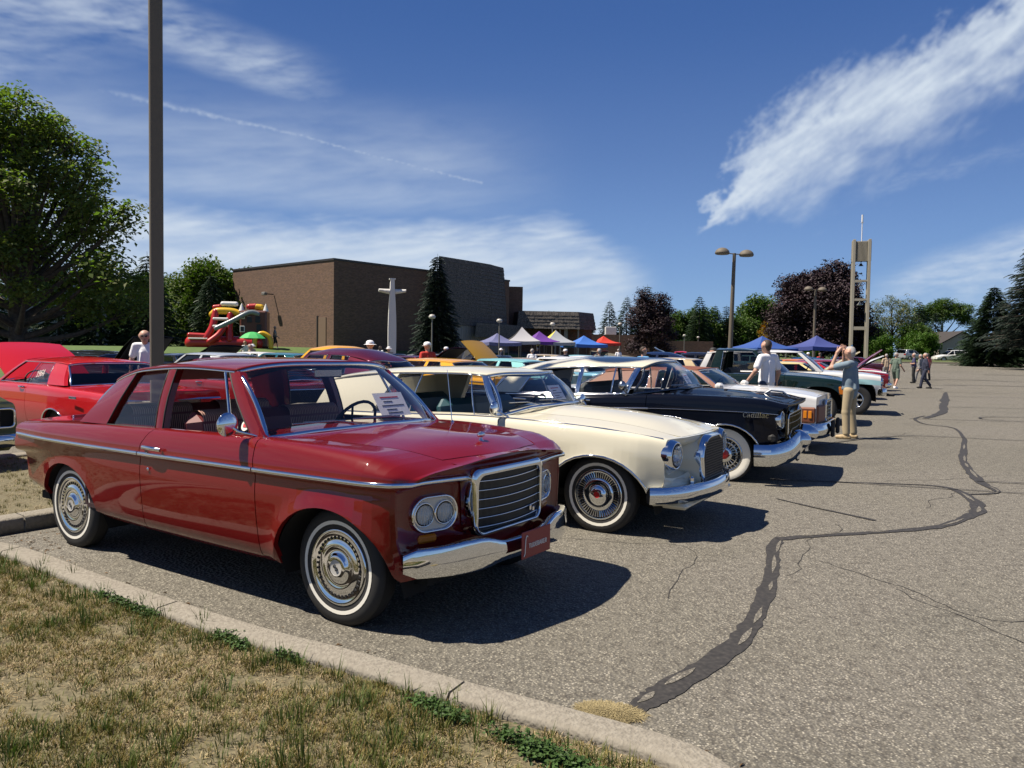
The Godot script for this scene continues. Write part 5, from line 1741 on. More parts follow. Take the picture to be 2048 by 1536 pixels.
func build_people() -> void:
	mat("skin_fair", S(0.42, 0.24, 0.17), 0.55)
	for q in [["cloth_white", 0.74, 0.74, 0.76], ["cloth_slate", 0.15, 0.205, 0.25], ["cloth_khaki", 0.33, 0.27, 0.17], ["cloth_red", 0.45, 0.03, 0.02], ["cloth_navy", 0.02, 0.025, 0.05], ["cloth_grey", 0.20, 0.20, 0.20], ["cloth_green", 0.10, 0.14, 0.11],
		["cloth_blue", 0.08, 0.22, 0.42], ["cloth_cyan", 0.12, 0.42, 0.50], ["cloth_pink", 0.45, 0.13, 0.12], ["cloth_denim", 0.035, 0.05, 0.09], ["cloth_tan", 0.36, 0.28, 0.2], ["cloth_plum", 0.05, 0.05, 0.11]]:
		var m := mat(q[0], S(q[1], q[2], q[3]), 0.9)
		m.rim_enabled = true
		m.rim = 0.15
	mat("hair_brown", S(0.03, 0.018, 0.012), 0.7)
	mat("hair_grey", S(0.30, 0.29, 0.28), 0.7)
	mat("shoe_tan", S(0.36, 0.27, 0.15), 0.7)
	# the two nearest men
	person("man in blue-grey shirt and khaki trousers shading his eyes beside the white off-roader", Vector3(6.15, 0, -13.95), 2.4, {"shirt": "cloth_slate", "legs": "cloth_khaki", "shoes": "shoe_tan", "hair": "hair_grey", "cell": 0.014, "bulk": 1.06, "size": 0.96,
		"pose": {"ell": Vector3(0.33, 0.20, 0.04), "wrl": Vector3(0.17, 0.74, 0.13), "hal": Vector3(0.10, 0.90, 0.17), "elr": Vector3(0.26, 0.22, 0.0), "wrr": Vector3(0.15, 0.74, -0.10), "har": Vector3(0.10, 0.88, -0.13), "head": Vector3(0.02, -0.01, 0)}})
	person("man in a white T-shirt seen from behind beside the green pickup's fender", Vector3(4.95, 0, -14.9), 2.05, {"shirt": "cloth_white", "legs": "cloth_denim", "shoes": "dark", "hair": "hair_brown", "cell": 0.014, "size": 1.03,
		"pose": {"ell": Vector3(0.04, 0.02, -0.05), "wrl": Vector3(0.12, 0.03, -0.12), "hal": Vector3(0.15, 0.03, -0.14), "head": Vector3(0.01, -0.01, -0.02)}})
	person("bald man in a white printed shirt and sunglasses beside the lamp post", Vector3(-7.25, 0.1, -15.2), -1.2, {"shirt": "cloth_white", "legs": "cloth_denim", "glasses": true, "cell": 0.018, "size": 1.0, "pose": {"head": Vector3(0.05, -0.03, 0.01)}})
	var walk := {"knl": Vector3(0.12, 0.02, 0), "anl": Vector3(0.22, 0.0, 0), "tol": Vector3(0.22, 0.02, 0), "knr": Vector3(-0.06, 0, 0), "anr": Vector3(-0.26, 0.06, 0), "tor": Vector3(-0.24, 0.0, 0), "wrl": Vector3(-0.14, 0.03, 0), "hal": Vector3(-0.18, 0.05, 0), "wrr": Vector3(0.16, 0.05, 0), "har": Vector3(0.2, 0.08, 0)}
	var P := []
	P.append(person("person in grey-green shirt and shorts walking past the raised blue hood", Vector3(18.7, 0, -37.5), 0.6, {"shirt": "cloth_green", "legs": "cloth_green", "shorts": true, "shoes": "cloth_white", "hair": "hair_grey", "pose": walk, "cell": 0.022, "bulk": 1.1}))
	P.append(person("person in dark jacket and trousers mid-stride on the open asphalt", Vector3(20.4, 0, -38.0), 2.9, {"shirt": "cloth_navy", "legs": "cloth_navy", "sleeves": true, "shoes": "dark", "hair": "hair_grey", "pose": walk, "cell": 0.022, "bulk": 1.05}))
	P.append(person("person in navy shirt standing with arms folded beyond the walkers", Vector3(23.5, 0.05, -45.0), 2.6, {"shirt": "cloth_plum", "legs": "dark", "hair": "hair_grey", "cell": 0.024, "pose": {"wrl": Vector3(0.12, 0.22, 0.16), "hal": Vector3(0.10, 0.32, 0.26), "wrr": Vector3(0.12, 0.24, -0.16), "har": Vector3(0.10, 0.34, -0.26)}}))
	P.append(person("woman in a coral top and dark trousers, rightmost of the distant group", Vector3(27.0, 0.08, -50.0), 1.9, {"shirt": "cloth_pink", "legs": "dark", "hair": "hair_brown", "long": true, "cell": 0.024, "bulk": 0.92}))
	P.append(person("person in a red shirt and white cap standing between the parked cars", Vector3(-2.4, 0, -21.8), 2.2, {"shirt": "cloth_red", "legs": "cloth_denim", "hat": "cloth_white", "cell": 0.02, "bulk": 1.1}))
	P.append(person("person in a white brimmed hat standing behind the maroon forties sedan", Vector3(-3.75, 0, -20.3), 2.0, {"shirt": "cloth_white", "legs": "cloth_khaki", "hat": "cloth_white", "brim": true, "cell": 0.022}))
	# more visitors among the cars: copies in other clothes
	var more := [
		[0, "person in white shirt and pale cap before the grey tents", 1.0, -39.0, 1.4, {"shirt": "cloth_white", "shorts": "cloth_khaki"}],
		[4, "person in a dark shirt and white cap beside the pale yellow car", 2.6, -37.5, 2.5, {"shirt": "cloth_navy", "trousers": "dark"}],
		[2, "person in grey shirt facing the row of hoods near the black cars", 3.5, -31.0, 2.0, {"shirt": "cloth_grey"}],
		[2, "person with close dark hair and light blue shirt behind the white-topped sedan", 3.6, -21.2, 0.6, {"shirt": "cloth_blue", "hair": "hair_brown"}],
		[4, "person in a grey shirt and dark cap beside the off-roader's tail", 5.6, -21.5, 0.9, {"shirt": "cloth_grey", "hat": "dark"}],
		[3, "person in white near the brick corner doing up her hair", -8.6, -50.0, 1.2, {"shirt": "cloth_white"}],
		[5, "person in dark clothes and white hat walking by the dark brick wall", -0.75, -52.0, 3.0, {"shirt": "cloth_navy", "trousers": "cloth_denim"}],
		[2, "person in white and black by the brick wall left of the door", -18.6, -56.5, 0.4, {"shirt": "cloth_white"}],
		[0, "person in white and black further along the wall beside the slide", -17.6, -57.0, 0.4, {"shirt": "cloth_grey", "shorts": "dark"}],
		[5, "person in a cream shirt under the green umbrella", -14.2, -42.0, -0.4, {"shirt": "cloth_tan", "trousers": "cloth_tan"}],
		[3, "person in pale clothes standing left of the green umbrella", -15.3, -44.0, -0.4, {"shirt": "cloth_white", "trousers": "cloth_tan"}],
		[0, "person in white beside the blue tent by the church columns", 8.4, -61.0, 1.6, {"shirt": "cloth_white", "shorts": "dark"}],
		[1, "person in dark clothes under the white and purple tents", 2.0, -62.0, 1.8, {}],
		[3, "person in dark red under the right blue tent", 21.0, -52.5, 1.6, {"shirt": "cloth_red"}],
		[4, "person in white cap under the right blue tent beside the woman in red", 20.0, -52.0, 1.9, {"shirt": "cloth_white"}],
		[1, "person in grey at the back of the group on the asphalt", 25.2, -47.5, 2.2, {"shirt": "cloth_grey", "trousers": "cloth_grey"}],
		[2, "person in pale shirt partly hidden behind the folded-arm visitor", 22.6, -46.5, 1.4, {"shirt": "cloth_tan", "trousers": "cloth_grey"}],
		[5, "person wearing a white hat between yellow and red cars", -6.1, -38.0, 1.9, {"shirt": "cloth_tan"}],
		[4, "person in pale blue with white cap beyond the raised yellow hood", -2.9, -33.5, 1.0, {"shirt": "cloth_blue"}],
		[2, "person with dark hair in the yellow car's doorway", -11.6, -34.0, 0.2, {"shirt": "cloth_tan"}],
	]
	for q in more:
		var c := dup(P[q[0]], q[1], Vector3(q[2], gh(q[2], q[3]), q[3]), q[4], 0.97)
		recolor(c, q[5])

# ---------------------------------------------------------------- cars behind the front row
func kind(k: String) -> Dictionary:
	var g := {"far": true, "hub": "hub_grey", "handles": [], "paint": mats.fresh, "label": "", "ang": 0.0, "at": Vector3.ZERO, "called": "parked_car", "glass": mats.glass_dark}
	match k:
		"sedan", "hardtop":
			g.merge({"xr": -4.0, "xf": 0.75, "hw": 0.92, "sill": 0.28, "sh": [-4.0, 0.88, -2.0, 0.93, 0.2, 0.90, 0.75, 0.84], "dk": [-4.0, 0.90, -2.0, 0.98, -0.4, 0.99, 0.3, 0.95, 0.75, 0.87], "wd": [-4.0, 0.92, -2.5, 1.0, 0.1, 1.0, 0.75, 0.92], "arches": [[0.0, 0.28, 0.40, 0.36, 0.0, 2.0], [-2.85, 0.28, 0.40, 0.34, 0.0, 2.0]],
				"doors": [-0.65, -1.95], "xcowl": -0.55, "xdeck": -3.0, "bulge": 0.06, "wheels": {"x": [0.0, -2.85], "r": 0.33, "z": 0.76, "w": 0.17, "style": "plain", "rim": 0.19, "white": [0.22, 0.26]},
				"lamps": [[0.80, 0.66, 0.66, 0.085]], "tails": [[-4.05, 0.66, 0.66, 0.14, 0.34]], "grilles": [[0.86, 0.50, 0.74, 0.50, 0.10, 4, 0, 0.012, mats.chrome, mats.black]],
				"bumpers": [["front_bumper", 0.90, 0.40, 0.14, 0.10, 0.90, 0.10, 0.12, 1.0], ["rear_bumper", -4.12, 0.42, 0.14, 0.10, 0.90, 0.06, 0.12, -1.0]], "trims": [[-3.9, 0.6, 4.0, 0.010]],
				"gh": {"q": 1, "zb": 0.80, "zd": 0.62, "yb": 0.935, "yd": [-2.9, 1.22, -2.4, 1.30, -1.0, 1.31], "yc": [-3.1, 1.24, -2.4, 1.36, -1.5, 1.385, -0.9, 1.35], "xf": -1.08, "xr": -2.62, "bf": 0.12, "br": 0.14, "pillars": [[-0.70, -0.58, -1.16, -1.06, 0.04], [-1.90, -1.80, -1.90, -1.80, 0.04], [-2.98, -2.50, -2.62, -2.25, 0.05]], "panes": [[-1.80, -0.70, -1.80, -1.16], [-2.50, -1.90, -2.25, -1.90]],
					"front": {"x": -0.60, "z": 0.77, "bulge": 0.16, "low": [0.0, 0.985, 1.0, 0.935]}, "back": {"x": -3.0, "z": 0.72, "bulge": 0.12, "low": [0.0, 0.96, 1.0, 0.93]}}})
			if k == "hardtop":
				g.gh.yd = [-2.9, 1.17, -2.4, 1.24, -1.0, 1.25]; g.gh.yc = [-3.1, 1.18, -2.4, 1.30, -1.5, 1.325, -0.9, 1.29]; g.gh.zd = 0.60
				g.wheels.white = null
				g.wheels.style = "alloy"
		"forties":
			g.merge({"xr": -3.9, "xf": 0.75, "hw": 0.90, "sill": 0.32, "sh": [-3.9, 0.72, -3.0, 1.0, -1.0, 1.06, 0.2, 0.98, 0.75, 0.86], "dk": [-3.9, 0.75, -3.2, 1.08, -1.0, 1.12, 0.3, 1.06, 0.75, 0.90], "wd": [-3.9, 0.72, -2.9, 0.98, -0.2, 1.0, 0.75, 0.80], "arches": [[0.0, 0.30, 0.40, 0.38, 0.03, 2.0], [-2.85, 0.30, 0.40, 0.34, 0.02, 2.0]],
				"doors": [-0.75, -1.75, -2.5], "xcowl": -0.60, "xdeck": -2.9, "bulge": 0.16, "wheels": {"x": [0.0, -2.85], "r": 0.345, "z": 0.74, "w": 0.16, "style": "plain", "rim": 0.2, "white": [0.225, 0.29]}, "lamps": [[0.78, 0.80, 0.62, 0.10]], "tails": [[-3.85, 0.72, 0.6, 0.12, 0.12]], "grilles": [[0.92, 0.42, 0.72, 0.36, 0.3, 6, 0, 0.01, mats.chrome, mats.black]],
				"bumpers": [["front_bumper", 0.98, 0.42, 0.14, 0.08, 0.86, 0.14, 0.14, 1.0], ["rear_bumper", -4.08, 0.42, 0.14, 0.08, 0.84, 0.12, 0.14, -1.0]], "trims": [],
				"gh": {"q": 1, "zb": 0.78, "zd": 0.58, "yb": 1.07, "yd": [-3.3, 1.22, -2.8, 1.40, -2.0, 1.48, -1.0, 1.47], "yc": [-3.5, 1.22, -3.0, 1.46, -2.3, 1.62, -1.5, 1.64, -0.9, 1.55], "xf": -1.02, "xr": -3.0, "bf": 0.12, "br": 0.25, "pw": 2.4, "pillars": [[-0.78, -0.66, -1.10, -1.0, 0.05], [-1.82, -1.70, -1.82, -1.72, 0.05], [-3.25, -2.45, -3.0, -2.40, 0.06]], "panes": [[-1.70, -0.78, -1.72, -1.10], [-2.45, -1.82, -2.40, -1.82]],
					"front": {"x": -0.68, "z": 0.74, "bulge": 0.16, "low": [0.0, 1.14, 1.0, 1.07]}, "back": {"x": -3.3, "z": 0.70, "bulge": 0.2, "low": [0.0, 1.16, 1.0, 1.10]}}})
		"pickup":
			g.merge({"xr": -3.9, "xf": 0.7, "hw": 0.93, "sill": 0.42, "sh": [-3.9, 1.0, -1.0, 1.06, 0.2, 1.03, 0.7, 0.96], "dk": [-3.9, 1.0, -1.0, 1.12, 0.2, 1.08, 0.7, 0.98], "wd": [-3.9, 0.96, 0.2, 1.0, 0.7, 0.94], "arches": [[0.0, 0.36, 0.44, 0.40, 0.0, 2.2], [-2.9, 0.36, 0.44, 0.38, 0.0, 2.2]], "doors": [-0.7, -1.8], "xcowl": -0.65, "xdeck": -3.6, "deck": false, "bulge": 0.03, "floor": 0.42,
				"wheels": {"x": [0.0, -2.9], "r": 0.36, "z": 0.78, "w": 0.19, "style": "plain", "rim": 0.2}, "lamps": [[0.73, 0.80, 0.66, 0.09]], "tails": [[-3.93, 0.8, 0.82, 0.2, 0.1]], "grilles": [[0.77, 0.62, 0.92, 0.52, 0.02, 4, 0, 0.014, mats.chrome, mats.black]], "bumpers": [["front_bumper", 0.84, 0.50, 0.16, 0.08, 0.92, 0.03, 0.08, 1.0], ["rear_bumper", -4.0, 0.50, 0.14, 0.08, 0.90, 0.0, 0.06, -1.0]],
				"gh": {"q": 1, "zb": 0.84, "zd": 0.68, "yb": 1.06, "yd": 1.52, "yc": [-2.1, 1.56, -1.5, 1.60, -1.0, 1.55], "xf": -1.12, "xr": -1.92, "bf": 0.1, "br": 0.03, "pw": 3.6, "pillars": [[-0.80, -0.68, -1.20, -1.10, 0.05], [-2.02, -1.82, -1.94, -1.78, 0.06]], "panes": [[-1.82, -0.80, -1.78, -1.20]], "front": {"x": -0.70, "z": 0.80, "bulge": 0.12, "low": [0.0, 1.10, 1.0, 1.06]}, "back": {"x": -2.02, "z": 0.80, "bulge": 0.0, "low": [0.0, 1.08, 1.0, 1.08]}}})
		"modern":
			g.merge({"xr": -3.6, "xf": 0.85, "hw": 0.93, "sill": 0.30, "sh": [-3.6, 1.02, -2.0, 1.0, -0.4, 0.93, 0.4, 0.82, 0.85, 0.66], "dk": [-3.6, 1.04, -2.0, 1.04, -0.5, 1.0, 0.4, 0.90, 0.85, 0.72], "wd": [-3.6, 0.9, -2.5, 1.0, 0.1, 1.0, 0.85, 0.84], "arches": [[0.0, 0.32, 0.40, 0.38, 0.0, 2.0], [-2.7, 0.32, 0.40, 0.38, 0.0, 2.0]], "doors": [-0.55, -1.5, -2.45], "xcowl": -0.35, "xdeck": -3.4, "deck": false, "bulge": 0.12,
				"wheels": {"x": [0.0, -2.7], "r": 0.345, "z": 0.79, "w": 0.22, "style": "alloy", "rim": 0.235}, "tails": [[-3.62, 0.9, 0.72, 0.14, 0.3]], "grilles": [[0.97, 0.42, 0.62, 0.5, 0.12, 3, 0, 0.0, mats.dark, mats.black]],
				"gh": {"q": 1, "zb": 0.84, "zd": 0.64, "yb": [-3.6, 1.02, -0.4, 0.95], "yd": [-3.6, 1.46, -2.0, 1.55, -1.2, 1.50], "yc": [-3.7, 1.50, -2.2, 1.63, -1.1, 1.54], "xf": -1.20, "xr": -3.2, "bf": 0.12, "br": 0.08, "pw": 3.0, "pillars": [[-0.55, -0.40, -1.28, -1.18, 0.05], [-1.55, -1.45, -1.55, -1.47, 0.05], [-3.55, -2.75, -3.2, -2.7, 0.06]], "panes": [[-1.45, -0.55, -1.47, -1.28], [-2.75, -1.55, -2.70, -1.55]], "front": {"x": -0.42, "z": 0.80, "bulge": 0.2, "low": [0.0, 1.0, 1.0, 0.95]}, "back": {"x": -3.55, "z": 0.78, "bulge": 0.04, "low": [0.0, 1.05, 1.0, 1.02]}}})
	return g

const BODY_PARTS := ["front_fender", "door", "rear_fender", "hood", "trunk_lid", "cowl", "rear_deck", "front_panel", "tail_panel", "nose_strip"]
func repaint(o: Node3D, body: Material, roof: Material = null, open := 0.0, under: Material = null) -> void:
	for k in o.get_children():
		var nm := String(k.name)
		if nm.begins_with("door_handle"): continue
		for q in BODY_PARTS:
			if nm.begins_with(q): k.material_override = body
		if nm.begins_with("roof") or nm.begins_with("pillar"): k.material_override = roof if roof else body
		if nm == "hood" and open > 0.0:
			var bb: AABB = k.mesh.get_aabb()
			var piv := Vector3(bb.position.x, bb.end.y, 0)
			k.transform = Transform3D(Basis.IDENTITY, piv) * Transform3D(Basis(Vector3.BACK, open), Vector3.ZERO) * Transform3D(Basis.IDENTITY, -piv)
			var li := Mb.new()
			li.box(bb.get_center() - Vector3(0, bb.size.y * 0.42, 0), Vector3(bb.size.x * 0.9, 0.03, bb.size.z * 0.86))
			part(k, "hood_underside", li, under if under else mats.dark)
			var en := Mb.new()
			en.box(Vector3(bb.get_center().x, 0.66, 0), Vector3(bb.size.x * 0.55, 0.3, 0.6), Basis.IDENTITY, 0.05)
			en.lathe(V2([0.0, 0.1, 0.16, 0.09, 0.17, 0.0]), Vector3(bb.get_center().x, 0.82, 0), Basis.IDENTITY, 12)
			part(o, "engine", en, mats.steel)

func build_far_cars() -> void:
	paint("fresh", 0.4, 0.4, 0.4)
	var bright := paint("bright_red", 0.42, 0.008, 0.012)
	var crimson := paint("crimson", 0.20, 0.008, 0.014, 0.3)
	var maroon := paint("maroon", 0.065, 0.004, 0.012, 0.4)
	var olive := paint("olive", 0.10, 0.115, 0.06, 0.2)
	var yellow := paint("yellow", 0.62, 0.30, 0.012)
	var g2 := "show cars in the second row"
	# second row, tails towards us: three built closely, then copies
	var a := kind("hardtop")
	a.merge({"far": false, "called": "red_hardtop", "label": "bright red hardtop with raised hood and dated quarter window, behind the red sedan's tail", "group": g2, "at": Vector3(-8.0, 0, -13.0), "ang": 218.0, "paint": bright, "hood_open": 0.52, "hood_under": bright, "xr": -4.15, "arch_trim": true,
		"trims": [], "handles": [-1.80], "glass": mats.glass, "seats": [-1.7, -2.4], "tails": [], "grilles": []}, true)
	a.gh.panes = [[-1.72, -0.70, -1.72, -1.16, false], [-2.42, -1.72, -2.22, -1.72]]
	a.gh.pillars = [[-0.70, -0.60, -1.16, -1.08, 0.04], [-2.98, -2.42, -2.62, -2.22, 0.05]]
	a.gh.back.glass = mats.glass_dark
	var gto := build_car(a)
	var m := Mb.new()
	m.box(Vector3(-4.17, 0.72, 0), Vector3(0.05, 0.13, 1.66), Basis.IDENTITY, 0.02)
	var tb := part(gto, "tail_band", m, mats.chrome)
	for s in [1.0, -1.0]:
		m = Mb.new()
		m.box(Vector3(-4.195, 0.72, 0.66 * s), Vector3(0.03, 0.09, 0.30), Basis.IDENTITY, 0.01)
		part(tb, "tail_light", m, mats.tail_red)
		m = Mb.new()
		m.box(Vector3(-3.55, 0.80, 0.925 * s), Vector3(0.22, 0.035, 0.012), Basis.IDENTITY, 0.004)
		part(gto, "side_badge", m, mats.chrome)
	words(gto, "window_lettering", "1964", 0.13, Transform3D(Basis(Vector3(-1, 0.12, 0), Vector3(-0.1, 1, 0.35).normalized(), Vector3(0, 0.35, -1).normalized()), Vector3(-2.08, 1.08, -0.752)), mats.whitewall, "Droid Serif", 0.003)
	var b := kind("hardtop")
	b.merge({"far": false, "called": "crimson_fastback", "label": "crimson fastback with slatted rear window and black tail panel, beyond the bright red hardtop", "group": g2, "at": Vector3(-6.4, 0, -15.4), "ang": 218.0, "paint": crimson, "arch_trim": false, "trims": [], "tails": [], "handles": [-1.8]}, true)
	b.gh.back.x = -3.4
	b.xdeck = -3.4
	var fb := build_car(b)
	grille(fb, -4.14, 0.60, 0.82, 0.80, -0.06, 0, 0, 0.014, mats.chrome, mats.black)
	for k in 6:
		m = Mb.new()
		var f := k / 5.0
		m.box(Vector3(lerpf(-2.85, -3.32, f), lerpf(1.22, 1.02, f), 0), Vector3(0.10, 0.014, 1.15), Basis(Vector3.BACK, -0.1))
		part(fb, "window_slat", m, crimson)
	var c := kind("forties")
	c.merge({"far": false, "called": "maroon_sedan", "label": "glossy maroon forties sedan with rounded roof between the red sedan and cream coupe", "group": g2, "at": Vector3(-4.9, 0, -17.7), "ang": 216.0, "paint": maroon, "hood_open": 0.0, "glass": mats.glass}, true)
	c.gh.q = 2
	build_car(c).scale = Vector3(0.96, 0.935, 0.96)
	var ol := kind("sedan")
	ol.merge({"far": false, "called": "olive_car", "label": "olive green car with a slatted chrome grille cut by the left edge", "group": g2, "at": Vector3(-6.78, 0, -8.52), "ang": 33.5, "paint": olive, "lamps": [], "arch_trim": true}, true)
	ol.grilles = [[0.84, 0.55, 0.76, 0.80, 0.05, 0, 12, 0.014, mats.chrome, mats.black]]
	build_car(ol)
	# makers of the many
	var P := {}
	for k in ["sedan", "hardtop", "forties", "pickup", "modern"]:
		var g := kind(k)
		g.label = {"sedan": "dark blue car with its hood raised at the far end of the front row", "hardtop": "yellow coupe in the second row behind the cream coupe", "forties": "yellow rounded forties coupe parked by the church lawn", "pickup": "red old pickup before the smaller purple maple", "modern": "white modern crossover on the road at the right edge"}[k]
		g.category = "pickup truck" if k == "pickup" else "car"
		P[k] = build_car(g)
	var C := {"black": paint("p_black", 0.008, 0.008, 0.01), "navy": paint("p_navy", 0.008, 0.016, 0.05), "white": paint("p_white", 0.66, 0.66, 0.64), "aqua": paint("p_aqua", 0.20, 0.46, 0.46), "sky": paint("p_sky", 0.16, 0.38, 0.52), "butter": paint("p_butter", 0.62, 0.50, 0.22), "yellow": yellow, "red": bright, "crimson": crimson, "maroon": maroon,
		"silver": paint("p_silver", 0.38, 0.40, 0.42, 0.4), "teal": paint("p_teal", 0.01, 0.10, 0.13), "orange": paint("p_orange", 0.55, 0.14, 0.01), "tan": paint("p_tan", 0.42, 0.33, 0.20), "blue": paint("p_blue", 0.012, 0.09, 0.22), "gold": paint("p_gold", 0.30, 0.17, 0.012)}
	var front := "show cars in the front row"
	var r3 := "show cars in the rows by the church"
	# kind, paint, roof, label, x, z, angle, hood open, underside, group
	var L := [
		["hardtop", "yellow", "yellow", "", -3.2, -20.3, 216.0, 0.0, "", g2],
		["hardtop", "aqua", "aqua", "aqua car seen through the black sedan's rear side window", -1.5, -22.8, 216.0, 0.0, "", g2],
		["sedan", "sky", "white", "light blue car with white roof two places beyond the yellow coupe", 0.3, -25.4, 216.0, 0.0, "", g2],
		["sedan", "black", "black", "black car in the second row behind the cream coupe's roof", 2.0, -28.0, 216.0, 0.0, "", g2],
		["sedan", "navy", "navy", "navy car between the heads of two seated visitors behind the white-topped sedan", 3.8, -30.6, 216.0, 0.0, "", g2],
		["sedan", "tan", "tan", "tan car hidden mostly by the white-topped sedan", 5.5, -33.2, 216.0, 0.0, "", g2],
		["hardtop", "butter", "butter", "pale yellow car with raised hood just behind the white off-roader", 10.4, -24.6, 21.0, 0.62, "butter", front],
		["hardtop", "red", "red", "red car with slanting windshield right of the pale yellow raised hood", 12.3, -28.0, 21.0, 0.0, "", front],
		["sedan", "crimson", "crimson", "dark red car with twin raised panels right behind the man shading his eyes", 14.5, -31.5, 21.0, 0.75, "crimson", front],
		["sedan", "white", "white", "white and dark car with its long hood propped up beyond the standing man", 16.2, -35.2, 20.0, 0.55, "", front],
		["hardtop", "red", "white", "red car with white stripe beneath a raised hood near the walkers", 17.8, -39.0, 20.0, 0.0, "", front],
		["sedan", "blue", "blue", "bright blue car with its hood raised straight up beside the walkers", 18.6, -42.5, 20.0, 1.15, "blue", front],
		["sedan", "orange", "orange", "orange car half hidden beyond the red car in the front row", 11.2, -35.0, 200.0, 0.0, "", front],
		["hardtop", "sky", "sky", "blue car under the bell tower beyond the front row", 20.5, -47.5, 20.0, 0.6, "sky", front],
		["sedan", "", "", "", 21.8, -52.0, 20.0, 0.9, "navy", front],
		["sedan", "black", "black", "dark station car with pale pillars behind the bright red hardtop's roof", -14.6, -24.5, 200.0, 0.0, "", r3],
		["hardtop", "black", "black", "black car with a big raised hood left of the man in sunglasses", -10.0, -20.8, 33.0, 0.72, "", r3],
		["hardtop", "maroon", "maroon", "dark maroon car with its trunk-high hood raised at the far left", -17.0, -22.0, 33.0, 0.75, "maroon", r3],
		["sedan", "silver", "silver", "silver car just right of the lamp post beyond the red roof", -9.6, -22.4, 214.0, 0.0, "", r3],
		["hardtop", "black", "black", "black car with a raised hood right of the lamp post", -9.0, -23.2, 33.0, 0.55, "", r3],
		["sedan", "teal", "teal", "dark teal car before the inflatable slide's base", -9.0, -27.0, 213.0, 0.0, "", r3],
		["sedan", "blue", "white", "blue car with white roof under the green parasol", -12.2, -33.0, 205.0, 0.0, "", r3],
		["forties", "", "", "", -7.3, -26.0, 205.0, 0.0, "", r3],
		["hardtop", "yellow", "yellow", "yellow car behind the rounded yellow coupe, before the brick corner", -9.0, -40.0, 205.0, 0.0, "", r3],
		["sedan", "navy", "navy", "dark blue car at the foot of the white cross", -4.2, -33.5, 33.0, 0.45, "", r3],
		["hardtop", "maroon", "maroon", "maroon car with raised hood right of the man in red", -2.6, -30.2, 33.0, 0.6, "", r3],
		["hardtop", "gold", "gold", "golden yellow car with raised hood behind the cream coupe's roof", -1.0, -26.0, 215.0, 0.80, "gold", r3],
		["sedan", "silver", "silver", "silver-grey car with raised hood above the golden yellow one", -2.6, -36.5, 33.0, 0.6, "silver", r3],
		["sedan", "black", "black", "long black car behind the golden raised hood", 0.6, -32.5, 28.0, 0.0, "", r3],
		["modern", "black", "black", "black van-like car before the church fins, under the slate canopy", -1.3, -46.0, 33.0, 0.0, "", r3],
		["sedan", "butter", "white", "pale yellow car beside the man in the dark shirt and white cap", 2.2, -41.0, 200.0, 0.0, "", r3],
		["sedan", "tan", "tan", "tan and white car before the slate canopy", 0.4, -48.0, 200.0, 0.0, "", r3],
		["sedan", "aqua", "aqua", "aqua and white car under the purple canopy", 2.4, -46.5, 200.0, 0.0, "", r3],
		["hardtop", "sky", "sky", "light blue car below the grey canopy", 4.2, -50.0, 200.0, 0.0, "", r3],
		["hardtop", "red", "red", "red car with raised hood before the church columns", 4.6, -43.0, 30.0, 0.6, "", r3],
		["forties", "navy", "navy", "dark blue rounded car with open doors below the royal blue canopy", 6.6, -44.0, 200.0, 0.0, "", r3],
		["forties", "black", "black", "black rounded car with raised hood right of the royal blue canopy", 9.2, -46.0, 200.0, 0.7, "", r3],
		["sedan", "navy", "navy", "navy car with its hood raised next to the black rounded car", 6.0, -38.0, 32.0, 0.5, "", r3],
		["pickup", "", "", "", 11.6, -60.0, 195.0, 0.0, "", r3],
		["hardtop", "black", "black", "black low car before the red pickup", 9.2, -41.0, 30.0, 0.0, "", r3],
		["pickup", "sky", "white", "light blue and white truck roof left of the tall lamp post", 13.4, -52.0, 200.0, 0.0, "", r3],
		["sedan", "butter", "butter", "yellow car roof just over the off-roader's tail", 10.4, -47.0, 200.0, 0.0, "", r3],
		["sedan", "aqua", "aqua", "aqua car under the bright blue canopy", 16.0, -58.0, 200.0, 0.0, "", r3],
		["sedan", "maroon", "maroon", "dark red car below the dark blue canopy", 23.5, -58.0, 200.0, 0.0, "", r3],
		["modern", "", "", "", 59.5, -107.0, 180.0, 0.0, "", "modern cars on the road"],
		["modern", "silver", "silver", "pale grey modern van parked before the grey gabled house", 57.6, -110.0, 330.0, 0.0, "", "modern cars on the road"],
		["modern", "black", "black", "dark modern car beyond the white crossover at the right edge", 68.0, -112.0, 180.0, 0.0, "", "modern cars on the road"],
	]
	var used := {}
	for q in L:
		var o: Node3D
		var at := Vector3(q[4], gh(q[4], q[5]), q[5])
		if q[3] == "":
			o = P[q[0]]
			used[q[0]] = true
			o.position = at
			o.rotation.y = deg_to_rad(-q[6])
			o.set_meta("group", q[9])
		else: o = dup(P[q[0]], q[3], at, deg_to_rad(-q[6]), 1.0, q[9])
		if q[3] == "" and q[1] == "": continue
		repaint(o, C[q[1]], C[q[2]], q[7], C.get(q[8], mats.dark))
	repaint(P.sedan, C.blue, C.blue, 0.9, C.blue)
	repaint(P.forties, C.yellow, C.yellow)
	repaint(P.pickup, C.red, C.red)
	repaint(P.modern, C.white, C.white)

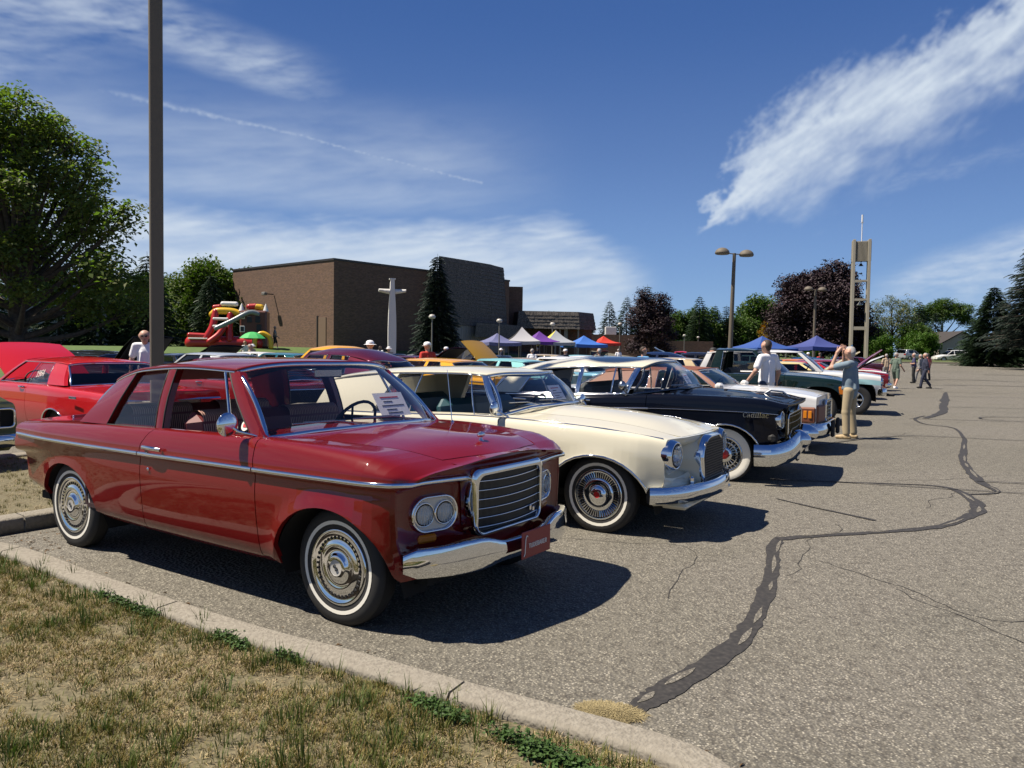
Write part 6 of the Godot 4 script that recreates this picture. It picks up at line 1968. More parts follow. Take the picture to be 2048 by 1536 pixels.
# ---------------------------------------------------------------- trees
func leaf_cluster(seed_: int, n: int, rad: float, lw: float, ll: float) -> ArrayMesh:
	var r := RandomNumberGenerator.new()
	r.seed = seed_
	var m := Mb.new()
	for k in n:
		var c := Vector3(r.randfn(0, 0.5), r.randfn(0, 0.42), r.randfn(0, 0.5)) * rad
		var d := Vector3(r.randf_range(-1, 1), r.randf_range(-0.9, 0.35), r.randf_range(-1, 1)).normalized()
		var s := d.cross(Vector3(r.randf_range(-0.4, 0.4), 1, r.randf_range(-0.4, 0.4))).normalized()
		var up := s.cross(d)
		var l := ll * r.randf_range(0.7, 1.25); var w := lw * r.randf_range(0.75, 1.2)
		var a := c; var t := c + d * l; var b := c + d * l * 0.45 + s * w * 0.5 + up * 0.12 * l; var e := c + d * l * 0.45 - s * w * 0.5 + up * 0.12 * l
		m.tri(a, b, t); m.tri(a, t, e)
	return m.mesh()

func spray(seed_: int) -> ArrayMesh:   # a drooping spruce twig: flat fan of needle strips
	var r := RandomNumberGenerator.new()
	r.seed = seed_
	var m := Mb.new()
	for k in 16:
		var f := k / 15.0
		var p := Vector3(f * 0.9, -0.16 * f * f, 0)
		for s in [-1.0, 1.0]:
			var L := 0.34 * (1.0 - 0.55 * f) * r.randf_range(0.7, 1.2)
			var d := Vector3(0.75, r.randf_range(-0.55, 0.3), s * r.randf_range(0.7, 1.0)).normalized()
			var w := Vector3(0.055, 0.03, 0)
			m.tri(p - w, p + w, p + d * L)
	m.tri(Vector3(0, 0.02, 0), Vector3(0, -0.02, 0), Vector3(1.1, -0.2, 0))
	return m.mesh()

func many(root: Node3D, called: String, mesh: Mesh, material: Material, buf: PackedFloat32Array, colored := false) -> MultiMeshInstance3D:
	var mm := MultiMesh.new()
	mm.transform_format = MultiMesh.TRANSFORM_3D
	mm.use_colors = colored
	mm.mesh = mesh
	mm.instance_count = buf.size() / (16 if colored else 12)
	mm.buffer = buf
	var o := MultiMeshInstance3D.new()
	o.multimesh = mm
	o.material_override = material
	o.name = called
	o.set_meta("kind", "stuff")
	root.add_child(o, true)
	return o
func push(buf: PackedFloat32Array, B: Basis, p: Vector3) -> void:
	buf.append_array([B.x.x, B.y.x, B.z.x, p.x, B.x.y, B.y.y, B.z.y, p.y, B.x.z, B.y.z, B.z.z, p.z])

func leaf_mat(called: String, r: float, g: float, b: float, thru := 0.5) -> StandardMaterial3D:
	var m := mat(called, Color.WHITE, 0.55)
	m.albedo_color = S(r, g, b)
	m.vertex_color_use_as_albedo = true
	m.backlight_enabled = true
	m.backlight = Color(0.85, 1.0, 0.5) * thru if g > r else Color(1.0, 0.7, 0.75) * thru
	m.metallic_specular = 0.3
	return m

# lobes: [x, y, z, rx, ry, rz] balls of twigs; each gets its limb, its leaves thin out inward
func broadleaf(called: String, label: String, at: Vector3, H: float, lobes: Array, density: float, clump: float, material: Material, tint: float, seed_: int, group := "", trunk_r := 0.22) -> Node3D:
	var r := RandomNumberGenerator.new()
	r.seed = seed_
	var root := thing(called, label, "tree", at, 0.0, group)
	var t := Mb.new()
	var top := Vector3(0, H * 0.42, 0)
	t.tube(spline(V([0, -0.3, 0, 0.05, H * 0.12, 0.02, -0.03, H * 0.26, 0.0, 0, H * 0.42, 0]), 3), PackedFloat32Array([trunk_r * 1.5, trunk_r * 1.15, trunk_r, trunk_r, trunk_r * 0.95, trunk_r * 0.9, trunk_r * 0.85, trunk_r * 0.8, trunk_r * 0.75, trunk_r * 0.7]), 9)
	for l in lobes:
		var e := Vector3(l[0], l[1], l[2])
		var s := Vector3(0, clampf(e.y * 0.55, H * 0.14, H * 0.40), 0)
		var m := s.lerp(e, 0.5) + Vector3(0, -0.25 * absf(e.x) * 0.3, 0)
		t.tube(spline(PackedVector3Array([s, m, e]), 3), PackedFloat32Array([trunk_r * 0.5, trunk_r * 0.42, trunk_r * 0.35, trunk_r * 0.28, trunk_r * 0.2, trunk_r * 0.13, trunk_r * 0.06]), 6)
		for k in 4:
			var d := Vector3(r.randf_range(-1, 1), r.randf_range(-0.4, 1), r.randf_range(-1, 1)).normalized()
			t.tube(PackedVector3Array([m.lerp(e, 0.6), e + d * Vector3(l[3], l[4], l[5]) * 0.8]), PackedFloat32Array([trunk_r * 0.14, trunk_r * 0.03]), 4)
	part(root, "trunk", t, mats.bark)
	var buf := PackedFloat32Array()
	for l in lobes:
		var vol: float = l[3] * l[4] * l[5]
		var n := int(density * pow(vol, 0.72))
		for k in n:
			var d := Vector3(r.randfn(), r.randfn(), r.randfn()).normalized()
			var q := pow(r.randf(), 0.45)
			if r.randf() < 0.10: q *= 1.18
			var p := Vector3(l[0], l[1], l[2]) + d * q * Vector3(l[3], l[4], l[5])
			if sin(p.x * 2.1 + seed_) * sin(p.y * 2.6 + 1.3) * sin(p.z * 2.3 + 0.4) > 0.2: continue
			var s := clump * r.randf_range(0.7, 1.3)
			push(buf, Basis.from_euler(Vector3(r.randf_range(-0.5, 0.5), r.randf() * TAU, r.randf_range(-0.5, 0.5))).scaled(Vector3(s, s, s)), p)
			var v := 1.0 + tint * r.randf_range(-1, 1)
			buf.append_array([v * r.randf_range(0.9, 1.15), v, v * r.randf_range(0.8, 1.1), 1.0])
	many(root, "crown", leaf_cluster(seed_ + 3, 12, 1.0, 0.42, 0.55), material, buf, true)
	return root

func spruce(called: String, label: String, at: Vector3, H: float, W: float, rows: int, per: int, material: Material, seed_: int, low := 0.06, gappy := 0.0, group := "") -> Node3D:
	var r := RandomNumberGenerator.new()
	r.seed = seed_
	var root := thing(called, label, "tree", at, 0.0, group)
	var t := Mb.new()
	t.tube(V([0, -0.3, 0, 0, H * 0.5, 0, 0, H, 0]), PackedFloat32Array([0.03 * H * 0.6, 0.016 * H * 0.6, 0.01]), 8)
	var buf := PackedFloat32Array()
	for k in rows:
		var f := float(k) / rows
		var y := lerpf(H * low, H * 0.985, pow(f, 0.92))
		var R := W * 0.5 * pow(1.0 - f, 0.85) * (1.0 + 0.16 * sin(k * 2.4 + seed_)) + 0.12
		if gappy > 0.0: R *= 1.0 - gappy * (0.5 + 0.5 * sin(k * 1.7))
		var nb := maxi(5, int(per * (0.35 + 0.65 * (1.0 - f))))
		for b in nb:
			var an := TAU * (b + r.randf() * 0.8) / nb + k * 1.3
			var L := R * r.randf_range(0.72, 1.12)
			var steps := maxi(1, int(L / 0.26))
			var droop := r.randf_range(0.12, 0.34)
			if gappy > 0.0 and L > 0.8: t.tube(PackedVector3Array([Vector3(0, y, 0), Vector3(cos(an) * L * 0.9, y - droop * L * 0.5, sin(an) * L * 0.9)]), PackedFloat32Array([0.04, 0.01]), 4)
			for s in steps + 1:
				var g := float(s + r.randf() * 0.5) / (steps + 1)
				if g < 0.25 and steps > 2: continue
				var p := Vector3(cos(an) * L * g, y - droop * L * g * (0.4 + 0.6 * g) + 0.1 * L * pow(g, 4), sin(an) * L * g)
				var sc := r.randf_range(0.5, 0.85) * (0.6 + 0.4 * minf(1.0, R))
				var B := Basis(Vector3.UP, -an + r.randf_range(-0.5, 0.5)) * Basis(Vector3.BACK, -0.25 + r.randf_range(-0.25, 0.25)) * Basis(Vector3.RIGHT, r.randf_range(-0.4, 0.4))
				push(buf, B.scaled(Vector3(sc, sc, sc)), p)
				var v := r.randf_range(0.75, 1.25)
				buf.append_array([v, v, v, 1.0])
	part(root, "trunk", t, mats.bark)
	many(root, "crown", spray(seed_ + 5), material, buf, true)
	return root

func round_lobes(W: float, H: float, n: int, seed_: int, low := 0.3) -> Array:
	var r := RandomNumberGenerator.new()
	r.seed = seed_
	var o := []
	for k in n:
		var f := (k + 0.5) / n
		var y := lerpf(H * low, H * 0.88, f)
		var R := W * 0.5 * sqrt(maxf(0.05, 1.0 - pow((f - 0.40) / 0.66, 2.0)))
		var a := k * 2.4 + r.randf() * 0.7
		var d := R * r.randf_range(0.35, 0.85)
		var s := W * r.randf_range(0.13, 0.25)
		o.append([cos(a) * d, y, sin(a) * d, s, s * r.randf_range(0.7, 0.95), s])
	o.append([0, H * 0.55, 0, W * 0.3, H * 0.28, W * 0.3])
	return o

func build_trees() -> void:
	tri_mat("bark", noise_tex(31, 0.03, [0.0, S(0.03, 0.024, 0.018), 1.0, S(0.11, 0.09, 0.07)], 256), 0.8)
	var green := leaf_mat("leaf_maple", 0.14, 0.175, 0.055, 1.0)
	var mid := leaf_mat("leaf_mid", 0.065, 0.11, 0.03, 0.8)
	var dark := leaf_mat("leaf_dark", 0.05, 0.08, 0.03, 0.6)
	var plum := leaf_mat("leaf_plum", 0.036, 0.025, 0.031, 0.3)
	var pale := leaf_mat("leaf_pale", 0.13, 0.15, 0.09, 0.7)
	var gold := leaf_mat("leaf_gold", 0.24, 0.19, 0.015, 0.9)
	var blue := leaf_mat("needle_blue", 0.036, 0.052, 0.042, 0.12)
	var needle := leaf_mat("needle_green", 0.030, 0.054, 0.027, 0.12)
	# the big maple on the left
	var L := []
	var rr := RandomNumberGenerator.new()
	rr.seed = 7
	for k in 46:
		var f := k / 45.0
		var y := lerpf(2.9, 9.6, pow(f, 0.9))
		var R := lin2([1.6, 2.6, 3.0, 4.3, 5.0, 4.3, 7.5, 3.6, 9.0, 2.3, 10.3, 0.6], y)
		var a := k * 2.4
		var d := R * (0.45 + 0.5 * rr.randf())
		var s := rr.randf_range(0.75, 1.25)
		L.append([cos(a) * d, y + rr.randf_range(-0.3, 0.3), sin(a) * d, s, s * 0.8, s])
	L.append([4.4, 6.3, 0.4, 0.7, 0.5, 0.7]); L.append([4.2, 2.9, -0.2, 0.8, 0.5, 0.8]); L.append([0.9, 9.5, 0, 0.7, 0.8, 0.7]); L.append([-0.6, 9.7, 0.3, 0.9, 0.6, 0.9])
	broadleaf("maple_tree", "big green maple with sunlit leaves at the left edge beyond the red car", Vector3(-18.3, gh(-18.3, -28.5), -28.5), 10.4, L, 105, 0.30, green, 0.25, 101, "", 0.34)
	# trees behind the left cars and the inflatable
	var back := "trees behind the lawn left of the church"
	var proto_m := broadleaf("broadleaf_tree", "tall green tree beside the left end of the brick hall", Vector3(-33.0, 1.5, -86.0), 8.6, round_lobes(8.0, 8.6, 16, 3, 0.12), 65, 0.55, mid, 0.25, 201, back, 0.25)
	var proto_d := spruce("spruce_tree", "dark spruce behind the man with sunglasses, just left of the lamp post", Vector3(-27.5, 1.2, -58.0), 7.5, 5.0, 26, 18, needle, 301, 0.03, 0.0, back)
	var proto_w := broadleaf("willow_tree", "drooping yellow-green tree directly behind the inflatable slide", Vector3(-27.5, 1.6, -70.0), 7.6, round_lobes(7.5, 7.6, 13, 5, 0.12), 110, 0.5, leaf_mat("leaf_willow", 0.075, 0.11, 0.025, 0.8), 0.25, 203, back, 0.2)
	for q in [[proto_m, "round green tree behind the lamp post, left of the willow", -36.0, -76.0, 1.1, 0.84], [proto_m, "green tree between the spruces at the left", -41.0, -78.0, 2.0, 0.80], [proto_m, "lower green tree behind the maple's right side", -34.5, -64.0, 3.0, 0.72],
		[proto_d, "dark spruce second from the lamp post, behind the raised black hood", -30.5, -57.0, 1.0, 0.95], [proto_d, "dark spruce under the maple's right branches", -33.0, -56.0, 2.2, 0.85], [proto_d, "small dark spruce right of the lamp post, before the willow", -23.5, -60.0, 3.2, 0.78],
		[proto_m, "dense green tree filling the gap left of the brick hall", -29.5, -86.0, 4.0, 0.98], [proto_d, "dark spruce at the far left behind the maple trunk", -37.0, -54.0, 0.4, 0.9]]:
		dup(q[0], q[1], Vector3(q[2], gh(q[2], q[3]), q[3]), q[4], q[5], back)
	# the spruce at the church wall
	spruce("spruce_tree", "blue-grey spruce standing against the dark brick wall of the church", Vector3(-5.75, 1.3, -58.5), 7.6, 3.1, 40, 22, blue, 302, 0.02)
	# dark red maples
	var pa := broadleaf("purple_maple", "smaller dark purple maple beside the low brick wall, behind the red truck", Vector3(14.4, 0.55, -80.0), 7.9, round_lobes(5.4, 7.9, 18, 21, 0.18), 120, 0.36, plum, 0.3, 401, "", 0.2)
	var pb := broadleaf("purple_maple", "great dark purple maple behind the bell tower", Vector3(46.5, 1.1, -116.0), 13.6, round_lobes(13.5, 13.6, 30, 22, 0.1), 66, 0.66, plum, 0.3, 402, "", 0.4)
	pb.rotation.y = 0.4
	# right side
	var pr := spruce("spruce_tree", "dark green spruce right of the grey gabled house", Vector3(53.6, 1.0, -86.0), 8.8, 7.2, 40, 32, needle, 303, 0.02)
	spruce("spruce_tree", "tall open-branched blue spruce cut by the right edge of the picture", Vector3(51.6, 0.8, -75.5), 14.2, 10.0, 32, 26, blue, 304, 0.18, 0.28)
	broadleaf("broadleaf_tree", "grey-green bushy tree at the right edge beneath the open spruce", Vector3(60.0, 1.0, -84.0), 8.3, round_lobes(8.5, 8.3, 18, 31, 0.08), 120, 0.5, dark, 0.25, 205, "", 0.2)
	broadleaf("pale_tree", "thin pale tree with sparse leaves right of the bell tower", Vector3(62.0, 1.2, -126.0), 11.0, round_lobes(9.0, 11.0, 16, 33, 0.35), 22, 0.36, pale, 0.2, 206, "", 0.25)
	var elm := broadleaf("elm_tree", "vase-shaped elm with a bare trunk above the house roof", Vector3(82.5, 1.2, -148.0), 11.5, [[-3, 9, 0, 2.6, 1.8, 2.4], [0, 10.2, 0, 2.6, 1.6, 2.6], [3, 9.3, 0.5, 2.5, 1.6, 2.5], [-1, 8.5, 1, 2.2, 1.4, 2.2], [4.4, 7.8, 0, 1.6, 1.1, 1.6], [-4.5, 7.4, 0, 1.5, 1.1, 1.5]], 90, 0.5, mid, 0.25, 207, "", 0.35)
	# far line of mixed trees
	var line := "trees along the far edge of the car park"
	var f1 := broadleaf("broadleaf_tree", "round mid-green tree right of the tall lamp post", Vector3(41.0, 1.2, -138.0), 7.4, round_lobes(8.0, 7.4, 16, 41, 0.08), 58, 0.62, mid, 0.25, 208, line, 0.2)
	var f2 := spruce("spruce_tree", "slender dark spruce left of the tall lamp post", Vector3(36.0, 1.2, -130.0), 9.0, 5.0, 26, 16, needle, 305, 0.03, 0.0, line)
	broadleaf("golden_tree", "small golden-yellow tree left of the great purple maple", Vector3(43.5, 1.2, -130.0), 7.6, round_lobes(4.6, 7.6, 9, 43, 0.3), 80, 0.5, gold, 0.2, 209, line, 0.15)
	var far := [[f2, "slender spruce just right of the low church roof", 15.0, -120.0, 1.0, 0.82], [f2, "spruce behind the low church roof, second from its right end", 18.0, -122.0, 2.0, 0.92], [f2, "tallest spruce between the church and the smaller purple maple", 21.2, -122.0, 3.0, 1.12], [f2, "short spruce left of the smaller purple maple", 24.0, -124.0, 0.3, 0.8],
		[f1, "green tree behind the smaller purple maple", 27.0, -128.0, 1.3, 0.85], [f2, "spruce right of the smaller purple maple", 29.5, -122.0, 4.0, 0.98], [f1, "dark rounded tree between the purple maples, nearest the smaller one", 31.5, -128.0, 2.1, 0.94], [f2, "thin spruce pair's left tree before the tall lamp post", 33.6, -128.0, 5.0, 0.86],
		[f1, "green tree directly behind the blue tents", 38.0, -132.0, 3.1, 0.82], [f1, "bright green tree peeping over the golden one", 45.5, -142.0, 0.2, 1.45], [f1, "low dark tree right of the bell tower", 57.0, -122.0, 4.4, 0.72], [f1, "bushy tree below the pale thin one", 63.5, -122.0, 5.4, 0.78],
		[f2, "open spruce between the pale tree and the house", 69.5, -132.0, 1.7, 1.15], [f2, "spruce left of the house gable", 73.5, -134.0, 2.9, 0.95], [f1, "low tree behind the house", 79.0, -150.0, 1.0, 0.6], [f1, "round tree behind the right spruce", 66.0, -100.0, 2.2, 0.75], [f1, "green tree right of the big right spruce", 72.0, -98.0, 3.6, 0.8],
		[f1, "far green tree behind the low church wing", 6.0, -125.0, 0.9, 0.75], [f1, "far green tree left of the low church wing's end", 11.0, -128.0, 2.9, 0.72]]
	for q in far: dup(q[0], q[1], Vector3(q[2], gh(q[2], q[3]), q[3]), q[4], q[5], line)
	# hedges and bushes
	var hb := broadleaf("bush", "green bush at the foot of the bell tower's lamp post", Vector3(51.5, 1.0, -108.0), 3.8, round_lobes(5.0, 3.8, 9, 51, 0.1), 130, 0.42, leaf_mat("leaf_bush", 0.06, 0.12, 0.02, 0.8), 0.25, 210, "bushes by the car park", 0.08)
	dup(hb, "low bush beneath the purple maple left of the bell tower", Vector3(41.0, 1.0, -106.0), 1.2, 0.55)
	dup(hb, "tall clipped hedge between the bell tower and the house", Vector3(59.5, 1.1, -112.0), 3.0, 1.15)

func lin2(p: Array, q: float) -> float: return Cv.lin(p, q)

# ---------------------------------------------------------------- sky
func make_sky() -> Material:
	var W := 4096
	var H := 2048
	var nz := FastNoiseLite.new()
	nz.seed = 11
	nz.frequency = 1.0
	nz.fractal_octaves = 5
	var nf := FastNoiseLite.new()
	nf.seed = 23
	nf.frequency = 1.0
	nf.fractal_octaves = 4
	# first the whole sky coarsely, then the part round the clouds in view finely
	var coarse := sky_image(W / 4, H / 4, 0, W / 4, 0, H / 8 + 2, nz, nf)
	coarse.resize(W, H, Image.INTERPOLATE_CUBIC)
	var x0 := int(W * (0.5 - 40.0 / 360.0))
	var x1 := int(W * (0.5 + 40.0 / 360.0))
	var y0 := int(H * (0.5 - 30.0 / 180.0))
	var fine := sky_image(W, H, x0, x1, y0, H / 2 + 1, nz, nf)
	coarse.blit_rect(fine, Rect2i(0, 0, x1 - x0, H / 2 + 1 - y0), Vector2i(x0, y0))
	# north (-z) lies at the edge of a panorama, so the halves change places
	var turned := Image.create_empty(W, H, false, Image.FORMAT_RGB8)
	turned.blit_rect(coarse, Rect2i(0, 0, W / 2, H), Vector2i(W / 2, 0))
	turned.blit_rect(coarse, Rect2i(W / 2, 0, W / 2, H), Vector2i(0, 0))
	var p := PanoramaSkyMaterial.new()
	p.panorama = ImageTexture.create_from_image(turned)
	p.energy_multiplier = 0.572
	return p

func sky_image(W: int, H: int, x0: int, x1: int, y0: int, y1: int, nz: FastNoiseLite, nf: FastNoiseLite) -> Image:
	var full := x1 - x0 == W
	var w := x1 - x0
	var h := H if full else y1 - y0
	var by := PackedByteArray()
	by.resize(w * h * 3)
	var cr := Cv.new([0.0, 0.36, 3.0, 0.27, 7.0, 0.195, 15.0, 0.107, 24.0, 0.055, 45.0, 0.03, 90.0, 0.02])
	var cg := Cv.new([0.0, 0.52, 3.0, 0.44, 7.0, 0.345, 15.0, 0.209, 24.0, 0.133, 45.0, 0.085, 90.0, 0.06])
	var cb := Cv.new([0.0, 0.74, 3.0, 0.695, 7.0, 0.635, 15.0, 0.474, 24.0, 0.37, 45.0, 0.28, 90.0, 0.22])
	var dith := RandomNumberGenerator.new()
	dith.seed = 5
	var trail := PackedVector2Array([Vector2(-32, 16.6), Vector2(-28.9, 16.3), Vector2(-25.4, 16.0), Vector2(-21.4, 15.6), Vector2(-15.5, 14.9), Vector2(-8.4, 13.5), Vector2(-2.4, 12.3)])
	for yy in h:
		var el := 90.0 - 180.0 * ((yy if full else yy + y0) + 0.5) / H
		var e := maxf(el, 0.0)
		# clear air: pale and bright low down, deep blue higher
		var base := Vector3(cr.at(e), cg.at(e), cb.at(e))
		for xx in w:
			var az := 360.0 * ((xx if full else xx + x0) + 0.5) / W - 180.0
			var c := base
			if el > -1.0 and el < 60.0:
				var ew := maxf(e, 0.5)
				var a := 0.0
				# thin cirrus veils, drawn out along a slant
				var u := az * 0.05 + ew * 0.02
				var v := ew * 0.16 - az * 0.022
				var wob := nz.get_noise_2d(az * 0.02, ew * 0.05)
				var s1 := nz.get_noise_2d(u * 1.4 + wob * 0.8, v * 2.2 + 7.0) * 0.5 + 0.5
				var s2 := nf.get_noise_2d(u * 5.0 + wob, v * 9.0 + s1 * 1.2) * 0.5 + 0.5
				var s3 := nf.get_noise_2d(u * 16.0, v * 34.0 + 3.0) * 0.5 + 0.5
				# lower left bank of cirrus
				var edge := 11.0 + 1.6 * wob - 0.9 * maxf(0.0, az - 3.0) * 0.55 + 0.6 * sin(az * 0.13)
				var m1 := smoothstep(-0.2, 2.4, edge - ew + 0.9 * (s2 - 0.5)) * (1.0 - smoothstep(6.0, 11.5, az))
				m1 *= 1.0 - smoothstep(50.0, 75.0, absf(az + 25.0))
				a = maxf(a, m1 * clampf(0.60 + 0.75 * (s1 - 0.45) + 0.35 * (s2 - 0.5) + 0.08 * (s3 - 0.5), 0.05, 0.88))
				var m6 := smoothstep(9.0, 11.0, ew) * (1.0 - smoothstep(13.0, 19.0, ew)) * (1.0 - smoothstep(-10.0, 6.0, az)) * (1.0 - smoothstep(60.0, 80.0, absf(az + 30.0)))
				a = maxf(a, m6 * clampf(0.27 + 0.4 * (s1 - 0.5) + 0.14 * (s2 - 0.5), 0.0, 0.42))
				# upper left veil
				var m2 := smoothstep(-22.0, -38.0, az + (ew - 18.0) * -1.1 + 4.0 * wob) + 0.0
				m2 = clampf(m2 + (1.0 - smoothstep(0.0, 2.6, absf(ew - 20.3 + 0.22 * (az + 22.0) + 1.5 * wob))) * (1.0 - smoothstep(-18.0, -11.0, az)) * 0.9, 0.0, 1.0)
				m2 *= smoothstep(11.0, 15.0, ew) * (1.0 - smoothstep(24.0, 34.0, ew))
				a = maxf(a, m2 * clampf(0.26 + 0.5 * (s1 - 0.4) + 0.6 * (s2 - 0.45) + 0.15 * (s3 - 0.5), 0.0, 0.6))
				# the bright cloud on the right: a slanting plume with a ragged upper edge
				var ax := Vector2(30.3 - 13.0, 19.7 - 9.0).normalized()
				var q := Vector2(az - 13.2, ew - 9.2)
				var along := q.dot(ax)
				var across := q.dot(Vector2(-ax.y, ax.x))
				var wq := nz.get_noise_2d(along * 0.12, across * 0.25 + 40.0)
				var n1 := nz.get_noise_2d(along * 0.16 + 20.0, across * 0.34)
				var n2 := nf.get_noise_2d(along * 0.55 + wq, across * 0.9 + 60.0)
				var n3 := nf.get_noise_2d(along * 2.0, across * 2.6 + 80.0)
				var half := 0.35 + 2.6 * smoothstep(0.0, 8.0, along) * (1.0 - 0.35 * smoothstep(12.0, 22.0, along))
				var ctr := 0.9 * sin(along * 0.22) - 0.2
				var d := across - ctr + n1 * 1.5 + n2 * 0.8
				var up := 1.0 - smoothstep(half * 0.2, half * 1.3, d + 0.4 * n3)
				var dn := smoothstep(-half * 1.9, half * 0.35, d)
				var b := up * dn * smoothstep(-0.6, 2.2, along + n2) * (1.0 - smoothstep(26.0, 40.0, along))
				var n4 := nf.get_noise_2d(along * 0.25 + 5.0, across * 1.6)
				b *= clampf(0.86 + 0.25 * n1 + 0.18 * n4 + 0.08 * n3, 0.0, 1.0)
				a = maxf(a, b * 0.95)
				# low cloud at the far right
				var lim := 3.4 + 0.42 * (az - 24.0)
				var m4 := smoothstep(22.5, 28.0, az) * (1.0 - smoothstep(0.0, 2.2, ew - lim + 1.4 * wob)) * smoothstep(2.2, 6.0, ew + 0.7 * n1) * (1.0 - smoothstep(60.0, 75.0, az))
				a = maxf(a, m4 * clampf(0.42 + 0.6 * (s2 - 0.5) + 0.3 * (s3 - 0.5), 0.0, 0.7))
				# wisps near it
				var m5 := (1.0 - smoothstep(0.0, 0.8, absf(ew - 11.6 - 0.22 * (az - 27.0) + 0.5 * n2))) * smoothstep(22.0, 26.0, az) * (1.0 - smoothstep(30.0, 36.0, az))
				a = maxf(a, m5 * 0.12 * s3 * 1.5)
				# vapour trail
				if az > -31.0 and az < -1.0 and ew > 10.0 and ew < 18.0:
					var bd := 9.0
					var tt := 0.0
					for k in trail.size() - 1:
						var pp := Geometry2D.get_closest_point_to_segment(Vector2(az, ew), trail[k], trail[k + 1])
						var dd := pp.distance_to(Vector2(az, ew) + Vector2(0, 0.1 * n2 + 0.05 * n3))
						if dd < bd:
							bd = dd
							tt = pp.x
					var wdt := 0.08 + 0.13 * smoothstep(-12.0, -24.0, tt)
					var tr := (1.0 - smoothstep(0.0, wdt * 1.6, bd)) * smoothstep(-31.0, -25.0, tt) * (0.55 + 0.5 * s3 + 0.5 * n3) * (0.7 + 0.3 * smoothstep(-26.0, -14.0, tt))
					a = maxf(a, clampf(tr * 0.52, 0.0, 0.6))
				# elsewhere: the same kind of thin veil
				var far := smoothstep(42.0, 70.0, absf(az)) * (1.0 - smoothstep(140.0, 178.0, absf(az))) * smoothstep(3.0, 10.0, ew) * (1.0 - smoothstep(35.0, 58.0, ew))
				a = maxf(a, far * clampf(1.1 * (s1 - 0.5) + 0.5 * (s2 - 0.5), 0.0, 0.5))
				c = c.lerp(Vector3(0.68, 0.765, 0.86), clampf(a, 0.0, 1.0))
			if el < 0.0: c = Vector3(0.20, 0.20, 0.18)
			var g := Color(c.x, c.y, c.z).linear_to_srgb()
			var k := (yy * w + xx) * 3
			var o := dith.randf() - 0.5
			by[k] = clampi(int(round(g.r * 255.0 + o)), 0, 255)
			by[k + 1] = clampi(int(round(g.g * 255.0 + o)), 0, 255)
			by[k + 2] = clampi(int(round(g.b * 255.0 + o)), 0, 255)
		if full and el < -3.0:
			for rest in range((yy + 1) * w, w * h):
				by[rest * 3] = 124
				by[rest * 3 + 1] = 124
				by[rest * 3 + 2] = 118
			break
	return Image.create_from_data(w, h, false, Image.FORMAT_RGB8, by)

# ---------------------------------------------------------------- ground
func gh(x: float, z: float) -> float:   # the car park rises gently towards the church and the road
	var d := -z
	var n := -x * 0.834 + (d - 4.4) * 0.552
	return 1.25 * smoothstep(38.0, 125.0, d) + 1.35 * smoothstep(31.0, 44.0, n)

func sheet(xa: float, xb: float, za: float, zb: float, nx: int, nz: int, lift: float) -> Mb:
	var m := Mb.new()
	var rows := []
	for j in nz + 1:
		var row := PackedVector3Array()
		for i in nx + 1:
			var x := lerpf(xa, xb, float(i) / nx)
			var z := lerpf(za, zb, float(j) / nz)
			row.append(Vector3(x, gh(x, z) + lift, z))
		rows.append(row)
	m.grid(rows)
	return m

func make_materials() -> void:
	mat("tyre", S(0.018, 0.018, 0.018), 0.75)
	mat("whitewall", S(0.72, 0.70, 0.62), 0.55)
	mat("dark", S(0.012, 0.012, 0.012), 0.7)
	mat("black", S(0.004, 0.004, 0.004), 0.95)
	mat("chrome", Color(0.86, 0.87, 0.88), 0.06, 1.0)
	mat("steel", Color(0.7, 0.7, 0.7), 0.25, 1.0)
	mat("hub_grey", S(0.42, 0.41, 0.38), 0.4)
	mat("hub_red", S(0.45, 0.02, 0.02), 0.3)
	mat("reflector", Color(0.78, 0.79, 0.8), 0.12, 1.0)
	tri_mat("concrete", noise_tex(41, 0.05, [0.0, S(0.15, 0.135, 0.108), 0.5, S(0.215, 0.195, 0.158), 1.0, S(0.27, 0.25, 0.205)], 512, FastNoiseLite.TYPE_SIMPLEX_SMOOTH, 6), 1.1, 0.95, noise_tex(42, 0.2, [], 256, FastNoiseLite.TYPE_SIMPLEX, 3, 3.0), 0.5)
	mat("grey_paint", S(0.16, 0.155, 0.14), 0.5)
	glass("lens_flute", Color(0.75, 0.8, 0.82), 0.45)
	glass("lens", Color(0.85, 0.9, 0.92), 0.10)
	glass("glass", Color(0.05, 0.07, 0.07), 0.16)
	glass("glass_dark", Color(0.01, 0.012, 0.014), 0.72)
	mat("amber", S(0.55, 0.16, 0.01), 0.25)
	mat("tail_red", S(0.35, 0.01, 0.01), 0.2)
	mat("paper", S(0.78, 0.77, 0.80), 0.8)
	mat("ink", S(0.02, 0.02, 0.04), 0.8)
	mat("ink_red", S(0.5, 0.04, 0.05), 0.8)

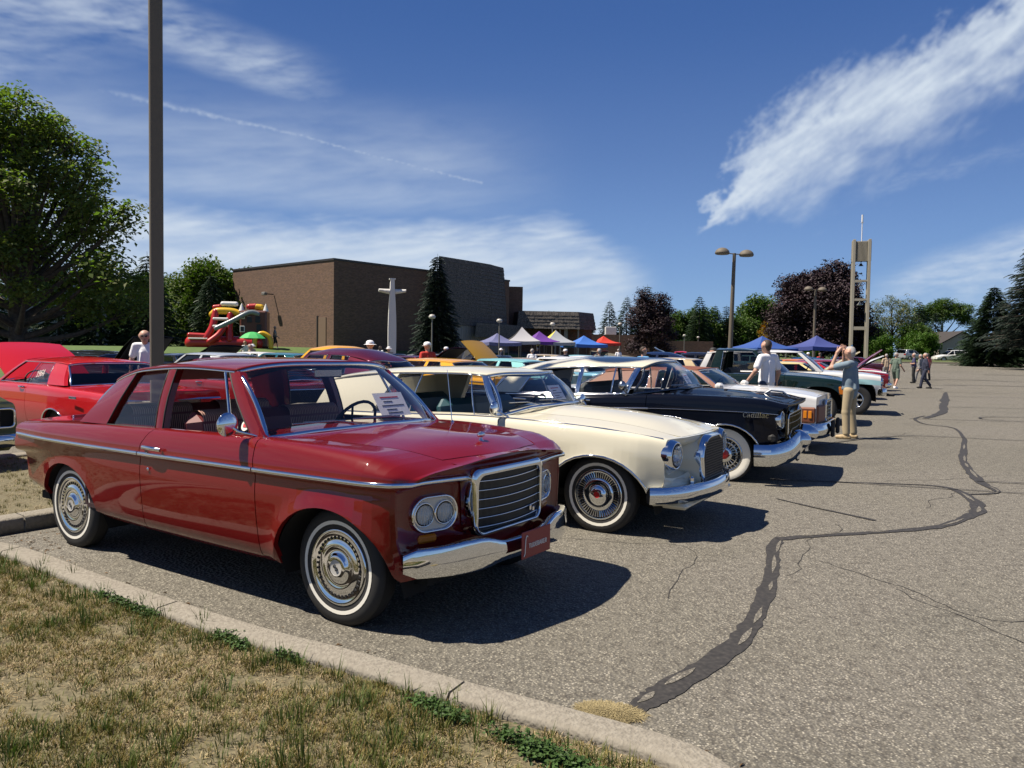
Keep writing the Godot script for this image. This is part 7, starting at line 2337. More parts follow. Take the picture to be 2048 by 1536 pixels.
func build_ground() -> void:
	var turf := tri_mat("turf", noise_tex(14, 0.02, [0.0, S(0.028, 0.055, 0.012), 0.5, S(0.05, 0.085, 0.02), 1.0, S(0.10, 0.12, 0.04)], 512), 0.25, 0.95)
	struct("ground", sheet(-900, 900, 60, -1500, 120, 156, -0.14), turf)
	# asphalt: dark binder with pale stone chips of two sizes, worn and stained in broad patches
	var chips := asphalt_tex()
	var m := tri_mat("asphalt", chips, 1.0 / 1.1, 0.88, noise_tex(4, 0.09, [], 512, FastNoiseLite.TYPE_CELLULAR, 1, 6.0, 1), 0.7)
	m.detail_enabled = true
	m.detail_blend_mode = BaseMaterial3D.BLEND_MODE_MUL
	m.detail_albedo = noise_tex(9, 0.012, [0.0, Color(0.74, 0.73, 0.72), 0.5, Color(0.97, 0.97, 0.96), 1.0, Color(1, 1, 1)], 1024, FastNoiseLite.TYPE_SIMPLEX_SMOOTH, 5)
	m.vertex_color_use_as_albedo = true
	# broad worn and stained areas, oil spots where engines drip
	var sn := FastNoiseLite.new()
	sn.seed = 21
	sn.frequency = 0.09
	sn.fractal_octaves = 5
	var lot := sheet(-70, 120, 12, -98, 380, 330, 0.0)
	var cols := PackedColorArray()
	for p in lot.v:
		var v := 1.0 + 0.20 * sn.get_noise_2d(p.x, p.z) + 0.10 * sn.get_noise_2d(p.x * 4.0, p.z * 4.0 + 40.0)
		var w := 0.5 + 0.5 * sn.get_noise_2d(p.x * 0.4 + 90.0, p.z * 0.4)
		if sn.get_noise_2d(p.x * 7.0 + 11.0, p.z * 7.0) > 0.40: v *= 0.86
		cols.append(Color(v * (0.985 + 0.03 * w), v, v * (1.0 - 0.05 * w)))
	lot.col = cols
	lot.use_col = true
	struct("car_park", lot, m)

func asphalt_tex() -> ImageTexture:
	var N := 1024
	var f := FastNoiseLite.new()
	f.seed = 3
	f.noise_type = FastNoiseLite.TYPE_CELLULAR
	f.frequency = 0.115
	f.cellular_return_type = FastNoiseLite.RETURN_CELL_VALUE
	f.fractal_type = FastNoiseLite.FRACTAL_NONE
	var d := FastNoiseLite.new()
	d.seed = 3
	d.noise_type = FastNoiseLite.TYPE_CELLULAR
	d.frequency = 0.115
	d.cellular_return_type = FastNoiseLite.RETURN_DISTANCE
	d.fractal_type = FastNoiseLite.FRACTAL_NONE
	var a := f.get_seamless_image(N, N)
	var b := d.get_seamless_image(N, N)
	var by := PackedByteArray()
	by.resize(N * N * 3)
	var da := a.get_data()
	var db := b.get_data()
	var r := RandomNumberGenerator.new()
	r.seed = 77
	for k in N * N:
		var id := da[k] / 255.0
		var ds := db[k] / 255.0
		var stone := 1.0 - smoothstep(0.25, 0.55, ds)
		var tone := 0.105 + 0.095 * id
		if id > 0.80: tone = 0.21 + 0.8 * (id - 0.80)
		var l := lerpf(0.088, tone, stone) + r.randf_range(-0.02, 0.02)
		var g := Color(l * 1.08, l * 1.0, l * 0.84).linear_to_srgb()
		by[k * 3] = clampi(int(g.r * 255), 0, 255)
		by[k * 3 + 1] = clampi(int(g.g * 255), 0, 255)
		by[k * 3 + 2] = clampi(int(g.b * 255), 0, 255)
	return ImageTexture.create_from_image(Image.create_from_data(N, N, false, Image.FORMAT_RGB8, by))

# rows of cars run slantwise: n counts metres back from the front row's noses, s along the row
func W(n: float, s: float, y := 0.0) -> Vector3:
	return Vector3(-0.834 * n + 0.552 * s, y, -4.4 - 0.552 * n - 0.834 * s)
func Wg(n: float, s: float, lift := 0.0) -> Vector3:
	var p := W(n, s)
	p.y = gh(p.x, p.z) + lift
	return p

func ribbon(pts: PackedVector2Array, w: PackedFloat32Array, seed_: int, lift := 0.004) -> Mb:
	var m := Mb.new()
	var f := FastNoiseLite.new()
	f.seed = seed_
	f.frequency = 0.9
	var rows := []
	for k in pts.size():
		var a := pts[maxi(k - 1, 0)]; var b := pts[mini(k + 1, pts.size() - 1)]
		var t := (b - a).normalized()
		var s := Vector2(-t.y, t.x)
		var q := w[mini(k, w.size() - 1)]
		var l := q * 0.5 * (1.0 + 0.55 * f.get_noise_2d(k * 1.3, 0))
		var r := q * 0.5 * (1.0 + 0.55 * f.get_noise_2d(k * 1.3, 50))
		var row := PackedVector3Array()
		for e in [-r, 0.0, l]:
			var p: Vector2 = pts[k] + s * e
			row.append(Vector3(p.x, gh(p.x, p.y) + lift, p.y))
		rows.append(row)
	m.grid(rows)
	return m
func smooth2(a: Array, sub: int) -> PackedVector2Array:
	var p := PackedVector3Array()
	for k in range(0, a.size(), 2): p.append(Vector3(a[k], 0, a[k + 1]))
	var o := PackedVector2Array()
	for q in spline(p, sub): o.append(Vector2(q.x, q.z))
	return o

func kerb(path: PackedVector3Array, width: float, called := "kerb") -> void:
	# stones of about 1.85 m with open joints on a footing
	var foot := Mb.new()
	foot.sweep(path, V2([width * 0.46, -0.04, width * 0.46, 0.07, -width * 0.46, 0.07, -width * 0.46, -0.04]))
	var root := struct(called, foot, mats.concrete)
	var piece := PackedVector3Array([path[0]])
	var run := 0.0
	var prof := V2([width * 0.5, -0.02, width * 0.5, 0.10, width * 0.38, 0.125, -width * 0.42, 0.13, -width * 0.5, 0.118, -width * 0.5, -0.02])
	for k in range(1, path.size()):
		var d := path[k] - path[k - 1]
		var L := d.length()
		var at := 0.0
		while run + L - at > 1.85:
			at += 1.85 - run
			var p := path[k - 1] + d / L * at
			piece.append(p - d / L * 0.006)
			var m := Mb.new()
			m.sweep(piece, prof)
			part(root, "kerb_stone", m, mats.concrete)
			piece = PackedVector3Array([p + d / L * 0.006])
			run = 0.0
		run += L - at
		piece.append(path[k])
	if piece.size() > 1:
		var m := Mb.new()
		m.sweep(piece, prof)
		part(root, "kerb_stone", m, mats.concrete)

func tuft(seed_: int, n: int, h: float, lean: float, w: float) -> ArrayMesh:
	var r := RandomNumberGenerator.new()
	r.seed = seed_
	var m := Mb.new()
	for k in n:
		var a := r.randf() * TAU
		var d := Vector3(cos(a), 0, sin(a))
		var s := Vector3(-sin(a), 0, cos(a)) * w
		var b := d * r.randf() * 0.03 + Vector3(0, -0.005, 0)
		var L := h * r.randf_range(0.6, 1.2)
		var ln := lean * r.randf_range(0.5, 1.3)
		var mid := b + (Vector3.UP * cos(ln * 0.5) + d * sin(ln * 0.5)) * L * 0.55
		var tip := mid + (Vector3.UP * cos(ln) + d * sin(ln)) * L * 0.5
		m.quad(b - s, b + s, mid + s * 0.7, mid - s * 0.7)
		m.tri(mid - s * 0.7, mid + s * 0.7, tip)
	return m.mesh()

func build_park() -> void:
	var straw := tri_mat("straw_ground", noise_tex(43, 0.04, [0.0, S(0.06, 0.052, 0.028), 0.5, S(0.12, 0.103, 0.056), 1.0, S(0.18, 0.155, 0.092)], 512, FastNoiseLite.TYPE_SIMPLEX_SMOOTH, 6), 1.6, 0.95)
	# near island
	var kp := smooth2([-4.7, -4.35, -4.35, -4.95, -3.75, -5.22, -3.18, -4.97, -2.52, -4.49, -1.86, -4.03, -1.20, -3.60, -0.72, -3.34, -0.25, -3.06, 0.14, -2.845, 0.41, -2.69, 0.57, -2.58, 0.66, -2.47, 0.68, -2.32, 0.60, -2.05, 0.30, -1.55, -0.2, -0.8], 3)
	var path := PackedVector3Array()
	for p in kp: path.append(Vector3(p.x, 0, p.y))
	kerb(path, 0.14)
	var poly := PackedVector2Array()
	for p in kp: poly.append(p)
	poly.append_array(V2([-1.2, 0.6, -3.0, 0.2, -4.6, -2.0]))
	var m := Mb.new()
	m.prism(poly, Transform3D(Basis(Vector3.RIGHT, Vector3(0, 0, 1), Vector3.UP), Vector3(0, 0.085, 0)), 0.0)
	struct("lawn", m, straw)
	# grass of the island: matted straw, green blades in patches, clover by the kerb
	var r := RandomNumberGenerator.new()
	r.seed = 4
	var nz := FastNoiseLite.new()
	nz.seed = 8
	nz.frequency = 0.9
	var dry := PackedFloat32Array(); var grn := PackedFloat32Array(); var tall := PackedFloat32Array()
	for k in 60000:
		var p := Vector2(r.randf_range(-4.4, 0.7), r.randf_range(-5.1, -1.9))
		if p.y < -1.9 and absf(p.x) > -p.y * 0.80 + 0.3: continue
		if not Geometry2D.is_point_in_polygon(p, poly): continue
		var edge := 9.0
		for q in kp: edge = minf(edge, q.distance_to(p))
		if edge < 0.085: continue
		var g := nz.get_noise_2d(p.x, p.y) + 0.5 * nz.get_noise_2d(p.x * 3.1, p.y * 3.1) + (0.25 if p.x < -1.1 and p.y > -3.2 else 0.0)
		if nz.get_noise_2d(p.x * 1.7 + 30.0, p.y * 1.7) + 0.4 * nz.get_noise_2d(p.x * 6.0, p.y * 6.0 + 9.0) < -0.22 and r.randf() < 0.8: continue
		var s := r.randf_range(0.6, 1.25)
		var B := Basis(Vector3.UP, r.randf() * TAU).scaled(Vector3(s, s * r.randf_range(0.6, 1.2), s))
		var q3 := Vector3(p.x, 0.085, p.y)
		var kind := r.randf()
		if kind < 0.40 - g * 0.4:
			push(dry, B, q3)
			var v := r.randf_range(0.55, 1.35)
			dry.append_array([v, v * r.randf_range(0.92, 1.0), v * r.randf_range(0.8, 1.0), 1])
		elif kind < 0.93:
			push(grn, B, q3)
			var v := r.randf_range(0.7, 1.3)
			grn.append_array([v * r.randf_range(0.9, 1.5), v, v * 0.9, 1])
		elif g > 0.05 or edge < 0.28:
			push(tall, B, q3)
			var v := r.randf_range(0.7, 1.2)
			tall.append_array([v * r.randf_range(0.8, 1.2), v, v, 1])
	var gr := Node3D.new()
	gr.name = numbered("island_grass")
	add_child(gr)
	gr.set_meta("kind", "stuff")
	tag(gr, "dry straw and green grass of the near island", "grass")
	many(gr, "dry_grass", tuft(1, 9, 0.034, 1.75, 0.0016), leaf_mat("blade_dry", 0.32, 0.265, 0.155, 0.4), dry, true)
	many(gr, "green_grass", tuft(2, 8, 0.036, 0.9, 0.0019), leaf_mat("blade_green", 0.125, 0.13, 0.045, 0.6), grn, true)
	many(gr, "tall_grass", tuft(3, 9, 0.085, 0.6, 0.0022), leaf_mat("blade_tall", 0.085, 0.115, 0.03, 0.6), tall, true)
	var clover := leaf_cluster(91, 22, 0.045, 0.015, 0.018)
	var ci := 0
	for c in [[-2.17, -4.17, 0.13, 0.05, "clover patch at the kerb left of the first joint"], [-1.93, -3.98, 0.10, 0.04, "small clover patch just right of the first"], [-1.30, -3.57, 0.10, 0.07, "clover patch by the kerb below the front wheel"], [-0.98, -3.40, 0.07, 0.04, "small clover patch beside the kerb joint"], [-0.27, -2.90, 0.10, 0.06, "clover patch by the kerb near the dry clump"], [0.10, -2.62, 0.16, 0.06, "wide clover patch at the kerb near the corner"], [0.28, -2.45, 0.17, 0.07, "dark clover patch at the bottom edge by the kerb's end"]]:
		var buf := PackedFloat32Array()
		for k in int(420 * c[2]):
			var a := r.randf() * TAU
			var d: float = c[2] * sqrt(r.randf())
			push(buf, Basis(Vector3.UP, r.randf() * TAU), Vector3(cos(a) * d * 1.3 * 0.83 + sin(a) * d * 0.3, r.randf() * c[3] * 0.4, cos(a) * d * 0.8 + sin(a) * d * 0.5))
			var v := r.randf_range(0.7, 1.3)
			buf.append_array([v, v, v, 1])
		var o := thing("clover_patch", "dark green " + c[4], "clover", Vector3(c[0], 0.09, c[1]), 0.0, "clover patches on the island")
		o.set_meta("kind", "stuff")
		many(o, "leaves", clover, leaf_mat("clover", 0.045, 0.085, 0.022, 0.5), buf, true)
	# litter blown against the kerb and under the rear wheel
	var lb := PackedFloat32Array()
	for k in 240:
		var p := Vector3(r.randf_range(-4.2, -3.1), 0.006, r.randf_range(-6.1, -5.0)) if k < 150 else Vector3(kp[r.randi_range(6, 36)].x, 0.006, 0)
		if k >= 150:
			var q := kp[r.randi_range(8, 36)]
			p = Vector3(q.x + r.randf_range(0.0, 0.25), 0.006, q.y - r.randf_range(0.08, 0.3))
		var s := r.randf_range(0.5, 1.3)
		push(lb, Basis.from_euler(Vector3(r.randf_range(-0.3, 0.3), r.randf() * TAU, r.randf_range(-0.3, 0.3))).scaled(Vector3(s, s, s)), p)
		var v := r.randf_range(0.4, 1.2)
		lb.append_array([v, v * 0.9, v * 0.8, 1])
	var lt := thing("leaf_litter", "dry brown leaf and twig litter on the asphalt along the kerb", "litter")
	lt.set_meta("kind", "stuff")
	many(lt, "bits", leaf_cluster(92, 2, 0.02, 0.012, 0.035), leaf_mat("litter", 0.16, 0.11, 0.06, 0.0), lb, true)
	# dry clump swept against the crack seal
	var cb := PackedFloat32Array()
	for k in 420:
		var a := r.randf() * TAU
		var d := sqrt(r.randf())
		push(cb, Basis(Vector3.UP, r.randf() * TAU).scaled(Vector3(0.9, 0.35, 0.9)), Vector3(cos(a) * d * 0.13, 0.012 * (1 - d), sin(a) * d * 0.075))
		var v := r.randf_range(0.6, 1.2)
		cb.append_array([v, v, v * 0.9, 1])
	var cl := thing("dry_grass_clump", "flattened clump of dry grass on the asphalt at the end of the tar line", "dry grass", Vector3(0.42, 0.004, -3.10), -0.3)
	cl.set_meta("kind", "stuff")
	many(cl, "blades", tuft(1, 9, 0.034, 1.75, 0.0016), mats.blade_dry, cb, true)
	# median behind the front row
	for nn in [4.2, 8.0]:
		var kq := PackedVector3Array()
		for k in 24: kq.append(W(nn, -2.6 + k * 2.0))
		kerb(kq, 0.16)
	m = Mb.new()
	m.quad(W(4.2, -2.6, 0.09), W(8.0, -2.6, 0.09), W(8.0, 44, 0.09), W(4.2, 44, 0.09))
	struct("median", m, straw)
	var mb := PackedFloat32Array(); var mb2 := PackedFloat32Array()
	for k in 9000:
		var p := W(r.randf_range(4.35, 7.9), -2.5 + 14.0 * pow(r.randf(), 1.6), 0.09)
		var s := r.randf_range(0.8, 1.5)
		var v := r.randf_range(0.6, 1.3)
		if r.randf() < 0.55:
			push(mb, Basis(Vector3.UP, r.randf() * TAU).scaled(Vector3(s, s, s)), p)
			mb.append_array([v, v, v, 1])
		else:
			push(mb2, Basis(Vector3.UP, r.randf() * TAU).scaled(Vector3(s, s, s)), p)
			mb2.append_array([v * 1.2, v, v, 1])
	var mg := Node3D.new()
	mg.name = numbered("median_grass")
	add_child(mg)
	mg.set_meta("kind", "stuff")
	tag(mg, "patchy dry and green grass of the median behind the red sedan", "grass")
	many(mg, "dry_grass", tuft(1, 9, 0.034, 1.75, 0.0016), mats.blade_dry, mb, true)
	many(mg, "green_grass", tuft(2, 8, 0.036, 0.9, 0.0019), mats.blade_green, mb2, true)
	# lawn of the church and the strip beyond the far kerb
	m = Mb.new()
	var rows := []
	for i in 13:
		var row := PackedVector3Array()
		for j in 25: row.append(Wg(lerpf(33.0, 95.0, i / 12.0), lerpf(-70.0, 58.0, j / 24.0), 0.10))
		rows.append(row)
	m.grid(rows)
	struct("church_lawn", m, tri_mat("lawn_green", noise_tex(15, 0.02, [0.0, S(0.045, 0.085, 0.015), 1.0, S(0.09, 0.14, 0.03)], 512), 0.3, 0.95))
	var fk := PackedVector3Array()
	for k in 30: fk.append(Vector3(34 + k * 3.0, gh(34 + k * 3.0, -95.5), -95.5 + 0.02 * k))
	kerb(fk, 0.28)
	struct("verge", sheet(30, 130, -95.7, -112, 20, 8, 0.16), tri_mat("verge_green", noise_tex(16, 0.03, [0.0, S(0.05, 0.075, 0.02), 1.0, S(0.10, 0.115, 0.035)], 512), 0.3, 0.95))
	# tar over the cracks
	var tar := tri_mat("tar", noise_tex(71, 0.05, [0.0, S(0.014, 0.013, 0.012), 0.5, S(0.026, 0.024, 0.022), 0.85, S(0.045, 0.041, 0.036), 1.0, S(0.09, 0.082, 0.07)], 512, FastNoiseLite.TYPE_SIMPLEX_SMOOTH, 6), 0.9, 0.74)
	var tars := [[[0.46, -3.08, 0.61, -3.22, 0.69, -3.32, 0.9, -3.54, 1.15, -3.86, 1.37, -4.24, 1.58, -4.69, 1.81, -5.25, 2.01, -5.8, 2.2, -6.21], [0.09, 0.11, 0.13, 0.13, 0.12, 0.10, 0.10, 0.09, 0.10, 0.07]],
		[[2.16, -6.14, 2.55, -6.28, 3.12, -6.44, 3.71, -6.66, 4.25, -7.1, 4.57, -7.46, 4.84, -8.0, 4.98, -8.76, 4.44, -8.95, 3.43, -9.07, 2.2, -9.3], [0.09, 0.08, 0.07, 0.09, 0.10, 0.13, 0.12, 0.08, 0.05, 0.03, 0.02]],
		[[3.30, -6.9, 2.95, -7.5, 2.75, -7.9], [0.05, 0.04, 0.02]],
		[[4.98, -8.3, 5.4, -8.47, 5.62, -9.15, 6.1, -10.2, 6.6, -11.18, 7.5, -12.7, 8.27, -13.98], [0.03, 0.06, 0.12, 0.12, 0.11, 0.10, 0.07]],
		[[8.27, -13.98, 9.1, -15.6, 9.44, -16.5, 9.3, -17.3, 9.83, -18.7, 10.6, -19.7], [0.08, 0.05, 0.05, 0.05, 0.07, 0.06]],
		[[10.2, -18.9, 11.85, -21.11, 13.6, -24.2, 15.56, -27.59, 19.2, -34.0], [0.12, 0.24, 0.20, 0.26, 0.10]],
		[[3.46, -9.15, 5.64, -8.4, 8.2, -7.6], [0.035, 0.03, 0.03]], [[3.97, -11.75, 7.27, -14.44, 9.33, -13.95, 14.0, -12.9], [0.02, 0.05, 0.05, 0.05]], [[5.6, -9.2, 8.0, -8.6, 11.0, -7.8], [0.04, 0.03, 0.03]],
		[[9.7, -18.7, 14.0, -17.8, 22.0, -16.0], [0.06, 0.05, 0.05]], [[13.2, -23.6, 18.0, -22.6, 30.0, -20.5], [0.05, 0.05, 0.06]], [[19.0, -34.0, 24.0, -33.2, 40.0, -31.0], [0.07, 0.06, 0.06]], [[17.0, -30.0, 24.0, -29.3, 34.0, -27.6], [0.07, 0.06, 0.06]],
		[[12.3, -18.2, 11.6, -18.9, 12.4, -19.6, 15.0, -19.4], [0.03, 0.07, 0.05, 0.03]],
		[[24.4, -43.5, 28.0, -42.2, 31.0, -40.5, 31.8, -39.0, 34.5, -38.0], [0.15, 0.3, 0.15, 0.3, 0.1]], [[27.0, -52.0, 31.0, -51.0, 33.0, -49.0, 38.0, -47.6], [0.15, 0.35, 0.2, 0.25]], [[38.0, -62.0, 46.0, -60.5, 52.0, -59.8], [0.3, 0.2, 0.35]], [[23.0, -42.5, 23.9, -42.0, 25.0, -42.2], [0.1, 0.25, 0.1]]]
	for k in tars.size():
		var p := smooth2(tars[k][0], 6)
		var w := PackedFloat32Array()
		var src: Array = tars[k][1]
		for i in p.size():
			var f := float(i) / (p.size() - 1) * (src.size() - 1)
			var a := mini(int(f), src.size() - 2)
			w.append(lerpf(src[a], src[a + 1], f - a))
		struct("crack_seal", ribbon(p, w, 300 + k, 0.004 + 0.0012 * k), tar)
		# worn places where the stone shows through
		if k > 3: continue
		var i := 4
		while i < p.size() - 6:
			var n := r.randi_range(3, 7)
			var q := p.slice(i, i + n)
			var ww := PackedFloat32Array()
			var side := r.randf_range(-0.28, 0.28)
			for j in q.size():
				var t := (p[mini(i + j + 1, p.size() - 1)] - p[i + j - 1]).normalized()
				q[j] += Vector2(-t.y, t.x) * w[i + j] * side
				ww.append(w[i + j] * 0.32 * sin(PI * (j + 0.15) / (q.size() - 0.7)))
			if q.size() > 2: struct("worn_asphalt", ribbon(q, ww, 500 + i, 0.0065 + 0.0012 * k), mats.asphalt)
			i += n + r.randi_range(0, 5)
	# hairline cracks wandering off the sealed ones
	var hair := mat("crack_dark", S(0.03, 0.028, 0.025), 0.9)
	for k in 20:
		var p := Vector2(r.randf_range(0.9, 14.0), 0)
		p.y = -3.2 - p.x * r.randf_range(0.45, 1.9)
		var a := r.randf() * TAU
		var pts := PackedVector2Array()
		var ww := PackedFloat32Array()
		for j in r.randi_range(8, 26):
			pts.append(p)
			ww.append(r.randf_range(0.003, 0.007) * (1.0 + 0.04 * absf(p.y)))
			a += r.randf_range(-0.55, 0.55)
			p += Vector2(cos(a), sin(a)) * r.randf_range(0.06, 0.16)
		struct("crack", ribbon(pts, ww, 700 + k, 0.003 + 0.00004 * k), hair)
	build_poles()
	build_tents()
	build_slide()

func build_poles() -> void:
	var bronze := mat("bronze_paint", S(0.115, 0.097, 0.072), 0.7)
	var conc: Material = mats.concrete
	var o := thing("lamp_post", "thick square bronze lamp post behind the red sedan, cut by the top edge", "lamp post", Vector3(-4.62, 0, -10.0))
	var m := Mb.new()
	m.box(Vector3(0, 5.4, 0), Vector3(0.16, 9.6, 0.16), Basis(Vector3.UP, 0.5), 0.012)
	part(o, "pole", m, bronze)
	m = Mb.new()
	m.lathe(V2([0.0, 0.70, 0.26, 0.70, 0.30, 0.67, 0.30, 0.0]), Vector3.ZERO, Basis.IDENTITY, 24)
	part(o, "concrete_base", m, conc)
	m = Mb.new()
	m.box(Vector3(0, 0.715, 0), Vector3(0.30, 0.03, 0.30), Basis(Vector3.UP, 0.5), 0.006)
	part(o, "base_plate", m, bronze)
	lamp_heads(o, 10.1, 0.75, bronze)
	var grp := "twin dome lamp posts"
	var t := thing("lamp_post", "tall twin-dome lamp post leaning slightly, behind the green pickup", "lamp post", Vector3(14.1, gh(14.1, -50), -50.0), 0.3, grp)
	m = Mb.new()
	m.tube(V([0, 0, 0, 0, 8.05, 0]), PackedFloat32Array([0.17, 0.11]), 10)
	part(t, "pole", m, bronze)
	lamp_heads(t, 8.0, 0.58, bronze)
	t.rotation.z = -0.022
	dup(t, "twin-dome lamp post before the great purple maple, left of the bell tower", Vector3(31.3, gh(31.3, -80), -80.0), 0.35, 0.98)
	dup(t, "small far twin-dome lamp post just right of the bell tower", Vector3(58.3, gh(58.3, -125), -125.0), 0.3, 0.72)
	dup(t, "smallest twin-dome lamp post, second right of the bell tower", Vector3(68.5, gh(68.5, -142), -142.0), 0.3, 0.66)
	var g2 := "single globe lamp posts by the church"
	var s := thing("globe_lamp", "single-globe lamp post before the spruce at the church wall", "lamp post", Vector3(-5.45, gh(-5.45, -52.0), -52.0), 0.0, g2)
	m = Mb.new()
	m.tube(V([0, 0, 0, 0, 3.6, 0]), PackedFloat32Array([0.06, 0.045]), 8)
	part(s, "pole", m, mat("grey_paint", S(0.16, 0.155, 0.14), 0.5))
	m = Mb.new()
	m.lathe(V2([0.05, -0.12, 0.2, -0.08, 0.24, 0.03, 0.17, 0.16, 0.0, 0.2]), Vector3(0, 3.72, 0), Basis.IDENTITY, 14)
	part(s, "globe", m, mat("globe_glass", S(0.42, 0.40, 0.36), 0.35))
	for q in [["single-globe lamp post before the shingled church tower, left of the tents", -1.05, -60.0, 1.0], ["single-globe lamp post before the low shingled roof, above the tents", 3.4, -66.0, 0.98], ["single-globe lamp post by the low brick wall right of the red canopy", 11.4, -82.0, 1.05], ["single-globe lamp post right of the smaller purple maple", 20.5, -92.0, 0.8], ["single-globe lamp post at the low wall's end, second right of the purple maple", 23.6, -98.0, 0.75]]:
		dup(s, q[0], Vector3(q[1], gh(q[1], q[2]), q[2]), 0.0, q[3], g2)

func lamp_heads(o: Node3D, y: float, arm: float, material: Material) -> void:
	for sgn in [-1.0, 1.0]:
		var m := Mb.new()
		m.tube(PackedVector3Array([Vector3(0, y, 0), Vector3(sgn * arm, y + 0.02, 0)]), 0.035, 6)
		part(o, "arm", m, material)
		m = Mb.new()
		m.lathe(V2([0.0, -0.10, 0.42, -0.10, 0.46, -0.04, 0.46, 0.02, 0.40, 0.16, 0.26, 0.27, 0.10, 0.32, 0.0, 0.325]), Vector3(sgn * (arm + 0.32), y + 0.02, 0), Basis.IDENTITY, 20)
		part(o, "lamp_head", m, material)

func canopy(label: String, at: Vector3, w: float, h: float, rise: float, cols: Array, turn: float, group := "pop-up canopies") -> Node3D:
	var o := thing("canopy", label, "canopy", at, turn, group)
	var a := w / 2
	var apex := Vector3(0, h + rise, 0)
	for k in 4:
		var c0 := Vector3([a, -a, -a, a][k], h, [a, a, -a, -a][k])
		var c1 := Vector3([-a, -a, a, a][k], h, [a, -a, -a, a][k])
		var m := Mb.new()
		var rows := []
		for j in 7:
			var f := j / 6.0
			var row := PackedVector3Array()
			for i in 7:
				var g := i / 6.0
				var e := c0.lerp(c1, g)
				var p := e.lerp(apex, f)
				p.y -= 0.16 * sin(PI * f) + 0.05 * sin(PI * g) * (1.0 - f)
				row.append(p)
			rows.append(row)
		m.grid(rows)
		var v := PackedVector3Array(); var u := PackedVector3Array()
		for i in 7:
			var e := c0.lerp(c1, i / 6.0)
			e.y -= 0.05 * sin(PI * i / 6.0)
			v.append(e)
			u.append(e - Vector3(0, 0.24 + 0.03 * (i % 2), 0))
		m.grid([u, v])
		part(o, "panel", m, mats[cols[k % cols.size()]])
		m = Mb.new()
		m.tube(PackedVector3Array([c0 * Vector3(0.97, 1, 0.97) - Vector3(0, 0.02, 0), Vector3(c0.x * 0.97, 0, c0.z * 0.97)]), 0.03, 5)
		part(o, "leg", m, mats.grey_paint)
	return o

func cloth(called: String, r: float, g: float, b: float) -> void:
	var m := mat(called, S(r, g, b), 0.7)
	m.backlight_enabled = true
	m.backlight = S(r, g, b) * 0.35

func build_tents() -> void:
	cloth("tent_blue", 0.018, 0.06, 0.24); cloth("tent_navy", 0.035, 0.05, 0.19); cloth("tent_slate", 0.11, 0.12, 0.24); cloth("tent_white", 0.36, 0.36, 0.38); cloth("tent_black", 0.012, 0.012, 0.014); cloth("tent_purple", 0.10, 0.025, 0.22)
	cloth("tent_grey", 0.27, 0.29, 0.32); cloth("tent_royal", 0.03, 0.12, 0.42); cloth("tent_red", 0.48, 0.03, 0.015); cloth("tent_yellow", 0.60, 0.52, 0.08); cloth("green_cloth", 0.04, 0.36, 0.09)
	canopy("bright blue pop-up canopy behind the green pickup's cab", Vector3(17.5, gh(17.5, -54), -54.0), 3.4, 1.95, 0.85, ["tent_blue"], 0.35)
	canopy("dark blue pop-up canopy right of the bright blue one", Vector3(21.7, gh(21.7, -55), -55.0), 3.0, 2.1, 0.8, ["tent_navy"], 0.3)
	canopy("slate blue canopy before the church's vertical pale fins", Vector3(-1.25, gh(-1.2, -62), -62.0), 2.9, 2.0, 0.75, ["tent_slate"], 0.5)
	canopy("white and black canopy with a steep peak, second from the left", Vector3(0.75, gh(0.7, -63), -63.0), 2.6, 2.2, 1.15, ["tent_white", "tent_black"], 0.15)
	canopy("purple canopy between the white and the grey ones", Vector3(2.2, gh(2.2, -64), -64.0), 2.6, 2.2, 0.85, ["tent_purple"], 0.4)
	canopy("pale grey canopy with a yellow edge before the church columns", Vector3(3.6, gh(3.6, -64.5), -64.5), 2.7, 2.15, 1.0, ["tent_grey", "tent_yellow"], 0.2)
	canopy("royal blue canopy right of the church columns", Vector3(6.1, gh(6.1, -66), -66.0), 3.0, 2.0, 0.75, ["tent_royal"], 0.4)
	canopy("small red canopy before the low brick wall", Vector3(9.2, gh(9.2, -78), -78.0), 2.6, 2.0, 0.7, ["tent_red"], 0.4)
	var o := thing("parasol", "green parasol in front of the inflatable slide", "parasol", Vector3(-14.7, gh(-14.7, -43.5), -43.5))
	var m := Mb.new()
	m.tube(V([0, 0, 0, 0, 2.25, 0]), 0.02, 6)
	part(o, "pole", m, mats.grey_paint)
	for k in 8:
		m = Mb.new()
		var a0 := TAU * k / 8; var a1 := TAU * (k + 1) / 8
		var rows := []
		for j in 5:
			var f := j / 4.0
			var r := 0.02 + 0.72 * f
			var y := 2.28 - 0.36 * f * f
			rows.append(PackedVector3Array([Vector3(cos(a0) * r, y, sin(a0) * r), Vector3(cos((a0 + a1) / 2) * r * 0.96, y - 0.01, sin((a0 + a1) / 2) * r * 0.96), Vector3(cos(a1) * r, y, sin(a1) * r)]))
		m.grid(rows)
		part(o, "panel", m, mats.green_cloth)

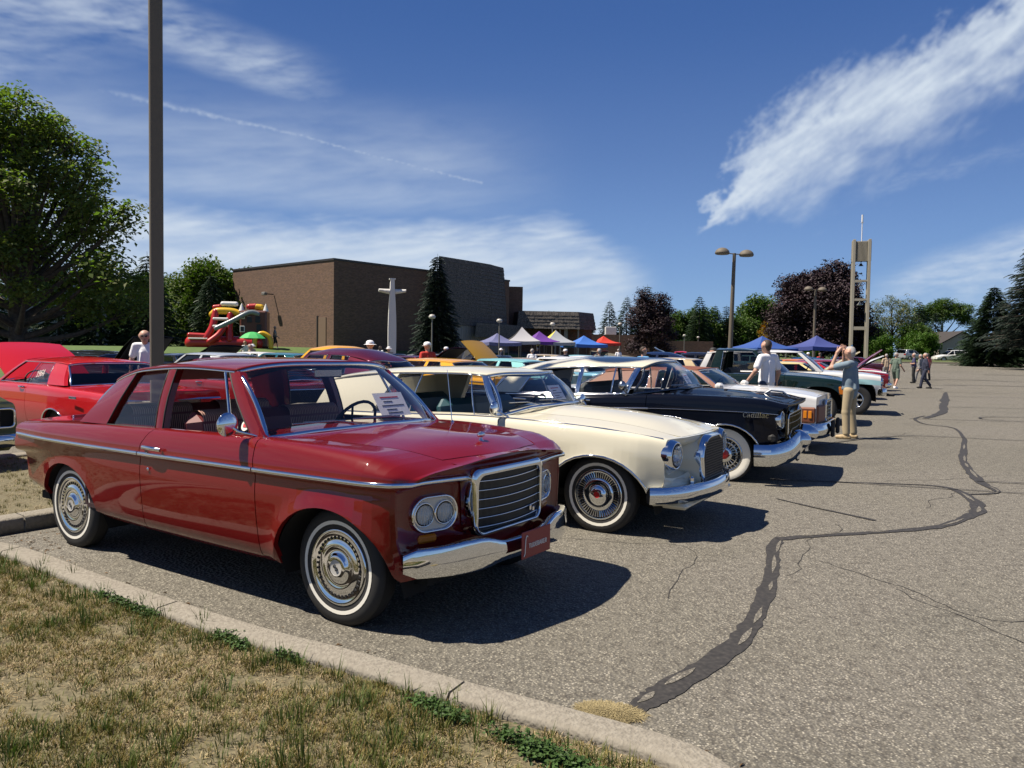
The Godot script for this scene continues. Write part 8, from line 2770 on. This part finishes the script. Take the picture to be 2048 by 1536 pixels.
func build_slide() -> void:
	var pv := func(n: String, r: float, g: float, b: float) -> Material:
		var m := mat(n, S(r, g, b), 0.3)
		return m
	var red: Material = pv.call("pvc_red", 0.40, 0.02, 0.02)
	var yel: Material = pv.call("pvc_yellow", 0.60, 0.36, 0.02)
	var wht: Material = pv.call("pvc_white", 0.62, 0.61, 0.58)
	var gry: Material = pv.call("pvc_grey", 0.17, 0.20, 0.21)
	var brk: Material = pv.call("pvc_brick", 0.10, 0.035, 0.025)
	var blk: Material = pv.call("pvc_dark", 0.015, 0.018, 0.025)
	var o := thing("inflatable_slide", "red inflatable fire engine slide with grey ladder tube beside the brick hall", "inflatable slide", Vector3(-20.6, gh(-20.6, -56.0), -56.0), 0.15)
	o.scale = Vector3.ONE * 0.82
	var P := [["base", red, V([-3.0, 0.5, 0.6, 2.6, 0.5, 0.6]), 0.62], ["front_tube", red, V([-3.1, 1.15, 1.0, -1.7, 1.1, 1.0]), 0.22], ["cab_tube", red, V([-1.75, 0.9, 1.0, -1.25, 1.9, 0.8, -1.05, 3.2, 0.5]), 0.30], ["cab_tube", red, V([0.25, 0.8, 1.0, 0.15, 1.9, 0.8, 0.2, 3.0, 0.5]), 0.30], ["slide_tube", red, V([-1.3, 0.6, 1.7, -0.6, 1.2, 1.5, -0.2, 1.9, 1.2]), 0.26],
		["roof_tube", yel, V([-1.35, 3.0, 0.4, -0.9, 3.3, 0.4, 0.3, 3.3, 0.4, 0.9, 3.1, 0.4]), 0.30], ["windshield_band", wht, V([-1.1, 2.6, 0.9, 0.0, 2.6, 0.9]), 0.12], ["windshield_band", wht, V([-1.1, 1.95, 1.0, 0.0, 1.95, 1.0]), 0.12], ["ladder_tube", gry, V([-0.7, 1.75, 1.9, 0.6, 2.45, 1.6, 1.9, 3.2, 1.2, 2.6, 3.1, 0.9]), 0.20],
		["beacon", red, V([-1.2, 3.65, 0.2, -0.8, 3.7, 0.2]), 0.2], ["siren", wht, V([-0.5, 3.95, 0.2, 0.6, 3.95, 0.2]), 0.22], ["beacon", red, V([1.7, 3.75, 0.0, 2.2, 3.8, 0.0]), 0.26], ["helmet", yel, V([2.35, 3.75, 0.0, 2.7, 3.72, 0.0]), 0.28], ["arch", yel, V([2.4, 0.2, 1.4, 2.5, 1.1, 1.4, 3.1, 1.4, 1.4, 3.7, 1.0, 1.4, 3.8, 0.2, 1.4]), 0.2], ["stripe", wht, V([-3.1, 0.85, 1.25, -1.6, 0.85, 1.25]), 0.07]]
	for p in P:
		var m := Mb.new()
		m.tube(spline(p[2], 4), p[3], 12)
		for e in [p[2][0], p[2][p[2].size() - 1]]: m.ball(e, Vector3.ONE * p[3], 12, 8)
		part(o, p[0], m, p[1])
	var m := Mb.new()
	m.box(Vector3(2.2, 1.75, 0.1), Vector3(2.3, 3.3, 1.8), Basis.IDENTITY, 0.15)
	part(o, "house_tower", m, brk)
	for k in 5:
		m = Mb.new()
		m.box(Vector3([1.3, 1.9, 2.6, 1.3, 2.7][k], [1.75, 2.6, 2.6, 2.9, 1.9][k], 1.02), Vector3(0.42, 0.55, 0.05), Basis.IDENTITY, 0.02)
		var w := part(o, "window", m, wht if k in [0, 3] else blk)
		m = Mb.new()
		m.box(Vector3([1.3, 1.9, 2.6, 1.3, 2.7][k], [1.75, 2.6, 2.6, 2.9, 1.9][k], 1.05), Vector3(0.28, 0.40, 0.03))
		part(w, "pane", m, blk)
	for x in [1.15, 3.2]:
		m = Mb.new()
		m.lathe(V2([0.26, 0.0, 0.1, 0.5, 0.0, 0.7]), Vector3(x, 3.35, 0.5), Basis.IDENTITY, 10)
		part(o, "spire", m, wht)

func build_church() -> void:
	# brick in running bond as a texture: from here a brick is two or three pixels
	var im := Image.create_empty(512, 512, false, Image.FORMAT_RGB8)
	var r := RandomNumberGenerator.new()
	r.seed = 12
	im.fill(S(0.11, 0.085, 0.065))
	for j in 32:
		for i in 17:
			var v := r.randf_range(0.72, 1.25)
			im.fill_rect(Rect2i(i * 32 - (16 if j % 2 else 0), j * 16, 30, 13), S(0.135 * v, 0.075 * v, 0.047 * v * r.randf_range(0.9, 1.15)))
	var brick := tri_mat("brick", ImageTexture.create_from_image(im), 1.0 / 2.6, 0.9)
	brick.uv1_triplanar_sharpness = 8.0
	var A := Vector3(0.645, 0, -0.764)      # along the right face, away
	var B := Vector3(-0.764, 0, -0.645)     # along the left face, away
	var corner := Vector3(-13.95, 0, -60.0)
	var BS := Basis(A, Vector3.UP, B)
	var y0 := 0.9
	var yt := 8.48
	var ch := thing("brick_hall", "tall windowless brown brick church hall with a flat dark roof edge", "church", corner)
	var box := func(p: Node, called: String, a0: float, a1: float, b0: float, b1: float, lo: float, hi: float, mt: Material, bev := 0.0) -> MeshInstance3D:
		var m := Mb.new()
		m.box(A * ((a0 + a1) / 2) + B * ((b0 + b1) / 2) + Vector3(0, (lo + hi) / 2, 0), Vector3(a1 - a0, hi - lo, b1 - b0), BS, bev)
		return part(p, called, m, mt)
	var coping := mat("coping", S(0.03, 0.027, 0.025), 0.5)
	box.call(ch, "wall", 0.0, 21.0, 0.0, 14.8, y0 - 0.6, yt, brick)
	box.call(ch, "roof_edge", -0.06, 21.06, -0.06, 14.86, yt + 0.002, yt + 0.16, coping)
	box.call(ch, "door", -0.05, 0.02, 0.95, 1.95, 1.6, 4.1, mat("door_tan", S(0.16, 0.11, 0.075), 0.6))
	var fr := box.call(ch, "door_frame", -0.10, 0.02, 1.97, 2.10, 1.6, 4.2, coping)
	box.call(ch, "floodlight", -1.0, -0.05, 8.2, 8.3, 6.1, 6.18, coping)
	box.call(ch, "floodlight_head", -1.05, -0.75, 8.0, 8.5, 6.02, 6.28, mats.grey_paint, 0.04)
	# shingled sanctuary: a canted block of wooden shingles over pale fins
	var sh := tri_mat("shingle", noise_tex(61, 0.06, [0.0, S(0.03, 0.028, 0.026), 0.5, S(0.095, 0.085, 0.076), 1.0, S(0.19, 0.165, 0.14)], 512, FastNoiseLite.TYPE_CELLULAR, 1, 0.0, 0), 0.55, 0.9)
	var st := thing("shingled_sanctuary", "dark wood-shingled block rising behind the spruce, canted at its right end", "church", Vector3.ZERO)
	var foot := [Vector3(-6.6, 0, -66.5), Vector3(-1.9, 0, -72.5), Vector3(-0.55, 0, -75.5), Vector3(-2.5, 0, -82), Vector3(-7.6, 0, -80)]
	shingles(st, foot, 3.9, 9.72, 0.34, 0.42, sh)
	fins(st, foot[0], foot[1], 1.2, 3.9, 24)
	fins(st, foot[1], foot[2], 1.2, 3.9, 8)
	var hall2 := Mb.new()
	hall2.box(Vector3(-2.2, 4.4, -82.0), Vector3(5.2, 7.6, 8.0), Basis(Vector3.UP, 0.15))
	part(st, "rear_wall", hall2, brick)
	var lw := thing("low_church_wing", "low church wing with shingled roof band and columns behind the tents", "church", Vector3.ZERO)
	var f2 := [Vector3(-4.2, 0, -70.0), Vector3(-0.9, 0, -74.0), Vector3(0.4, 0, -76.2), Vector3(6.7, 0, -77.0), Vector3(8.6, 0, -79.6), Vector3(8.4, 0, -90), Vector3(-4, 0, -92)]
	shingles(lw, [f2[0] + Vector3(0.8, 0, 0.6), f2[1] + Vector3(0.8, 0, 0.4), f2[2] + Vector3(0.6, 0, 0.6), Vector3(1.6, 0, -79), Vector3(-3.0, 0, -80)], 2.9, 4.1, 0.30, 0.3, sh)
	shingles(lw, [f2[2], f2[3], f2[4], f2[5], f2[6]], 3.95, 5.62, 0.30, 0.35, sh)
	var wl := Mb.new()
	wl.box(Vector3(3.6, 2.4, -84.0), Vector3(9.0, 3.2, 10.0))
	part(lw, "wall", wl, brick)
	for x in [4.3, 4.75, 5.35, 6.6]:
		var m := Mb.new()
		m.box(Vector3(x, 2.4, -77.6), Vector3(0.36 if x > 5 and x < 6 else 0.16, 3.2, 0.3), Basis.IDENTITY, 0.02)
		part(lw, "column", m, mat("fin_pale", S(0.24, 0.22, 0.20), 0.8))
	var bw := thing("low_brick_wing", "low plain brick wing right of the tents with rooftop boxes", "church", Vector3.ZERO)
	var m := Mb.new()
	m.box(Vector3(12.9, 2.0, -96.0), Vector3(9.4, 3.6, 10.0), Basis(Vector3.UP, -0.05))
	part(bw, "wall", m, brick)
	m = Mb.new()
	m.box(Vector3(21.0, 1.8, -100.0), Vector3(8.0, 2.9, 8.0))
	part(bw, "wall", m, brick)
	m = Mb.new()
	m.box(Vector3(11.8, 4.3, -93.0), Vector3(1.3, 0.95, 1.0), Basis.IDENTITY, 0.04)
	part(bw, "rooftop_unit", m, mat("pvc_white", S(0.62, 0.61, 0.58), 0.3))
	# free-standing concrete cross
	var cr := thing("cross", "tall white concrete cross with tapering shaft before the dark brick wall", "cross", Vector3(-7.05, gh(-7.05, -45.0), -45.0), 0.25)
	cr.scale = Vector3(1.0, 1.24, 1.1)
	m = Mb.new()
	var rows := []
	for k in 9:
		var f := k / 8.0
		var y := lerpf(0.0, 4.55, f)
		var w := 0.17 + 0.07 * sin(PI * clampf(f * 1.1, 0, 1)) - 0.06 * pow(f, 3)
		rows.append(PackedVector3Array([Vector3(-w, y, 0.16), Vector3(w, y, 0.16), Vector3(w, y, -0.16), Vector3(-w, y, -0.16), Vector3(-w, y, 0.16)]))
	for c in 4:
		var e := []
		for k in 9: e.append(PackedVector3Array([rows[k][c], rows[k][c + 1]]))
		m.grid(e)
	m.box(Vector3(0, 4.56, 0), Vector3(0.36, 0.05, 0.34))
	part(cr, "shaft", m, mat("white_concrete", S(0.60, 0.59, 0.56), 0.85))
	for s in [-1.0, 1.0]:
		m = Mb.new()
		m.sweep(V([0.15 * s, 3.98, 0, 0.45 * s, 4.0, 0, 0.78 * s, 4.03, 0]), V2([0.15, -0.12, 0.15, 0.10, -0.15, 0.10, -0.15, -0.12]), Vector3.UP, true, false, [Vector2(1, 1), Vector2(1, 0.8), Vector2(1, 0.55)])
		part(cr, "arm", m, mats.white_concrete)
	# bell tower: four slender double posts, louvred head, three bells
	var tw := thing("bell_tower", "slender open concrete bell tower with louvred top, bells and thin white mast", "bell tower", Vector3(44.9, gh(44.9, -100.0), -100.0), -0.30)
	var tc := mat("tower_concrete", S(0.34, 0.31, 0.245), 0.8)
	for x in [-0.92, 0.92]:
		for z in [-0.55, 0.55]:
			m = Mb.new()
			m.box(Vector3(x, 7.85, z), Vector3(0.34, 15.7, 0.22), Basis.IDENTITY, 0.02)
			part(tw, "post", m, tc)
	for y in [4.3, 8.0, 10.4]:
		for z in [-0.55, 0.55]:
			m = Mb.new()
			m.box(Vector3(0, y, z), Vector3(1.5, 0.22 if y > 5 else 0.40, 0.18))
			part(tw, "cross_beam", m, tc)
	m = Mb.new()
	m.box(Vector3(0, 14.2, 0), Vector3(1.46, 2.5, 0.7))
	part(tw, "louvre_backing", m, mat("louvre_dark", S(0.10, 0.085, 0.06), 0.8))
	for k in 11:
		for z in [-0.62, 0.62]:
			m = Mb.new()
			m.box(Vector3(lerpf(-0.70, 0.70, k / 10.0), 14.2, z * 0.72), Vector3(0.07, 2.6, 0.2), Basis.IDENTITY, 0.01)
			part(tw, "louvre_slat", m, tc)
	for z in range(6):
		for x in [-1.11, 1.11]:
			m = Mb.new()
			m.box(Vector3(x * 0.98, 14.2, lerpf(-0.45, 0.45, z / 5.0)), Vector3(0.10, 2.6, 0.07))
			part(tw, "louvre_slat", m, tc)
	for q in [[12.35, 0.42, "bell_dark"], [9.75, 0.40, "bell_pale"], [7.3, 0.48, "bell_pale"]]:
		m = Mb.new()
		m.lathe(V2([0.0, 0.75, 0.3, 0.7, 0.42, 0.4, 0.52, 0.18, 0.8, 0.0, 0.74, -0.02, 0.4, 0.25, 0.0, 0.5]), Vector3.ZERO, Basis.from_scale(Vector3.ONE * q[1]), 16)
		for k in m.v.size(): m.v[k] += Vector3(0, q[0], 0)
		m.tube(PackedVector3Array([Vector3(0, q[0] + q[1] * 0.7, 0), Vector3(0, q[0] + q[1] * 0.7 + 0.35, 0)]), 0.05, 6)
		m.tube(PackedVector3Array([Vector3(-0.8, q[0] + q[1] * 0.7 + 0.35, 0), Vector3(0.8, q[0] + q[1] * 0.7 + 0.35, 0)]), 0.05, 6)
		part(tw, "bell", m, mat("bell_dark", S(0.03, 0.03, 0.028), 0.5, 0.5) if q[2] == "bell_dark" else mat("bell_pale", S(0.42, 0.43, 0.41), 0.4, 0.3))
	m = Mb.new()
	m.tube(V([0, 15.4, 0, 0, 18.9, 0]), 0.06, 8)
	m.tube(V([0, 18.0, 0, 0, 18.9, 0]), 0.11, 8)
	m.box(Vector3(0, 17.9, 0), Vector3(0.3, 0.12, 0.12))
	part(tw, "mast", m, mat("mast_white", S(0.7, 0.7, 0.7), 0.4))
	# houses
	house("grey gabled house beyond the verge, left of the big right spruce", Vector3(67.0, gh(66, -122), -120.0), 0.15, 7.4, 8.0, 2.4, 1.9, mat("siding_grey", S(0.34, 0.30, 0.26), 0.8), mat("roof_dark", S(0.035, 0.030, 0.028), 0.85))
	house("white house glimpsed behind the maple trunk at the left", Vector3(-37.5, gh(-37, -62), -63.0), 0.5, 8.0, 9.0, 3.6, 2.2, mat("siding_white", S(0.62, 0.62, 0.60), 0.7), mats.roof_dark)

func house(label: String, at: Vector3, turn: float, w: float, d: float, h: float, rise: float, wall_m: Material, roof_m: Material) -> void:
	var o := thing("house", label, "house", at, turn)
	var m := Mb.new()
	m.prism(V2([-w / 2, -0.5, w / 2, -0.5, w / 2, h, 0, h + rise, -w / 2, h]), Transform3D(Basis.IDENTITY, Vector3(0, 0, d / 2)), d)
	part(o, "wall", m, wall_m)
	for s in [-1.0, 1.0]:
		m = Mb.new()
		var L := Vector2(w / 2 + 0.4, rise * (w / 2 + 0.4) / (w / 2))
		var B := Basis(Vector3(0, 0, 1), s * atan2(-L.y, L.x))
		m.box(Vector3(s * L.x / 2, h + rise - L.y / 2 + 0.10, 0), Vector3(L.length(), 0.16, d + 0.8), B)
		var rf := part(o, "roof", m, roof_m)
	m = Mb.new()
	m.box(Vector3(w * 0.28, h + rise * 0.75, 0), Vector3(0.6, 1.3, 0.6))
	part(o, "chimney", m, mats.brick)
	for x in [-w * 0.25, w * 0.22]:
		m = Mb.new()
		m.box(Vector3(x, h * 0.55, d / 2 + 0.02), Vector3(0.9, 1.1, 0.06))
		var q := part(o, "window", m, mats.whitewall)
		m = Mb.new()
		m.box(Vector3(x, h * 0.55, d / 2 + 0.055), Vector3(0.74, 0.94, 0.02))
		part(q, "pane", m, mats.dark)

# a band of shingle courses round a footprint, leaning in towards the top; each course stands proud of the one above
func shingles(root: Node3D, foot: Array, lo: float, hi: float, step: float, lean: float, material: Material) -> void:
	var c := Vector3.ZERO
	for p in foot: c += p
	c /= foot.size()
	var core := Mb.new()
	var A := PackedVector3Array(); var B := PackedVector3Array()
	for k in foot.size() + 1:
		var p: Vector3 = foot[k % foot.size()]
		var q := p + (c - p).normalized() * (lean + 0.12)
		A.append(Vector3(p.x, lo, p.z) + (c - p).normalized() * 0.12)
		B.append(Vector3(q.x, hi - 0.02, q.z))
	for k in foot.size():
		core.quad(A[k], A[k + 1], B[k + 1], B[k])
		core.tri(B[k], B[k + 1], Vector3(c.x, hi - 0.02, c.z))
		core.tri(A[k], A[k + 1], Vector3(c.x, lo, c.z))
	part(root, "roof_core", core, mats.coping)
	var m := Mb.new()
	var r := RandomNumberGenerator.new()
	r.seed = int(hi * 100)
	var n := int((hi - lo) / step)
	for e in foot.size():
		var p: Vector3 = foot[e]; var q: Vector3 = foot[(e + 1) % foot.size()]
		if e >= 3: continue
		var L := p.distance_to(q)
		for k in n:
			var f0 := float(k) / n; var f1 := float(k + 1) / n
			var x := -r.randf() * 0.3
			while x < L:
				var w := r.randf_range(0.22, 0.42)
				var a := clampf(x / L, 0, 1); var b := clampf((x + w - 0.015) / L, 0, 1)
				x += w
				if b <= a: continue
				var pa := p.lerp(q, a); var pb := p.lerp(q, b)
				var d := (c - pa).normalized()
				var j := r.randf_range(0.0, 0.05)
				var out := r.randf_range(0.02, 0.05)
				var y1 := lerpf(lo, hi, f1) + 0.06; var yb := lerpf(lo, hi, f0) - j
				m.quad(Vector3(pa.x, yb, pa.z) + d * (lean * f0 - out), Vector3(pb.x, yb, pb.z) + d * (lean * f0 - out), Vector3(pb.x, y1, pb.z) + d * (lean * f1 + 0.03), Vector3(pa.x, y1, pa.z) + d * (lean * f1 + 0.03))
				m.quad(Vector3(pa.x, yb, pa.z) + d * (lean * f0 - out), Vector3(pb.x, yb, pb.z) + d * (lean * f0 - out), Vector3(pb.x, yb, pb.z) + d * (lean * f0 + 0.1), Vector3(pa.x, yb, pa.z) + d * (lean * f0 + 0.1))
	part(root, "shingle_courses", m, material).set_meta("kind", "stuff")

func fins(root: Node3D, a: Vector3, b: Vector3, lo: float, hi: float, n: int) -> void:
	var m := Mb.new()
	m.quad(Vector3(a.x, lo, a.z - 0.6), Vector3(b.x, lo, b.z - 0.6), Vector3(b.x, hi, b.z - 0.6), Vector3(a.x, hi, a.z - 0.6))
	part(root, "recessed_wall", m, mats.coping)
	for k in n:
		m = Mb.new()
		var p := a.lerp(b, (k + 0.5) / n) + Vector3(0, 0, -0.25)
		m.box(Vector3(p.x, (lo + hi) / 2, p.z), Vector3(0.12, hi - lo, 0.4), Basis(Vector3.UP, -0.6))
		part(root, "fin", m, mat("fin_pale", S(0.24, 0.22, 0.20), 0.8))
func build_small_things() -> void: pass
